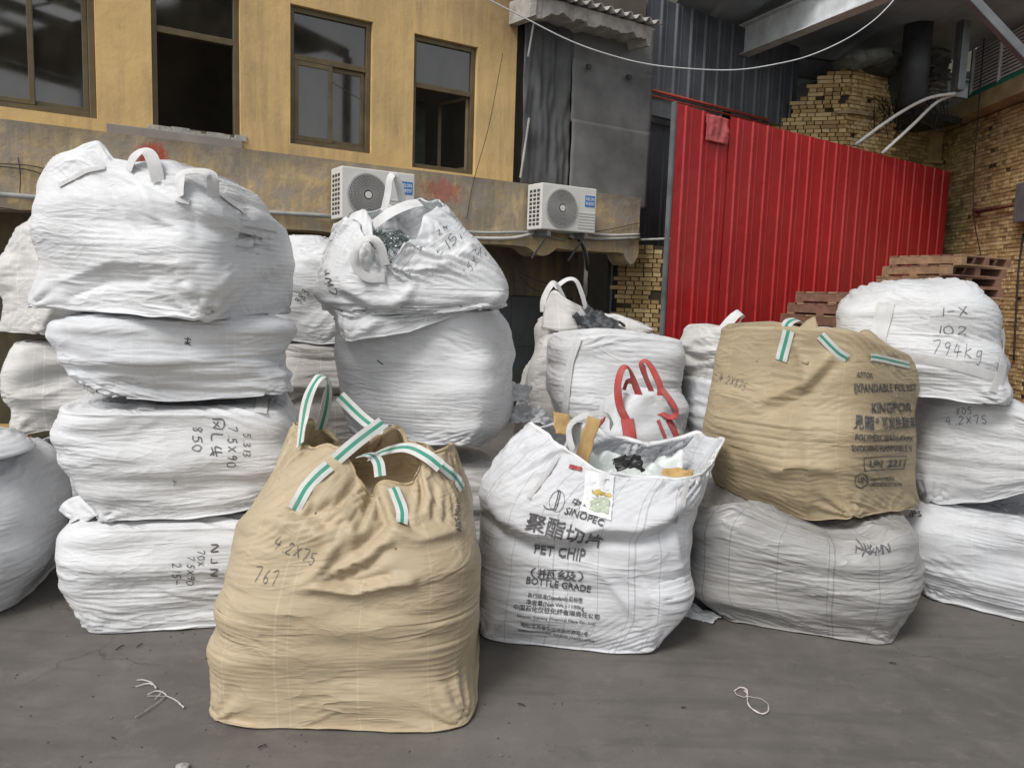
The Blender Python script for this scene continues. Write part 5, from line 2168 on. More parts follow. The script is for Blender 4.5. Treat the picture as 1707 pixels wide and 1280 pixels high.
# two pale pipes arching down from the corbel behind the fence
for i, pts in enumerate(([(1592, 156), (1545, 165), (1490, 195), (1425, 242)], [(1592, 157), (1560, 172), (1520, 210), (1470, 256)])):
    pp = [at(x, y, 11.95 + 0.03 * k + i * 0.06) for k, (x, y) in enumerate(pts)]
    o = tube_part('pale_pipe', pp, 0.024, m_pipe, None)
    tag(o, ['upper of the two pale pipes arching down behind the fence beside the brick stack', 'lower of the two pale pipes arching down behind the fence beside the brick stack'][i], 'pipe')
# sagging white wire across the top of the picture
wpts = [(780, -20), (815, 0), (870, 28), (945, 66), (1010, 90), (1078, 107), (1150, 115), (1225, 117), (1290, 108), (1350, 93), (1410, 66), (1452, 38), (1478, 14), (1500, -12)]
o = tube_part('overhead_wire', [at(x, y, 7.2 + 0.002 * (x - 780)) for x, y in wpts], 0.006, m_wire, None, 6, n=90)
tag(o, 'thin white wire sagging across the top of the yard', 'wire')

# brick stack in the dark passage between ledge and fence
bp = thing('brick_stack', 'dark brick stack in the narrow gap between the ledge and the red fence', 'brick stack', at(1070, 520, 10.9)[:] if False else (at(1070, 520, 10.9).x, 10.9, 0))
a0, a1 = at(1032, 420, 11.0), at(1108, 420, 10.8)
bf = Frame((a0.x, a0.y), (a1.x - a0.x, a1.y - a0.y))
bl = (a1 - a0).length
zz1 = at(1070, 410, 10.9).z
brick_face(bp, bf, 0, bl, 0.9, zz1, seed=12, limit=170, header=0.8, wall_mat=m_mortar_d)
q = MB()
bf.box(q, 0, bl, 0, 0.9, -0.5, 0)
q.build('base', m_mortar_d, bp)
tube_part('rail', [at(1062, 400, 10.4), at(1118, 398, 10.0)], 0.015, m_pipe_grey, bp)
# ------------------------------------------------------------------ bag materials
m_white = bag_mat('white_woven_fabric', (0.715, 0.725, 0.74), seed=1, dirt_amt=0.38, thread_amt=0.14)
m_white_b = bag_mat('white_woven_fabric_cool', (0.68, 0.695, 0.72), seed=2, dirt_amt=0.45, thread_amt=0.14)
m_white_c = bag_mat('white_woven_fabric_dirty', (0.64, 0.63, 0.615), dirt=(0.30, 0.27, 0.24), dirt_amt=0.55, seed=3, low_dirt=0.25)
m_grey = bag_mat('grey_film_fabric', (0.37, 0.365, 0.36), dirt=(0.22, 0.20, 0.18), dirt_amt=0.6, thread=(0.15, 0.15, 0.15), thread_amt=0.6, thread_gap=0.21, seed=4, low_dirt=0.3, fine=1.3)
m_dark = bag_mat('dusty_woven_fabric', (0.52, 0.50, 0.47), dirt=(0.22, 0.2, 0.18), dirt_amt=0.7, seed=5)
m_pet = bag_mat('printed_woven_fabric', (0.66, 0.67, 0.695), dirt=(0.30, 0.29, 0.28), dirt_amt=0.5, thread=(0.25, 0.25, 0.26), thread_amt=0.45, thread_gap=0.13, seed=6)
m_beige = bag_mat('beige_woven_fabric', (0.49, 0.395, 0.265), dirt=(0.33, 0.26, 0.16), dirt_amt=0.5, thread=(0.72, 0.62, 0.45), thread_amt=0.2, thread_gap=0.24, seed=7, flecks=0.8)
m_beige2 = bag_mat('tan_woven_fabric', (0.43, 0.345, 0.22), dirt=(0.27, 0.21, 0.13), dirt_amt=0.5, thread=(0.62, 0.52, 0.36), thread_amt=0.16, thread_gap=0.27, seed=8, flecks=0.6)
m_strap_g = strap_mat('green_striped_webbing', 'green')
m_strap_r = strap_mat('red_webbing', 'red')
m_strap_w = strap_mat('white_webbing', 'white')
m_ink = ink_mat('black_marker_ink', (0.035, 0.035, 0.045))
m_print = ink_mat('dark_printing_ink', (0.022, 0.02, 0.022))
m_hem = simple_mat('beige_hem_webbing', (0.46, 0.36, 0.22), 0.75, 0.2, 60, bump=0.002)
m_white_hem = simple_mat('white_hem_webbing', (0.74, 0.74, 0.74), 0.7, 0.1, 40, bump=0.001)
BG = 'bulk bags stacked in the yard'
BN = 'bulk_bag'

m_grey.node_tree.nodes['Principled BSDF'].inputs['Roughness'].default_value = 0.36
m_grey.node_tree.nodes['Principled BSDF'].inputs['Specular IOR Level'].default_value = 0.6

# ---- left front stack of four
A1 = make_bag(BN, 'white bulk bag on the ground at the bottom of the tall left stack', 'bag', m_white,
              [(1045, 152, 500), (1000, 125, 505), (930, 103, 510), (865, 96, 505), (835, 120, 490)], 3.9, 0.53, yaw=0.22, n_base=9, n_mid=4, z0=0.0, seed=3, ev=0.075, NV=80, NU=190, lu=12, lv=2.6, group=BG)
A2 = make_bag(BN, 'white bulk bag with black writing down its right side, in the tall left stack', 'bag', m_white,
              [(848, 172, 472), (800, 135, 488), (740, 105, 496), (690, 90, 494), (665, 100, 480)], 3.9, 0.53, yaw=0.25, n_mid=4,
              base_curve=[(150, 862), (172, 868), (300, 866), (400, 852), (480, 830)], seed=14, ev=0.06, NV=90, NU=190, lu=14, lv=3.4, group=BG)
A3 = make_bag(BN, 'flattened white bulk bag without writing, just under the top of the tall left stack', 'bag', m_white_b,
              [(652, 160, 478), (620, 110, 483), (580, 94, 484), (545, 93, 484), (528, 110, 470)], 3.9, 0.53, yaw=0.33,
              base_curve=[(100, 635), (175, 655), (280, 670), (400, 662), (482, 650)], seed=21, ev=0.06, NV=64, NU=190, lu=11, lv=2.6, group=BG)
A4 = make_bag(BN, 'big white bulk bag with two white loops on top of the tall left stack', 'bag', m_white,
              [(522, 58, 478), (480, 60, 484), (420, 58, 490), (370, 62, 480), (330, 72, 460), (300, 95, 430), (285, 130, 400)], 3.9, 0.54, yaw=-0.12, n_base=8,
              base_curve=[(52, 510), (120, 518), (260, 527), (350, 535), (480, 520)],
              top_curve=[(70, 335), (100, 288), (128, 262), (150, 262), (175, 274), (210, 268), (235, 262), (262, 292), (300, 300), (345, 292), (380, 300), (430, 328)],
              top_mode='tuck', seed=5, folds=[([(300, 330), (330, 372), (400, 395), (480, 400)], 12, -0.02), ([(85, 480), (190, 430), (330, 445)], 14, 0.02), ([(100, 500), (180, 468), (260, 470)], 10, -0.02), ([(350, 525), (330, 490), (300, 470)], 9, 0.02), ([(352, 525), (365, 480), (385, 450)], 8, 0.018), ([(230, 300), (260, 360), (330, 400)], 12, 0.02), ([(180, 300), (200, 360), (240, 400)], 12, -0.018), ([(400, 350), (420, 400), (470, 440)], 11, -0.018)], ev=0.05, NV=110, NU=200, lu=12, lv=3.6, bigfold=0.02, group=BG)
# ---- far left, behind
B3 = make_bag(BN, 'white bulk bag on the ground behind the bag cut off by the left edge', 'bag', m_white_b,
              [(868, 45, 230), (820, 30, 240), (770, 25, 240), (735, 38, 220)], 5.05, 0.45, yaw=0.3, z0=0.0, seed=31, NV=50, NU=110, group=BG)
B2 = make_bag(BN, 'white bulk bag in the middle of the far left stack, half hidden', 'bag', m_white_c,
              [(716, 32, 215), (690, 15, 225), (640, 8, 230), (600, 14, 230), (570, 26, 215)], 5.05, 0.45, yaw=0.3, base_curve=[(10, 722), (100, 718), (230, 715)], seed=33, NV=60, NU=120, lu=8, lv=3, group=BG)
B1 = make_bag(BN, 'topmost white bulk bag of the far left stack, half hidden', 'bag', m_white_c,
              [(545, -5, 205), (500, 2, 215), (460, 2, 215), (420, 12, 205), (390, 28, 190), (372, 50, 160)], 5.05, 0.45, yaw=-0.3, base_curve=[(0, 552), (100, 558), (230, 550)], top_mode='dome', seed=35, NV=60, NU=120, lu=8, lv=3, group=BG)
Cb = make_bag(BN, 'white bulk bag on the ground cut off by the left edge of the photo', 'bag', m_white_b,
              [(1045, -170, 85), (1000, -190, 95), (930, -195, 98), (860, -190, 99), (800, -180, 80), (765, -160, 35), (752, -120, 5)], 3.75, 0.58, yaw=0.62, n_base=8, n_mid=5, z0=0.0, top_mode='dome', seed=41, ev=0.07, NV=90, NU=170, diag=1.0, lu=12, lv=3.2, group=BG)
# ---- second stack
D3 = make_bag(BN, 'white bulk bag at the bottom of the second stack, behind the beige bag', 'bag', m_white_c,
              [(905, 570, 830), (860, 555, 850), (800, 555, 850), (765, 575, 830)], 4.85, 0.46, yaw=0.3, z0=0.0, seed=43, NV=60, NU=130, group=BG)
D2 = make_bag(BN, 'tall smooth white bulk bag right under the open bag of metal cuttings', 'bag', m_white,
              [(738, 590, 820), (700, 566, 852), (640, 558, 861), (590, 558, 858), (540, 565, 845), (515, 590, 830)], 4.85, 0.46, yaw=-0.2, n_base=8, n_mid=3.6,
              base_curve=[(560, 700), (600, 728), (700, 742), (800, 745), (835, 715), (860, 690)], seed=47, ev=0.035, NV=100, NU=170, lu=10, lv=3.6, group=BG)
# ---- behind, between the two stacks
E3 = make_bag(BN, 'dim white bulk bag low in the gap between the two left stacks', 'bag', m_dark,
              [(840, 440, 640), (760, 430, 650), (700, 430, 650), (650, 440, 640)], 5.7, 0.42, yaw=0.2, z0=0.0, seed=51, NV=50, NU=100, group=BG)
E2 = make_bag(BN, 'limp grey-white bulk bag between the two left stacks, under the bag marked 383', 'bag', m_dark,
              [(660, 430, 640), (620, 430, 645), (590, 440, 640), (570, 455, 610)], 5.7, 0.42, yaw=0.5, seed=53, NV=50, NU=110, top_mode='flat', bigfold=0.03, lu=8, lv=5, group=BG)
E1 = make_bag(BN, 'white bulk bag marked 383 in the gap between the two left stacks', 'bag', m_white,
              [(565, 445, 610), (530, 430, 630), (480, 430, 635), (440, 440, 625), (412, 460, 580), (400, 480, 560)], 5.7, 0.42, yaw=0.2, base_curve=[(440, 560), (530, 575), (640, 560)], seed=55, NV=70, NU=120, diag=1.2, group=BG)
# ---- middle back
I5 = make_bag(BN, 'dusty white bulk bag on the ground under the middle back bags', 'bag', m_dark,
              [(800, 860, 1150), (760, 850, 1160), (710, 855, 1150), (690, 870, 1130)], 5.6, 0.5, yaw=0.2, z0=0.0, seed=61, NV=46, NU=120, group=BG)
I0 = make_bag(BN, 'dusty bulk bag with crumpled open top behind the middle bags, before the grey door', 'bag', m_white_c,
              [(770, 868, 1085), (700, 870, 1090), (640, 880, 1090), (590, 893, 1090), (555, 895, 1088), (540, 900, 1080)], 6.5, 0.5, yaw=0.3, z0=0.0,
              top_curve=[(890, 545), (905, 532), (940, 528), (980, 540), (1010, 525), (1040, 530), (1090, 550)], top_mode='tuck', bigfold=0.03, seed=63, NV=70, NU=130, lu=8, lv=3, group=BG)
I1 = make_bag(BN, 'rounded white bulk bag with a vertical white strap, behind the printed open bag', 'bag', m_white,
              [(725, 950, 1130), (690, 925, 1140), (640, 912, 1142), (600, 912, 1140), (585, 912, 1138), (566, 922, 1134)], 5.5, 0.46, yaw=0.1, n_mid=4,
              top_curve=[(912, 560), (930, 560), (1000, 553), (1050, 556), (1138, 568)], top_mode='flat', seed=65, NV=80, NU=150, ev=0.05, lu=9, lv=3, group=BG)
I4 = make_bag(BN, 'white bulk bag low behind the red loops, left of the tan bag', 'bag', m_white_b,
              [(800, 1135, 1300), (740, 1128, 1310), (680, 1126, 1310), (630, 1130, 1300)], 5.5, 0.42, yaw=0.2, z0=0.0, seed=67, NV=60, NU=120, diag=1.5, group=BG)
I3 = make_bag(BN, 'white bulk bag with a grey loop standing up, left of the tan bag', 'bag', m_white_c,
              [(640, 1138, 1290), (610, 1130, 1300), (580, 1132, 1300), (560, 1140, 1290)], 5.5, 0.42, yaw=0.4, top_curve=[(1130, 560), (1160, 545), (1200, 545), (1290, 560)],
              top_mode='tuck', seed=69, NV=50, NU=120, diag=1.5, bigfold=0.025, group=BG)
I2 = make_bag(BN, 'greyish bulk bag leaning low between the second stack and the strapped bag', 'bag', m_white_c,
              [(790, 855, 1000), (720, 862, 1000), (660, 868, 990), (610, 878, 985), (575, 895, 975)], 6.05, 0.30, yaw=0.1, z0=0.0, seed=68, NV=60, NU=110, diag=1.3, lu=8, lv=3, bigfold=0.02, top_mode='dome', group=BG)
# ---- right stack
L3 = make_bag(BN, 'pale bulk bag with vertical grey threads on the ground at the right edge', 'bag', m_white_b,
              [(1000, 1538, 1800), (960, 1522, 1825), (900, 1512, 1835), (860, 1515, 1830), (840, 1530, 1810)], 4.3, 0.58, yaw=-0.56, n_base=9, n_mid=5, z0=0.0, seed=71, NV=80, NU=190, ev=0.06, lu=12, lv=2.8, group=BG)
L2 = make_bag(BN, 'white bulk bag marked 4.2X75 in the middle of the right-hand stack', 'bag', m_white,
              [(828, 1526, 1760), (790, 1516, 1775), (740, 1512, 1780), (700, 1515, 1765), (675, 1525, 1735)], 4.35, 0.56, yaw=-0.56, n_base=9, n_mid=5,
              base_curve=[(1510, 832), (1580, 840), (1640, 840), (1707, 820)], top_curve=[(1500, 672), (1560, 668), (1620, 672), (1660, 682), (1700, 700)], seed=74, NV=80, NU=180, ev=0.06, lu=12, lv=3.2, top_mode='dome', group=BG)
L1 = make_bag(BN, 'round white bulk bag marked 794kg on top of the right-hand stack', 'bag', m_white,
              [(660, 1405, 1672), (630, 1390, 1686), (590, 1386, 1691), (550, 1388, 1680), (520, 1394, 1660), (502, 1412, 1635)], 4.4, 0.54, yaw=-0.5, n_mid=3.6,
              base_curve=[(1400, 640), (1500, 655), (1600, 668), (1680, 675)], top_curve=[(1400, 505), (1440, 495), (1490, 499), (1550, 487), (1600, 490), (1640, 510)], seed=75, NV=100, NU=180, ev=0.06, lu=12, lv=3.2, top_mode='dome', group=BG)
# ---- grey wrapped bag and the tan bag on it
K = make_bag(BN, 'grey dirty shiny bulk bag lying on the ground under the tan printed bag', 'bag', m_grey,
             [(1062, 1200, 1488), (1010, 1158, 1510), (950, 1142, 1522), (890, 1140, 1526), (850, 1145, 1527), (828, 1165, 1520)], 4.05, 0.55, yaw=-0.3, n_mid=4.6, z0=0.0,
             top_curve=[(1140, 830), (1190, 812), (1260, 842), (1340, 864), (1390, 856), (1420, 842), (1520, 850)], seed=81, NV=96, NU=210, ev=0.05, lu=16, lv=1.8, amp=0.004, group=BG)
J = make_bag(BN, 'tan bulk bag printed EXPANDABLE and UN 2211 standing on the grey bag', 'bag', m_beige2,
             [(838, 1215, 1524), (800, 1184, 1528), (740, 1166, 1529), (680, 1178, 1532), (630, 1192, 1534), (590, 1200, 1530), (565, 1203, 1520)], 4.12, 0.5, yaw=0.72,
             base_curve=[(1180, 800), (1240, 838), (1345, 868), (1440, 858), (1530, 848)],
             top_curve=[(1200, 554), (1225, 545), (1330, 543), (1365, 548), (1400, 562), (1460, 580), (1515, 597), (1535, 612)],
             folds=[([(1322, 560), (1340, 610), (1345, 660)], 9, 0.016), ([(1392, 585), (1340, 640), (1265, 672)], 9, 0.02), ([(1400, 600), (1350, 655), (1280, 690)], 9, -0.015), ([(1275, 790), (1330, 775), (1400, 785)], 8, 0.015), ([(1345, 700), (1348, 780), (1345, 860)], 9, 0.015)],
             top_mode='tuck', seed=83, NV=120, NU=210, ev=0.05, lu=13, lv=3.6, bigfold=0.014, group=BG)
# ---- bag of cuttings, tilted, on the second stack
D1 = make_bag(BN, 'open white bulk bag full of metal cuttings tilted on top of the second stack', 'bag', m_white,
              [(540, 560, 812), (505, 528, 846), (478, 526, 845)], 4.7, 0.46, yaw=0.27,
              base_curve=[(525, 520), (560, 550), (590, 569), (680, 555), (760, 528), (848, 487)],
              rim=[at(562, 374, 4.7), at(578, 362, 4.5), at(598, 372, 4.36), at(615, 400, 4.27), at(638, 446, 4.22), at(662, 425, 4.24), at(690, 392, 4.32), at(712, 356, 4.45), at(738, 340, 4.7), at(715, 332, 4.92), at(670, 338, 5.0), at(625, 350, 5.0), at(585, 356, 4.9)],
              seed=87, NV=80, NU=200, ev=0.05, lu=12, lv=3.6, rim_rows=40, neck_fold=2.6, diag=1.0, group=BG,
              folds=[([(560, 470), (620, 505), (690, 500)], 9, 0.025), ([(700, 470), (640, 520), (600, 560)], 9, 0.02), ([(690, 455), (760, 430), (800, 400)], 8, 0.02),
                     ([(560, 490), (620, 525), (700, 520)], 8, -0.02), ([(640, 450), (655, 490), (690, 520)], 8, -0.02), ([(790, 520), (820, 500), (845, 486)], 9, 0.02)])
# ---- red loop bag behind the printed one
H = make_bag(BN, 'white bulk bag with standing red loops behind the printed open bag', 'bag', m_white_b,
             [(880, 975, 1160), (800, 965, 1165), (760, 975, 1160), (735, 980, 1152), (700, 992, 1144), (672, 1008, 1130), (655, 1025, 1118)], 4.75, 0.28, yaw=0.2, z0=0.0,
             top_mode='tuck', bigfold=0.025, seed=91, NV=70, NU=120, lu=3.5, lv=9, group=BG)
# ---- printed open bag
G = make_bag(BN, 'open white bulk bag printed PET CHIP with bits of rubbish showing in its mouth', 'bag', m_pet,
             [(1075, 803, 1090), (1030, 797, 1112), (960, 797, 1137), (900, 798, 1142), (850, 799, 1146), (815, 801, 1160)], 3.84, 0.51, yaw=-0.12, n_base=9, z0=0.0,
             rim=[at(868, 722, 3.910), at(885, 706, 3.760), at(925, 738, 3.570), at(965, 760, 3.510), at(1000, 778, 3.470), at(1055, 793, 3.470), at(1110, 800, 3.490), at(1150, 795, 3.530), at(1180, 780, 3.660),
                  at(1206, 738, 3.860), at(1170, 722, 4.060), at(1130, 730, 4.110), at(1060, 735, 4.210), at(985, 712, 4.210), at(925, 705, 4.110)],
             seed=93, NV=96, NU=220, ev=0.05, lu=13, lv=3.2, rim_rows=34, neck_fold=1.8, diag=-1.0, group=BG, hem_mat=m_white_hem, inner_rows=40,
             folds=[([(800, 850), (840, 893), (885, 918), (945, 922), (1000, 905), (1060, 908), (1110, 890), (1150, 850)], 12, -0.035),
                    ([(805, 815), (840, 862), (890, 885), (945, 890), (1000, 876), (1060, 880), (1105, 865), (1150, 820)], 17, 0.04),
                    ([(1120, 870), (1128, 930), (1138, 960)], 9, 0.02), ([(990, 940), (1040, 1000), (1080, 1060)], 8, 0.012), ([(1050, 930), (1085, 990), (1095, 1040)], 8, -0.015)])
# ---- front beige bag
Fb = make_bag(BN, 'large beige bulk bag marked 767 with open top and green striped loops, nearest the camera', 'bag', m_beige,
              [(1185, 349, 796), (1130, 347, 792), (1060, 349, 794), (980, 355, 799), (910, 364, 801), (870, 378, 798), (838, 402, 790)], 3.2, 0.53, yaw=0.03, z0=0.0,
              rim=[at(492, 702, 3.250), at(508, 742, 3.070), at(545, 745, 2.980), at(580, 768, 2.920), at(604, 800, 2.900), at(622, 832, 2.920), at(640, 800, 2.900), at(668, 806, 2.920), at(690, 790, 2.950),
                   at(715, 762, 3.000), at(754, 742, 3.150), at(730, 752, 3.400), at(690, 738, 3.500), at(662, 710, 3.560), at(640, 722, 3.520), at(600, 735, 3.520), at(565, 742, 3.500), at(535, 706, 3.420)],
              seed=95, NV=120, NU=240, ev=0.026, lu=14, lv=4, rim_rows=44, neck_fold=3.4, bigfold=0.02, n_base=7, group=BG, hem_mat=m_hem, inner_rows=52,
              folds=[([(560, 900), (540, 940), (512, 974)], 9, 0.035), ([(512, 976), (590, 985), (655, 970), (700, 966)], 8, 0.03), ([(660, 890), (620, 925), (525, 970)], 9, 0.028),
                     ([(650, 905), (610, 945), (560, 965)], 9, -0.03), ([(530, 955), (590, 972), (660, 955)], 7, -0.02), ([(622, 838), (640, 868), (612, 900), (585, 925)], 9, -0.035),
                     ([(540, 845), (575, 870), (600, 900)], 10, 0.025), ([(650, 850), (690, 875), (765, 850)], 10, -0.02), ([(640, 880), (700, 900), (780, 880)], 9, 0.02),
                     ([(470, 840), (520, 858), (560, 880)], 9, -0.02), ([(378, 885), (440, 860), (500, 875), (560, 905)], 12, 0.016), ([(600, 800), (560, 840), (500, 855)], 10, -0.02)])
# ------------------------------------------------------------------ canopy over the yard behind the camera (mirrored in the windows)
def canopy():
    r = thing('yard_canopy', 'high dark canopy with translucent skylights over the yard, seen mirrored in the windows', 'canopy', (2, -3, 0))
    m_can = simple_mat('dark_canopy_sheet', (0.05, 0.055, 0.06), 0.7, 0.2, 2)
    m_sky, nt, p = new_mat('translucent_skylight_sheet')
    tb = nt.nodes.new('ShaderNodeBsdfTranslucent')
    tb.inputs['Color'].default_value = (0.93, 0.95, 0.95, 1)
    nt.links.new(tb.outputs[0], nt.nodes['Material Output'].inputs['Surface'])
    x0, x1, y0, y1, z = 0.2, 6.2, -6.5, 2.4, 7.0
    bays = [(y0 + k * 1.27, y0 + (k + 1) * 1.27) for k in range(7)]
    lanes = [(0.9, 1.75), (1.85, 2.7)]
    for (a, b) in bays:
        m = MB()
        c = [(x0, lanes[0][0]), (lanes[0][1], lanes[1][0]), (lanes[1][1], x1)]
        for (u, v) in c:
            m.box(((u + v) / 2, (a + b) / 2, z), (v - u, b - a - 0.004, 0.02))
        for (u, v) in lanes:
            m.box(((u + v) / 2, a + 0.28, z), (v - u - 0.004, 0.55, 0.02))
        m.build('roof_panel', m_can, r)
        for (u, v) in lanes:
            g = MB()
            g.box(((u + v) / 2, (a + 0.56 + b) / 2, z), (v - u - 0.01, b - a - 0.57, 0.004))
            g.build('skylight', m_sky, r)
    for a in (y0, -2.05, y1):
        m = MB()
        m.box(((x0 + x1) / 2, a, z - 0.14), (x1 - x0, 0.08, 0.22))
        m.build('beam', m_can, r)
    for (x, y) in ((x1, y0), (x0, y0), (x1, y1)):
        m = MB()
        m.box((x, y, z / 2 - 0.1), (0.14, 0.14, z - 0.2))
        m.build('column', m_can, r)


canopy()

# ------------------------------------------------------------------ lettering on the bags
def art(B, txt, pl_, pr_, h_, bold=0.02, shear=0.0, mat=None, space=1.0):
    cjk = any(ord(c_) > 0x2e00 for c_ in txt)
    V, F = text_flat(txt, 0.0, shear, space)
    if bold:
        n0 = len(V)
        V0, F0 = V, F
        for k, (ox, oy) in enumerate(((bold, 0), (bold * 0.5, bold), (bold * 0.5, -bold * 0.6))):
            o = print_on_bag(B, V0 + np.array([ox * 0.9, oy * 0.9]), F0, pl_, pr_, h_, mat or m_print, off=(0.0052 if B is J else 0.0042) + 0.0004 * k)
            o['kind'] = 'stuff'
    o = print_on_bag(B, V, F, pl_, pr_, h_, mat or m_print, off=0.0047 if B is J else 0.0037)
    o['kind'] = 'stuff'
    return o


def hand(B, txt, pl_, pr_, h_, w=2.2, seed=0):
    o = handwriting(B, txt, pl_, pr_, h_, m_ink, w=w * 0.68, seed=seed)
    o['kind'] = 'stuff'
    return o


def loop_art(segs):
    """list of polylines with half width -> flat ribbon mesh"""
    V, F = [], []
    for pts, hw in segs:
        P = [Vector((x, y, 0)) for x, y in pts]
        n0 = len(V)
        for k, p in enumerate(P):
            t = (P[min(k + 1, len(P) - 1)] - P[max(0, k - 1)]).normalized()
            V += [(p.x - t.y * hw, p.y + t.x * hw), (p.x + t.y * hw, p.y - t.x * hw)]
        for k in range(len(P) - 1):
            F.append((n0 + 2 * k, n0 + 2 * k + 1, n0 + 2 * k + 3, n0 + 2 * k + 2))
    return np.array(V), F


def circ(cx_, cy_, rx, ry, a0=0, a1=360, n=28):
    return [(cx_ + rx * math.cos(math.radians(a0 + (a1 - a0) * i / n)), cy_ + ry * math.sin(math.radians(a0 + (a1 - a0) * i / n))) for i in range(n + 1)]


# tan bag
art(J, 'ASTOR', (1427, 628), (1454, 630), 9.5, 0.03)
art(J, 'EXPANDABLE POLYST', (1424, 655), (1526, 651), 14, 0.04)
art(J, 'KINGPOR', (1452, 688), (1518, 686), 16, 0.06)
art(J, '見龍', (1422, 713), (1456, 714), 18, 0.04)
art(J, '®', (1458, 706), (1464, 706), 9)
art(J, '可发性聚苯', (1470, 713), (1524, 711), 15, 0.035)
art(J, 'POLYMERIC BEADS,EXPA', (1424, 733), (1520, 736), 10, 0.03, 0.2)
art(J, 'EVOLVING FLAMMABLE V', (1421, 752), (1520, 752), 10.5, 0.03)
art(J, 'UN  2211', (1449, 778), (1508, 776), 12, 0.06, 0.2)
V, F = loop_art([([(0, 0), (1, 0.02), (1.06, 0.32), (0.06, 0.30), (0, 0)], 0.012)])
o = print_on_bag(J, V, F, (1440, 784), (1511, 782), 52, m_print)
V, F = loop_art([(circ(0.5, 0.5, 0.5, 0.5), 0.045)])
print_on_bag(J, V, F, (1424, 812), (1447, 812), 17, m_print)
art(J, 'UN', (1429, 804), (1443, 804), 10, 0.02)
art(J, '13H1/Y/0725', (1450, 800), (1490, 800), 6, 0.01, 0.2)
art(J, 'CN/C230701/2136790', (1448, 810), (1503, 809), 6, 0.01, 0.2)
hand(J, '4.2X875', (1199, 634), (1240, 652), 14, 1.6)
# printed open bag
art(G, '聚酯切片', (874, 882), (1003, 914), 24, 0.03)
art(G, 'PET CHIP', (890, 922), (974, 936), 18, 0.05)
art(G, '（瓶级）', (884, 960), (972, 967), 13, 0.02)
art(G, 'BOTTLE GRADE', (877, 972), (984, 986), 12, 0.045)
art(G, '执行标准(Standard):见标签', (880, 994), (971, 1004), 6.6, 0.015)
art(G, '净含量(Net Wt.):1100kg', (877, 1005), (973, 1016), 6.8, 0.02)
art(G, '中国石化仪征化纤有限责任公司', (856, 1014), (998, 1031), 7.5, 0.02)
art(G, 'Sinopec Yizheng Chemical Fibre Co., Ltd.', (862, 1027), (991, 1041), 5, 0.015)
art(G, '地址:江苏省仪征市长江西路1号', (868, 1042), (978, 1060), 5.5, 0.01)
art(G, 'CHANGJIANG ROAD, YIZHENG, JIANGSU CHINA', (864, 1050), (990, 1069), 3.6, 0.01)
art(G, '中国石化', (950, 842), (1008, 862), 10, 0.02)
art(G, 'SINOPEC', (940, 856), (1004, 878), 12, 0.05)
V, F = loop_art([(circ(0.5, 0.5, 0.46, 0.46), 0.012), (circ(0.30, 0.55, 0.16, 0.42, -120, 100), 0.03), (circ(0.42, 0.55, 0.16, 0.42, -120, 100), 0.03), (circ(0.10, 0.25, 0.35, 0.15, 180, 330), 0.03)])
print_on_bag(G, V, F, (905, 851), (940, 856), 26, m_print)
# beige front bag
hand(Fb, '4.2X75', (455, 912), (522, 943), 20, 2.2, 3)
hand(Fb, '767', (422, 968), (460, 978), 26, 2.2, 5)
art(Fb, 'ABLE POLY', (767, 886), (765, 836), 9, 0.03)
# white bags
hand(A2, '850', (322, 712), (321, 752), 15, 2.4)
hand(A2, 'GUY', (352, 696), (350, 760), 20, 2.6)
hand(A2, '7.5X90', (380, 710), (379, 778), 15, 2.4)
hand(A2, '5.313', (406, 722), (405, 760), 12, 2.2)
hand(A2, '1-', (288, 800), (288, 810), 6, 1.2)
hand(A1, '215-', (288, 938), (287, 974), 14, 2.2)
hand(A1, '7.5X90', (312, 926), (311, 974), 12, 2.2)
hand(A1, '70X', (330, 916), (329, 942), 11, 2.0)
hand(A1, 'NJN', (352, 906), (351, 960), 12, 2.2)
hand(E1, '383', (500, 508), (516, 488), 12, 1.6)
hand(D1, '7.5X90', (776, 462), (812, 424), 16, 1.6)
hand(D1, '5151', (733, 424), (772, 398), 15, 1.5)
hand(D1, '24', (731, 392), (748, 380), 9, 1.3)
hand(D1, 'NM7', (540, 452), (548, 492), 11, 1.8)
hand(L1, '1-X', (1572, 527), (1614, 525), 15, 1.6)
hand(L1, '102', (1566, 556), (1611, 558), 14, 1.6)
hand(L1, '794kg', (1552, 590), (1636, 600), 24, 1.8)
hand(L2, '805', (1594, 691), (1621, 689), 10, 1.5)
hand(L2, '4.2X75', (1577, 708), (1646, 706), 13, 1.6)
art(L3, 'IPS', (1517, 862), (1538, 862), 10, 0.02)
for k in range(5):
    hand(K, 'NXKM'[k % 4], (1425 + 11 * k, 922 + (k * 7) % 9), (1440 + 11 * k, 917 + (k * 5) % 8), 15, 2.6, k)
hand(A3, 'K', (306, 574), (318, 576), 12, 2.6)
hand(D2, '-', (626, 603), (636, 611), 8, 3)

# ------------------------------------------------------------------ webbing
def air(pts, width, mat, B, normals=None, name='loop', n=36, thick=0.002):
    P = []
    Nn = []
    for q in pts:
        if len(q) == 2:
            p, nn = on_bag(B, q[0], q[1], 0.005)
        else:
            p, nn = at(*q), Vector((0, -1, 0.15))
        P.append(p)
        Nn.append(nn)
    if normals:
        Nn = [Vector(v) for v in normals]
    return ribbon(name, P, width, mat, B.root, Nn, n=n, thick=thick)


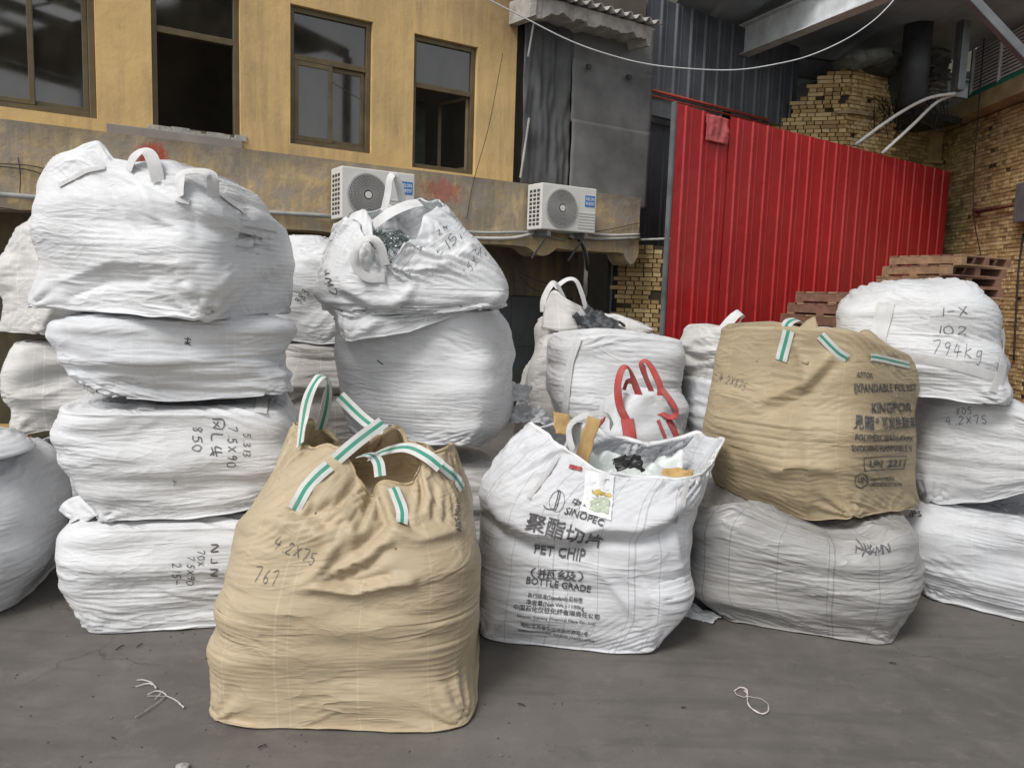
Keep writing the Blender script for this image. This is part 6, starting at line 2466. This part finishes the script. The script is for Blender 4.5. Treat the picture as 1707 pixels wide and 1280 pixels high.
def loop_between(B, pts, width, mat, bump=0.05, n=40, side=0.6, name='loop'):
    """webbing loop whose ends are sewn to the bag at the first and last picture points"""
    a, na = on_bag(B, *pts[0], off=0.008)
    b_, nb_ = on_bag(B, *pts[-1], off=0.008)
    P, Nn = [a], [(-side, -0.8, 0.1)]
    k = len(pts) - 1
    for i in range(1, k):
        f = i / k
        P.append(at(pts[i][0], pts[i][1], a.y * (1 - f) + b_.y * f + bump * math.sin(math.pi * f) - 0.012))
        Nn.append((side * (2 * f - 1), -0.8, 1.1 * math.sin(math.pi * f) ** 2))
    P.append(b_)
    Nn.append((side, -0.8, 0.1))
    return ribbon(name, P, width, mat, B.root, [Vector(v) for v in Nn], n=n)


m_sg, m_sr, m_sw = m_strap_g, m_strap_r, m_strap_w
# front beige bag
air([(500, 742, 3.020), (505, 705, 3.120), (512, 668, 3.150), (524, 640, 3.160), (537, 627, 3.200), (546, 645, 3.280), (543, 680, 3.340), (534, 716, 3.400)], 0.052, m_sg, Fb,
    [(-0.5, -1, 0), (-0.5, -1, 0), (-0.5, -1, 0), (-0.6, -0.9, 0.5), (0.1, -0.5, 1), (0.8, -0.6, 0.2), (0.7, -0.8, 0), (0.6, -0.9, 0)])
strap_on_bag(Fb, [(490, 850), (508, 818), (532, 790), (548, 777)], 0.052, m_sg)
air([(545, 780, 2.930), (570, 757, 2.900), (600, 732, 2.950), (638, 704, 3.050)], 0.052, m_sg, Fb, [(0, -1, 0.2)] * 4)
air([(642, 716, 3.14), (628, 714, 3.22), (602, 695, 3.26), (566, 660, 3.28)], 0.05, m_sg, Fb, [(-0.1, -1, 0.6)] * 4)
air([(600, 760, 3.150), (618, 758, 3.040), (630, 770, 2.960), (634, 794, 2.900)], 0.045, m_sg, Fb, [(0, -0.6, 1), (0.1, -0.7, 1), (0.3, -1, 0.3), (0.2, -1, 0)])
strap_on_bag(Fb, [(655, 815), (666, 838), (672, 856), (668, 874)], 0.045, m_sg)
air([(618, 762, 3.250), (645, 751, 3.120), (680, 746, 3.000), (712, 760, 2.940), (735, 778, 2.930)], 0.05, m_sg, Fb, [(0, -0.8, 0.8), (0, -0.9, 0.8), (0.1, -0.9, 0.7), (0.2, -1, 0.4), (0.2, -1, 0.2)])
strap_on_bag(Fb, [(730, 774), (748, 788), (760, 800), (768, 815)], 0.048, m_sg)
# tan bag
strap_on_bag(J, [(1316, 551), (1312, 568), (1307, 585), (1303, 601)], 0.062, m_sg)
strap_on_bag(J, [(1368, 558), (1382, 572), (1398, 588), (1412, 597)], 0.045, m_sg)
strap_on_bag(J, [(1450, 594), (1470, 597), (1492, 603), (1513, 608)], 0.035, m_sg)
air([(1308, 548, 3.960), (1315, 537, 4.010), (1328, 533, 4.110), (1338, 541, 4.210)], 0.05, m_sg, J, [(0, -1, 0.1), (-0.3, -1, 0.5), (0, -0.6, 1), (0.4, -0.6, 0.6)])
air([(1366, 556, 3.890), (1372, 549, 3.930), (1392, 551, 4.010), (1410, 565, 4.060)], 0.05, m_sg, J, [(0, -1, 0.2), (0, -0.6, 0.8), (0, -0.6, 0.8), (0.2, -1, 0.3)])


def flap(B, base, tip_pts, mat, name='flap', seed=0, nu=18, nv=12):
    """pointed piece of loose fabric standing up from a bag: base polyline and upper polyline of (x, y, D)"""
    A = catmull([at(*q) for q in base], nu)
    T_ = catmull([at(*q) for q in tip_pts], nu)
    V, F, UV = [], [], []
    for i in range(nv + 1):
        v = i / nv
        for j in range(nu):
            p = A[j].lerp(T_[j], v)
            nn = Vector((0.2, -1, 0.2))
            p = p + nn * (0.014 * mnoise.noise(Vector((j * 0.35, v * 2.5, seed))) + 0.01 * math.sin(v * 3))
            V.append(p)
            UV.append((j * 0.02 + seed, v * 0.2))
    for i in range(nv):
        for j in range(nu - 1):
            F.append((i * nu + j, i * nu + j + 1, (i + 1) * nu + j + 1, (i + 1) * nu + j))
    o = mesh_obj(name, V, F, mat, B.root, smooth=True, uv=UV)
    md = o.modifiers.new('thick', 'SOLIDIFY')
    md.thickness = 0.003
    return o


flap(J, [(1328, 600, 3.750), (1345, 606, 3.710), (1362, 604, 3.730), (1380, 598, 3.770)], [(1332, 545, 3.860), (1350, 531, 3.890), (1360, 529, 3.890), (1366, 552, 3.860)], m_beige2, seed=1)
flap(J, [(1395, 588, 3.890), (1430, 600, 3.870), (1470, 606, 3.910), (1512, 612, 4.010)], [(1405, 578, 3.990), (1441, 549, 4.010), (1468, 566, 4.010), (1514, 594, 4.090)], m_beige2, seed=2)
# red loops
H_n = [(0, -1, 0)]
strap_on_bag(H, [(988, 728), (998, 712), (1010, 696)], 0.038, m_sr)
strap_on_bag(H, [(1052, 745), (1048, 720), (1045, 698)], 0.075, m_sr)
air([(1044, 700, 4.5), (1033, 676, 4.5), (1030, 640, 4.5), (1038, 614, 4.52), (1049, 616, 4.55), (1060, 645, 4.58), (1070, 670, 4.58), (1080, 690, 4.56)], 0.046, m_sr, H,
    [(-0.1, -1, 0), (-0.1, -1, 0), (-0.6, -0.8, 0), (-0.4, -0.6, 0.8), (0.5, -0.5, 0.7), (0.4, -0.9, 0.2), (0.4, -0.9, 0.2), (0.2, -1, 0.2)])
air([(1050, 700, 4.52), (1062, 668, 4.6), (1058, 640, 4.64), (1046, 636, 4.64), (1040, 650, 4.64)], 0.035, m_sr, H, [(0.7, -0.7, 0)] * 5)
air([(1086, 652, 4.72), (1076, 628, 4.7), (1070, 606, 4.68), (1080, 604, 4.66), (1094, 628, 4.62), (1101, 650, 4.6), (1096, 680, 4.56)], 0.044, m_sr, H,
    [(-0.8, -0.6, 0), (-0.8, -0.6, 0), (-0.4, -0.6, 0.7), (0.3, -0.6, 0.7), (0.3, -0.9, 0.2), (0.4, -0.9, 0), (0.2, -1, 0)])
air([(1102, 648, 4.6), (1118, 668, 4.58), (1128, 686, 4.56), (1118, 696, 4.54), (1100, 688, 4.55), (1078, 690, 4.56), (1062, 692, 4.54)], 0.038, m_sr, H,
    [(0.3, -1, 0.2), (0.4, -1, 0.2), (0.6, -0.7, 0.4), (0, -0.7, 0.9), (0, -0.7, 0.8), (-0.1, -0.8, 0.7), (0, -1, 0.3)])
strap_on_bag(H, [(1112, 698), (1122, 716), (1130, 736)], 0.044, m_sr)
strap_on_bag(H, [(1096, 700), (1102, 716), (1108, 730)], 0.022, m_sr)
# white webbing
strap_on_bag(I1, [(965, 565), (952, 600), (946, 650), (942, 700)], 0.055, m_sw)
strap_on_bag(L1, [(1477, 505), (1472, 530), (1464, 558), (1460, 600)], 0.085, m_sw)
strap_on_bag(L1, [(1672, 548), (1673, 580), (1668, 620), (1655, 655)], 0.06, m_sw)
strap_on_bag(L1, [(1400, 588), (1500, 592), (1580, 604), (1660, 628)], 0.05, m_sw)
air([(1480, 503, 4.15), (1470, 490, 4.2), (1478, 484, 4.25), (1492, 492, 4.25), (1505, 500, 4.25)], 0.06, m_sw, L1, [(-0.4, -0.9, 0.3), (-0.8, -0.5, 0.4), (0, -0.6, 1), (0.4, -0.7, 0.7), (0.4, -0.7, 0.7)])
air([(1206, 548, 5.2), (1216, 536, 5.2), (1228, 524, 5.2), (1236, 523, 5.25), (1230, 540, 5.3), (1216, 552, 5.35)], 0.07, m_sw, I3, [(-0.6, -0.8, 0.3), (-0.6, -0.8, 0.3), (-0.5, -0.7, 0.7), (0.6, -0.4, 0.8), (0.7, -0.7, 0), (0.7, -0.7, 0)])
# big top left bag
loop_between(A4, [(216, 284), (222, 264), (238, 252), (250, 258), (258, 278), (265, 304)], 0.055, m_sw, 0.02)
loop_between(A4, [(301, 330), (300, 308), (303, 290), (326, 285), (350, 290), (355, 306), (354, 330)], 0.05, m_sw, 0.02)
strap_on_bag(A4, [(362, 322), (376, 332), (392, 344), (405, 354)], 0.036, m_sw)
strap_on_bag(A4, [(100, 311), (125, 298), (148, 284), (176, 280)], 0.022, m_sw)
strap_on_bag(A4, [(294, 332), (304, 335), (316, 338)], 0.03, m_sw)
strap_on_bag(A2, [(244, 667), (244, 676), (243, 686)], 0.07, m_sw)
strap_on_bag(A2, [(437, 664), (437, 676), (434, 690)], 0.055, m_sw)
strap_on_bag(A1, [(152, 850), (138, 862), (118, 872)], 0.045, m_sw)
flap(A1, [(118, 866, 3.56), (136, 872, 3.48), (156, 862, 3.44), (172, 852, 3.42)], [(98, 850, 3.62), (105, 838, 3.6), (122, 828, 3.56), (140, 824, 3.52)], m_white, seed=4)
flap(I0, [(902, 546, 6.1), (930, 552, 6.0), (960, 550, 6.0), (985, 542, 6.1)], [(907, 508, 6.2), (922, 484, 6.15), (944, 498, 6.05), (972, 512, 6.15)], m_white_c, seed=5)
flap(I0, [(1000, 545, 6.1), (1030, 552, 6.05), (1060, 556, 6.05), (1085, 556, 6.1)], [(1010, 524, 6.2), (1030, 524, 6.15), (1060, 536, 6.1), (1090, 548, 6.1)], m_white_c, seed=6)
air([(905, 520, 6.2), (906, 500, 6.2), (918, 476, 6.2), (928, 474, 6.22), (940, 500, 6.25), (948, 520, 6.3)], 0.06, m_sw, I0, [(-0.7, -0.7, 0), (-0.7, -0.7, 0), (-0.4, -0.7, 0.6), (0.5, -0.5, 0.7), (0.7, -0.7, 0), (0.7, -0.7, 0)])
air([(925, 480, 6.3), (945, 466, 6.3), (960, 468, 6.3), (970, 490, 6.3), (978, 520, 6.3)], 0.05, strap_mat('grey_webbing', 'white'), I0, [(-0.4, -0.7, 0.6), (0, -0.6, 0.9), (0.4, -0.6, 0.7), (0.7, -0.7, 0), (0.7, -0.7, 0)])
# open bag of cuttings: loops and a twisted top
loop_between(D1, [(640, 462), (612, 462), (594, 445), (592, 420), (603, 402), (620, 398), (634, 412), (645, 440)], 0.05, m_sw, -0.05, side=-0.3)
flap(D1, [(575, 372, 4.5), (592, 380, 4.4), (608, 392, 4.32), (622, 404, 4.3)], [(585, 358, 4.6), (598, 352, 4.5), (610, 350, 4.5), (622, 372, 4.42)], m_white, seed=7)
air([(640, 352, 4.9), (646, 325, 4.9), (650, 298, 4.9), (658, 292, 4.92), (666, 312, 4.95), (672, 345, 4.98)], 0.055, m_sw, D1, [(-0.5, -0.8, 0), (-0.5, -0.8, 0), (-0.4, -0.7, 0.5), (0.3, -0.6, 0.7), (0.6, -0.8, 0), (0.6, -0.8, 0)])
air([(622, 376, 4.6), (650, 355, 4.6), (680, 342, 4.65), (700, 338, 4.7)], 0.08, m_sw, D1, [(0, -0.8, 0.8)] * 4)
# printed bag: white loop over its left corner and webbing on the right corner
air([(955, 752, 3.53), (948, 722, 3.66), (958, 702, 3.85), (985, 690, 3.95), (1012, 692, 4.05), (1020, 712, 4.15)], 0.045, m_sw, G, [(-0.8, -0.6, 0), (-0.7, -0.7, 0.2), (-0.3, -0.6, 0.8), (0, -0.6, 1), (0.3, -0.6, 0.7), (0.7, -0.6, 0)])
strap_on_bag(G, [(930, 760), (905, 800), (880, 830)], 0.02, m_sw)
strap_on_bag(G, [(1145, 800), (1138, 830), (1128, 870)], 0.03, m_sw)

# ------------------------------------------------------------------ contents and rubbish
def sheet(name, label, cat, c, size, rot, mat, seed=0, crumple=0.25, group=None, parent=None, n=14):
    V, F = [], []
    M = Matrix.Rotation(rot[2], 3, 'Z') @ Matrix.Rotation(rot[1], 3, 'Y') @ Matrix.Rotation(rot[0], 3, 'X')
    for i in range(n + 1):
        for j in range(n + 1):
            u, v = i / n - 0.5, j / n - 0.5
            w = crumple * min(size) * (mnoise.noise(Vector((u * 3 + seed, v * 3, seed))) + 0.5 * mnoise.noise(Vector((u * 8, v * 8 + seed, 2))))
            e = 0.12 * size[0] * mnoise.noise(Vector((v * 4, seed, 7)))
            V.append(Vector(c) + M @ Vector((u * size[0] + e, v * size[1], w)))
    for i in range(n):
        for j in range(n):
            F.append((i * (n + 1) + j, (i + 1) * (n + 1) + j, (i + 1) * (n + 1) + j + 1, i * (n + 1) + j + 1))
    o = mesh_obj(name, V, F, mat, parent, smooth=True, origin=tuple(c) if parent is None else None)
    md = o.modifiers.new('thick', 'SOLIDIFY')
    md.thickness = 0.002
    if label:
        tag(o, label, cat, group)
    return o


m_metalcut = simple_mat('bright_metal_cuttings', (0.30, 0.34, 0.34), 0.32, 0.5, 60, metal=0.7)
cut = MB()
rc = random.Random(31)
for k in range(1500):
    u, v = rc.uniform(-1, 1), rc.uniform(-1, 1)
    if u * u + v * v > 1:
        continue
    c0 = at(650, 400, 4.66)
    top = 0.16 * (1 - (u * u + v * v)) + 0.04 * mnoise.noise(Vector((u * 3, v * 3, 0)))
    p = Vector((c0.x + u * 0.27, c0.y + v * 0.38, c0.z - 0.10 + top - 0.03 + 0.05 * (-v)))
    d = Vector((rc.uniform(-1, 1), rc.uniform(-1, 1), rc.uniform(-0.5, 0.6))).normalized() * rc.uniform(0.025, 0.06)
    cut.beam(p - d * 0.5, p + d * 0.5, 0.006, 0.0035, (rc.random(), rc.random(), 1))
o = cut.build('metal_cuttings', m_metalcut, None)
o['kind'] = 'stuff'
tag(o, 'heap of small bright metal cuttings in the mouth of the tilted bag', 'scrap')
m_card = simple_mat('brown_cardboard', (0.50, 0.33, 0.14), 0.8, 0.15, 8)
m_film = simple_mat('thin_white_film', (0.66, 0.70, 0.69), 0.3, 0.15, 6)
m_film2 = simple_mat('greyish_white_film', (0.55, 0.56, 0.57), 0.4, 0.2, 6)
m_blackp = simple_mat('black_plastic', (0.02, 0.02, 0.022), 0.35, 0.2, 6)
m_redp = simple_mat('dull_red_plastic', (0.33, 0.05, 0.05), 0.5, 0.2, 6)
sheet('cardboard_scrap', 'strip of yellow-brown cardboard sticking out of the mouth of the printed bag', 'cardboard', at(978, 738, 3.760), (0.07, 0.26), (1.35, 0.3, 0.1), m_card, 1, 0.05)
sheet('cardboard_scrap', 'small yellow cardboard corner at the top left of the mouth of the printed bag', 'cardboard', at(938, 706, 3.860), (0.10, 0.12), (1.0, 0.2, 0.5), m_card, 2, 0.05)
sheet('plastic_film', 'crumpled pale film filling the mouth of the printed bag', 'plastic film', at(1045, 795, 3.860), (0.6, 0.42), (0.30, 0, 0.0), m_film, 3, 0.35, n=30)
sheet('plastic_film', 'grey rolled film beside the cardboard strip in the printed bag', 'plastic film', at(960, 745, 3.830), (0.12, 0.26), (1.2, 0.3, 0.3), m_film2, 4, 0.4)
sheet('plastic_scrap', 'black plastic scrap on the film in the mouth of the printed bag', 'plastic scrap', at(1048, 772, 3.670), (0.14, 0.08), (0.6, 0, 0.2), m_blackp, 5, 0.4)
sheet('cardboard_scrap', 'brown cardboard scrap by the right end of the mouth of the printed bag', 'cardboard', at(1130, 788, 3.590), (0.14, 0.06), (0.5, 0, -0.1), m_card, 6, 0.3)


def decal_sheet(B, corners, mat, name, n=10, off=0.006):
    """piece of sheet lying on the fabric, corners in photo pixels (tl, tr, br, bl)"""
    V, F = [], []
    for i in range(n + 1):
        for j in range(n + 1):
            u, v = j / n, i / n
            x = (corners[0][0] * (1 - u) + corners[1][0] * u) * (1 - v) + (corners[3][0] * (1 - u) + corners[2][0] * u) * v
            y = (corners[0][1] * (1 - u) + corners[1][1] * u) * (1 - v) + (corners[3][1] * (1 - u) + corners[2][1] * u) * v
            p, nn = on_bag(B, x, y, off)
            V.append(p)
    for i in range(n):
        for j in range(n):
            F.append((i * (n + 1) + j, (i + 1) * (n + 1) + j, (i + 1) * (n + 1) + j + 1, i * (n + 1) + j + 1))
    return mesh_obj(name, V, F, mat, B.root, smooth=True)


m_paper = simple_mat('white_label_pouch', (0.72, 0.73, 0.74), 0.3, 0.08, 6)
m_yel = simple_mat('label_yellow_print', (0.55, 0.42, 0.13), 0.5, 0.15, 10)
m_gre = simple_mat('label_grey_green_print', (0.42, 0.47, 0.36), 0.5, 0.25, 40)
lp_ = decal_sheet(G, [(976, 785), (1022, 793), (1018, 868), (966, 852)], m_paper, 'label_pouch', off=0.008)
decal_sheet(G, [(985, 817), (1017, 822), (1016, 830), (985, 825)], m_yel, 'label_print', off=0.011)
decal_sheet(G, [(985, 828), (1015, 833), (1013, 858), (981, 851)], m_gre, 'label_print', off=0.011)
decal_sheet(G, [(949, 775), (970, 780), (968, 786), (947, 781)], m_redp, 'red_print', off=0.008)

# white scraps between the two stacks and the middle bags
scr = [((872, 690), 5.0, 'torn white film scrap poking out right of the second stack'), ((866, 655), 5.05, 'small white film tuft halfway up right of the second stack'), ((905, 702), 4.9, 'curled white film loop left of the mouth of the printed bag')]
for k, ((x, y), D_, lb) in enumerate(scr):
    sheet('film_scrap', lb, 'plastic film', at(x, y, D_), (0.16, 0.12), (1.1, 0.3 * k, 0.4 * k), m_film2, 20 + k, 0.6)

sheet('net_scrap', 'dark crumpled net draped over the crumpled bag behind the middle bags', 'net', at(998, 536, 6.0), (0.34, 0.22), (0.7, 0.3, -0.5), m_steel, 51, 0.5)
# string and litter on the ground
m_string = simple_mat('dirty_white_string', (0.42, 0.40, 0.37), 0.8, 0.15, 20)
m_string2 = simple_mat('pinkish_white_string', (0.55, 0.50, 0.47), 0.8, 0.12, 20)


def ground_ribbon(pts, w):
    V, F = [], []
    P = catmull([atz(x, y, 0.006) for x, y in pts], len(pts) * 6)
    for k, p in enumerate(P):
        t = (P[min(k + 1, len(P) - 1)] - P[max(0, k - 1)]).normalized()
        s_ = Vector((-t.y, t.x, 0)) * w * (0.7 + 0.5 * mnoise.noise(Vector((k * 0.3, 1, 2))))
        lift = 0.004 + 0.008 * abs(mnoise.noise(Vector((k * 0.12, 3, 1))))
        V += [p + s_ + Vector((0, 0, lift)), p - s_ + Vector((0, 0, lift * 0.4))]
    for k in range(len(P) - 1):
        F.append((2 * k, 2 * k + 1, 2 * k + 3, 2 * k + 2))
    return V, F


def litter(name, label, cat, strands, w, mat):
    V, F = [], []
    for pts in strands:
        v, f = ground_ribbon(pts, w)
        n0 = len(V)
        V += v
        F += [[a + n0 for a in q] for q in f]
    o = mesh_obj(name, V, F, mat, None)
    md = o.modifiers.new('thick', 'SOLIDIFY')
    md.thickness = 0.0015
    return tag(o, label, cat)


litter('string_loop', 'white string loop twisted into a figure eight on the ground at the right', 'string',
       [[(1224, 1152), (1234, 1146), (1244, 1150), (1246, 1158), (1240, 1162), (1228, 1158), (1224, 1152)], [(1240, 1150), (1246, 1158), (1246, 1172), (1256, 1184), (1270, 1190), (1280, 1186), (1280, 1174), (1268, 1166), (1250, 1162), (1238, 1162)]], 0.003, m_string2)
litter('string_tangle', 'dirty frayed string tangle on the ground left of the front beige bag', 'string',
       [[(228, 1134), (240, 1134), (254, 1140), (260, 1148)], [(226, 1145), (244, 1140), (256, 1142)], [(246, 1158), (262, 1152), (276, 1160), (246, 1161)], [(276, 1160), (262, 1172), (244, 1184), (225, 1196)],
        [(276, 1160), (290, 1166), (300, 1174), (306, 1180)], [(258, 1166), (266, 1158), (272, 1152)]], 0.0028, m_string)
for (x, y, x2, y2, lb) in ((193, 1084, 207, 1076, 'thin dark twig on the ground below the left stack, left one'), (228, 1079, 238, 1073, 'thin dry straw on the ground below the left stack, right one'),
                           (1136, 1180, 1143, 1180, 'tiny dark sliver on the ground below the printed bag'), (1482, 1105, 1494, 1107, 'tiny dark sliver on the ground below the grey bag'),
                           (186, 1230, 190, 1231, 'tiny dark crumb on the ground in front of the left stack'), (862, 1173, 874, 1176, 'small brown flake on the ground right of the front bag'), (430, 1247, 444, 1242, 'short dark stick on the ground in front of the beige bag')):
    litter('litter', lb, 'litter', [[(x, y), ((x + x2) / 2, (y + y2) / 2 - 1), (x2, y2)]], 0.003, m_cable)


def stone(name, label, px_, py_, r, mat, seed):
    bm = bmesh.new()
    bmesh.ops.create_icosphere(bm, subdivisions=3, radius=1)
    for v in bm.verts:
        k = 1 + 0.35 * mnoise.noise(v.co * 1.6 + Vector((seed, 0, 0)))
        v.co = Vector((v.co.x * r * k, v.co.y * r * 0.8 * k, v.co.z * r * 0.55 * k))
    me = bpy.data.meshes.new(name)
    bm.to_mesh(me)
    bm.free()
    me.materials.append(mat)
    o = bpy.data.objects.new(name, me)
    C.objects.link(o)
    p = atz(px_, py_, 0)
    o.location = (p.x, p.y, r * 0.35)
    return tag(o, label, 'stone')


stone('stone', 'pale broken stone at the bottom edge of the photo', 303, 1282, 0.022, m_conc, 1)
stone('stone', 'small dark lump just below the right bottom corner of the beige bag', 738, 1210, 0.012, m_steel, 2)
# torn film at the left foot of the grey bag
sheet('film_scrap', 'dirty torn film on the ground at the left foot of the grey bag', 'plastic film', atz(1160, 1020, 0.02), (0.22, 0.10), (0.2, 0.1, -0.6), m_film2, 33, 0.25)
p = at(100, 950, 4.35)
sheet('blue_plastic_sheet', 'dark blue-grey plastic sheet in the gap left of the bottom bag', 'plastic sheet', (p.x, p.y, 0.22), (0.45, 0.2), (0, 1.4, 0.2), simple_mat('dark_blue_plastic', (0.06, 0.075, 0.12), 0.4, 0.2, 5), 40, 0.2)

# timber behind the far left stack
m_timber = simple_mat('yellow_timber', (0.42, 0.27, 0.09), 0.75, 0.25, 8)
q = MB()
p0, p1 = at(-160, 722, 5.85), at(34, 727, 5.75)
q.beam(p0, p1, 0.25, 0.14)
o = q.build('timber_beam', m_timber, None, bevel=0.006)
tag(o, 'yellow timber beam sticking out behind the far left stack', 'timber')
q = MB()
q.box(((p0.x + p1.x) / 2 - 0.2, (p0.y + p1.y) / 2, (p0.z - 0.08) / 2), (0.4, 0.3, p0.z - 0.10))
tag(q.build('timber_block', m_timber, None), 'timber block carrying the yellow beam behind the far left stack', 'timber')

# ------------------------------------------------------------------ pallets
m_pal = simple_mat('weathered_red_brown_wood', (0.20, 0.105, 0.07), 0.85, 0.35, 7, bump=0.003)
m_pal2 = simple_mat('weathered_pale_wood', (0.30, 0.19, 0.11), 0.85, 0.35, 7, bump=0.003)


def bx_mesh(size, mat, name):
    m = MB()
    m.box((0, 0, 0), size)
    me = bpy.data.meshes.new(name)
    me.from_pydata([tuple(v) for v in m.v], [], m.f)
    me.materials.append(mat)
    return me


PL, PWd = 1.1, 1.0
deck_me = [bx_mesh((PL, 0.11, 0.02), m_, 'deck_board') for m_ in (m_pal, m_pal2)]
str_me = [bx_mesh((0.10, PWd, 0.09), m_, 'stringer') for m_ in (m_pal, m_pal2)]


def pallet(loc, rot, label, group, seed):
    rp_ = random.Random(seed)
    r = thing('wooden_pallet', label, 'pallet', loc, rot, group)
    def add(me, name, c, rz=0):
        o = bpy.data.objects.new(name, me)
        C.objects.link(o)
        o.parent = r
        o.location = c
        o.rotation_euler = (0, 0, rz)
    for x in (-PL / 2 + 0.05, 0, PL / 2 - 0.05):
        add(str_me[rp_.random() < 0.35], 'stringer', (x, 0, 0.066))
    for k in range(7):
        add(deck_me[rp_.random() < 0.35], 'deck_board', (rp_.uniform(-0.008, 0.008), -PWd / 2 + 0.055 + k * (PWd - 0.11) / 6, 0.1225), rp_.uniform(-0.01, 0.01))
    for k in range(3):
        add(deck_me[rp_.random() < 0.35], 'deck_board', (0, -PWd / 2 + 0.055 + k * (PWd - 0.11) / 2, 0.0095))


def pallet_stack(px_, D_, ytop, rot, name, group, seed):
    p = at(px_, ytop, D_)
    n = int(round(p.z / 0.134))
    rp_ = random.Random(seed)
    for k in range(n):
        top = n - 1 - k
        lb = '%s, %s' % (name, 'topmost' if top == 0 else 'second from the top' if top == 1 else '%s from the top' % ['', '', 'third', 'fourth', 'fifth', 'sixth', 'seventh', 'eighth', 'ninth', 'tenth', 'eleventh', 'twelfth', 'thirteenth', 'fourteenth', 'fifteenth', 'sixteenth', 'seventeenth', 'eighteenth', 'nineteenth', 'twentieth'][top])
        dr = 0.22 if top == 0 else 0.10 if top == 1 else rp_.uniform(-0.03, 0.03)
        dx = 0.12 if top == 0 else 0.05 if top == 1 else rp_.uniform(-0.03, 0.03)
        pallet((p.x + dx, p.y + rp_.uniform(-0.03, 0.03), 0.134 * k), rot + dr, lb, group, seed * 50 + k)


pallet_stack(1568, 10.6, 424, 0.30, 'pallet of the tall stack by the brick wall', 'pallets in the tall stack', 3)
pallet_stack(1420, 9.2, 494, 0.35, 'pallet of the low stack by the red fence', 'pallets in the low stack', 4)
# dark oil drum-like bundle at the right edge
p = at(1702, 690, 5.6)
sack('bundle', 'dark bundle behind the right-hand stack at the edge of the photo', (p.x + 0.1, p.y, 0.40), (0.30, 0.30, 0.42), 0.2, m_sack2, 14, cat='bundle')

# crumbs and grit scattered on the concrete
gr = MB()
rg_ = random.Random(77)
for k in range(520):
    xg, yg = rg_.uniform(-3.6, 3.6), rg_.uniform(1.7, 4.2)
    if rg_.random() < 0.5:
        yg = 2.2 + abs(rg_.gauss(0, 0.8))
    r_ = rg_.uniform(0.0012, 0.004) * (2.2 if rg_.random() < 0.04 else 1)
    M_ = Matrix.Rotation(rg_.uniform(0, 3.1), 3, 'Z') @ Matrix.Rotation(rg_.uniform(-0.5, 0.5), 3, 'X')
    gr.box((xg, yg, r_ * 0.4), (r_ * rg_.uniform(1, 3.5), r_ * 1.3, r_), M_)
o = gr.build('grit', simple_mat('mixed_grit', (0.13, 0.115, 0.10), 0.9, 0.8, 3), None)
o['kind'] = 'stuff'
tag(o, 'fine crumbs and grit scattered over the concrete yard', 'grit')
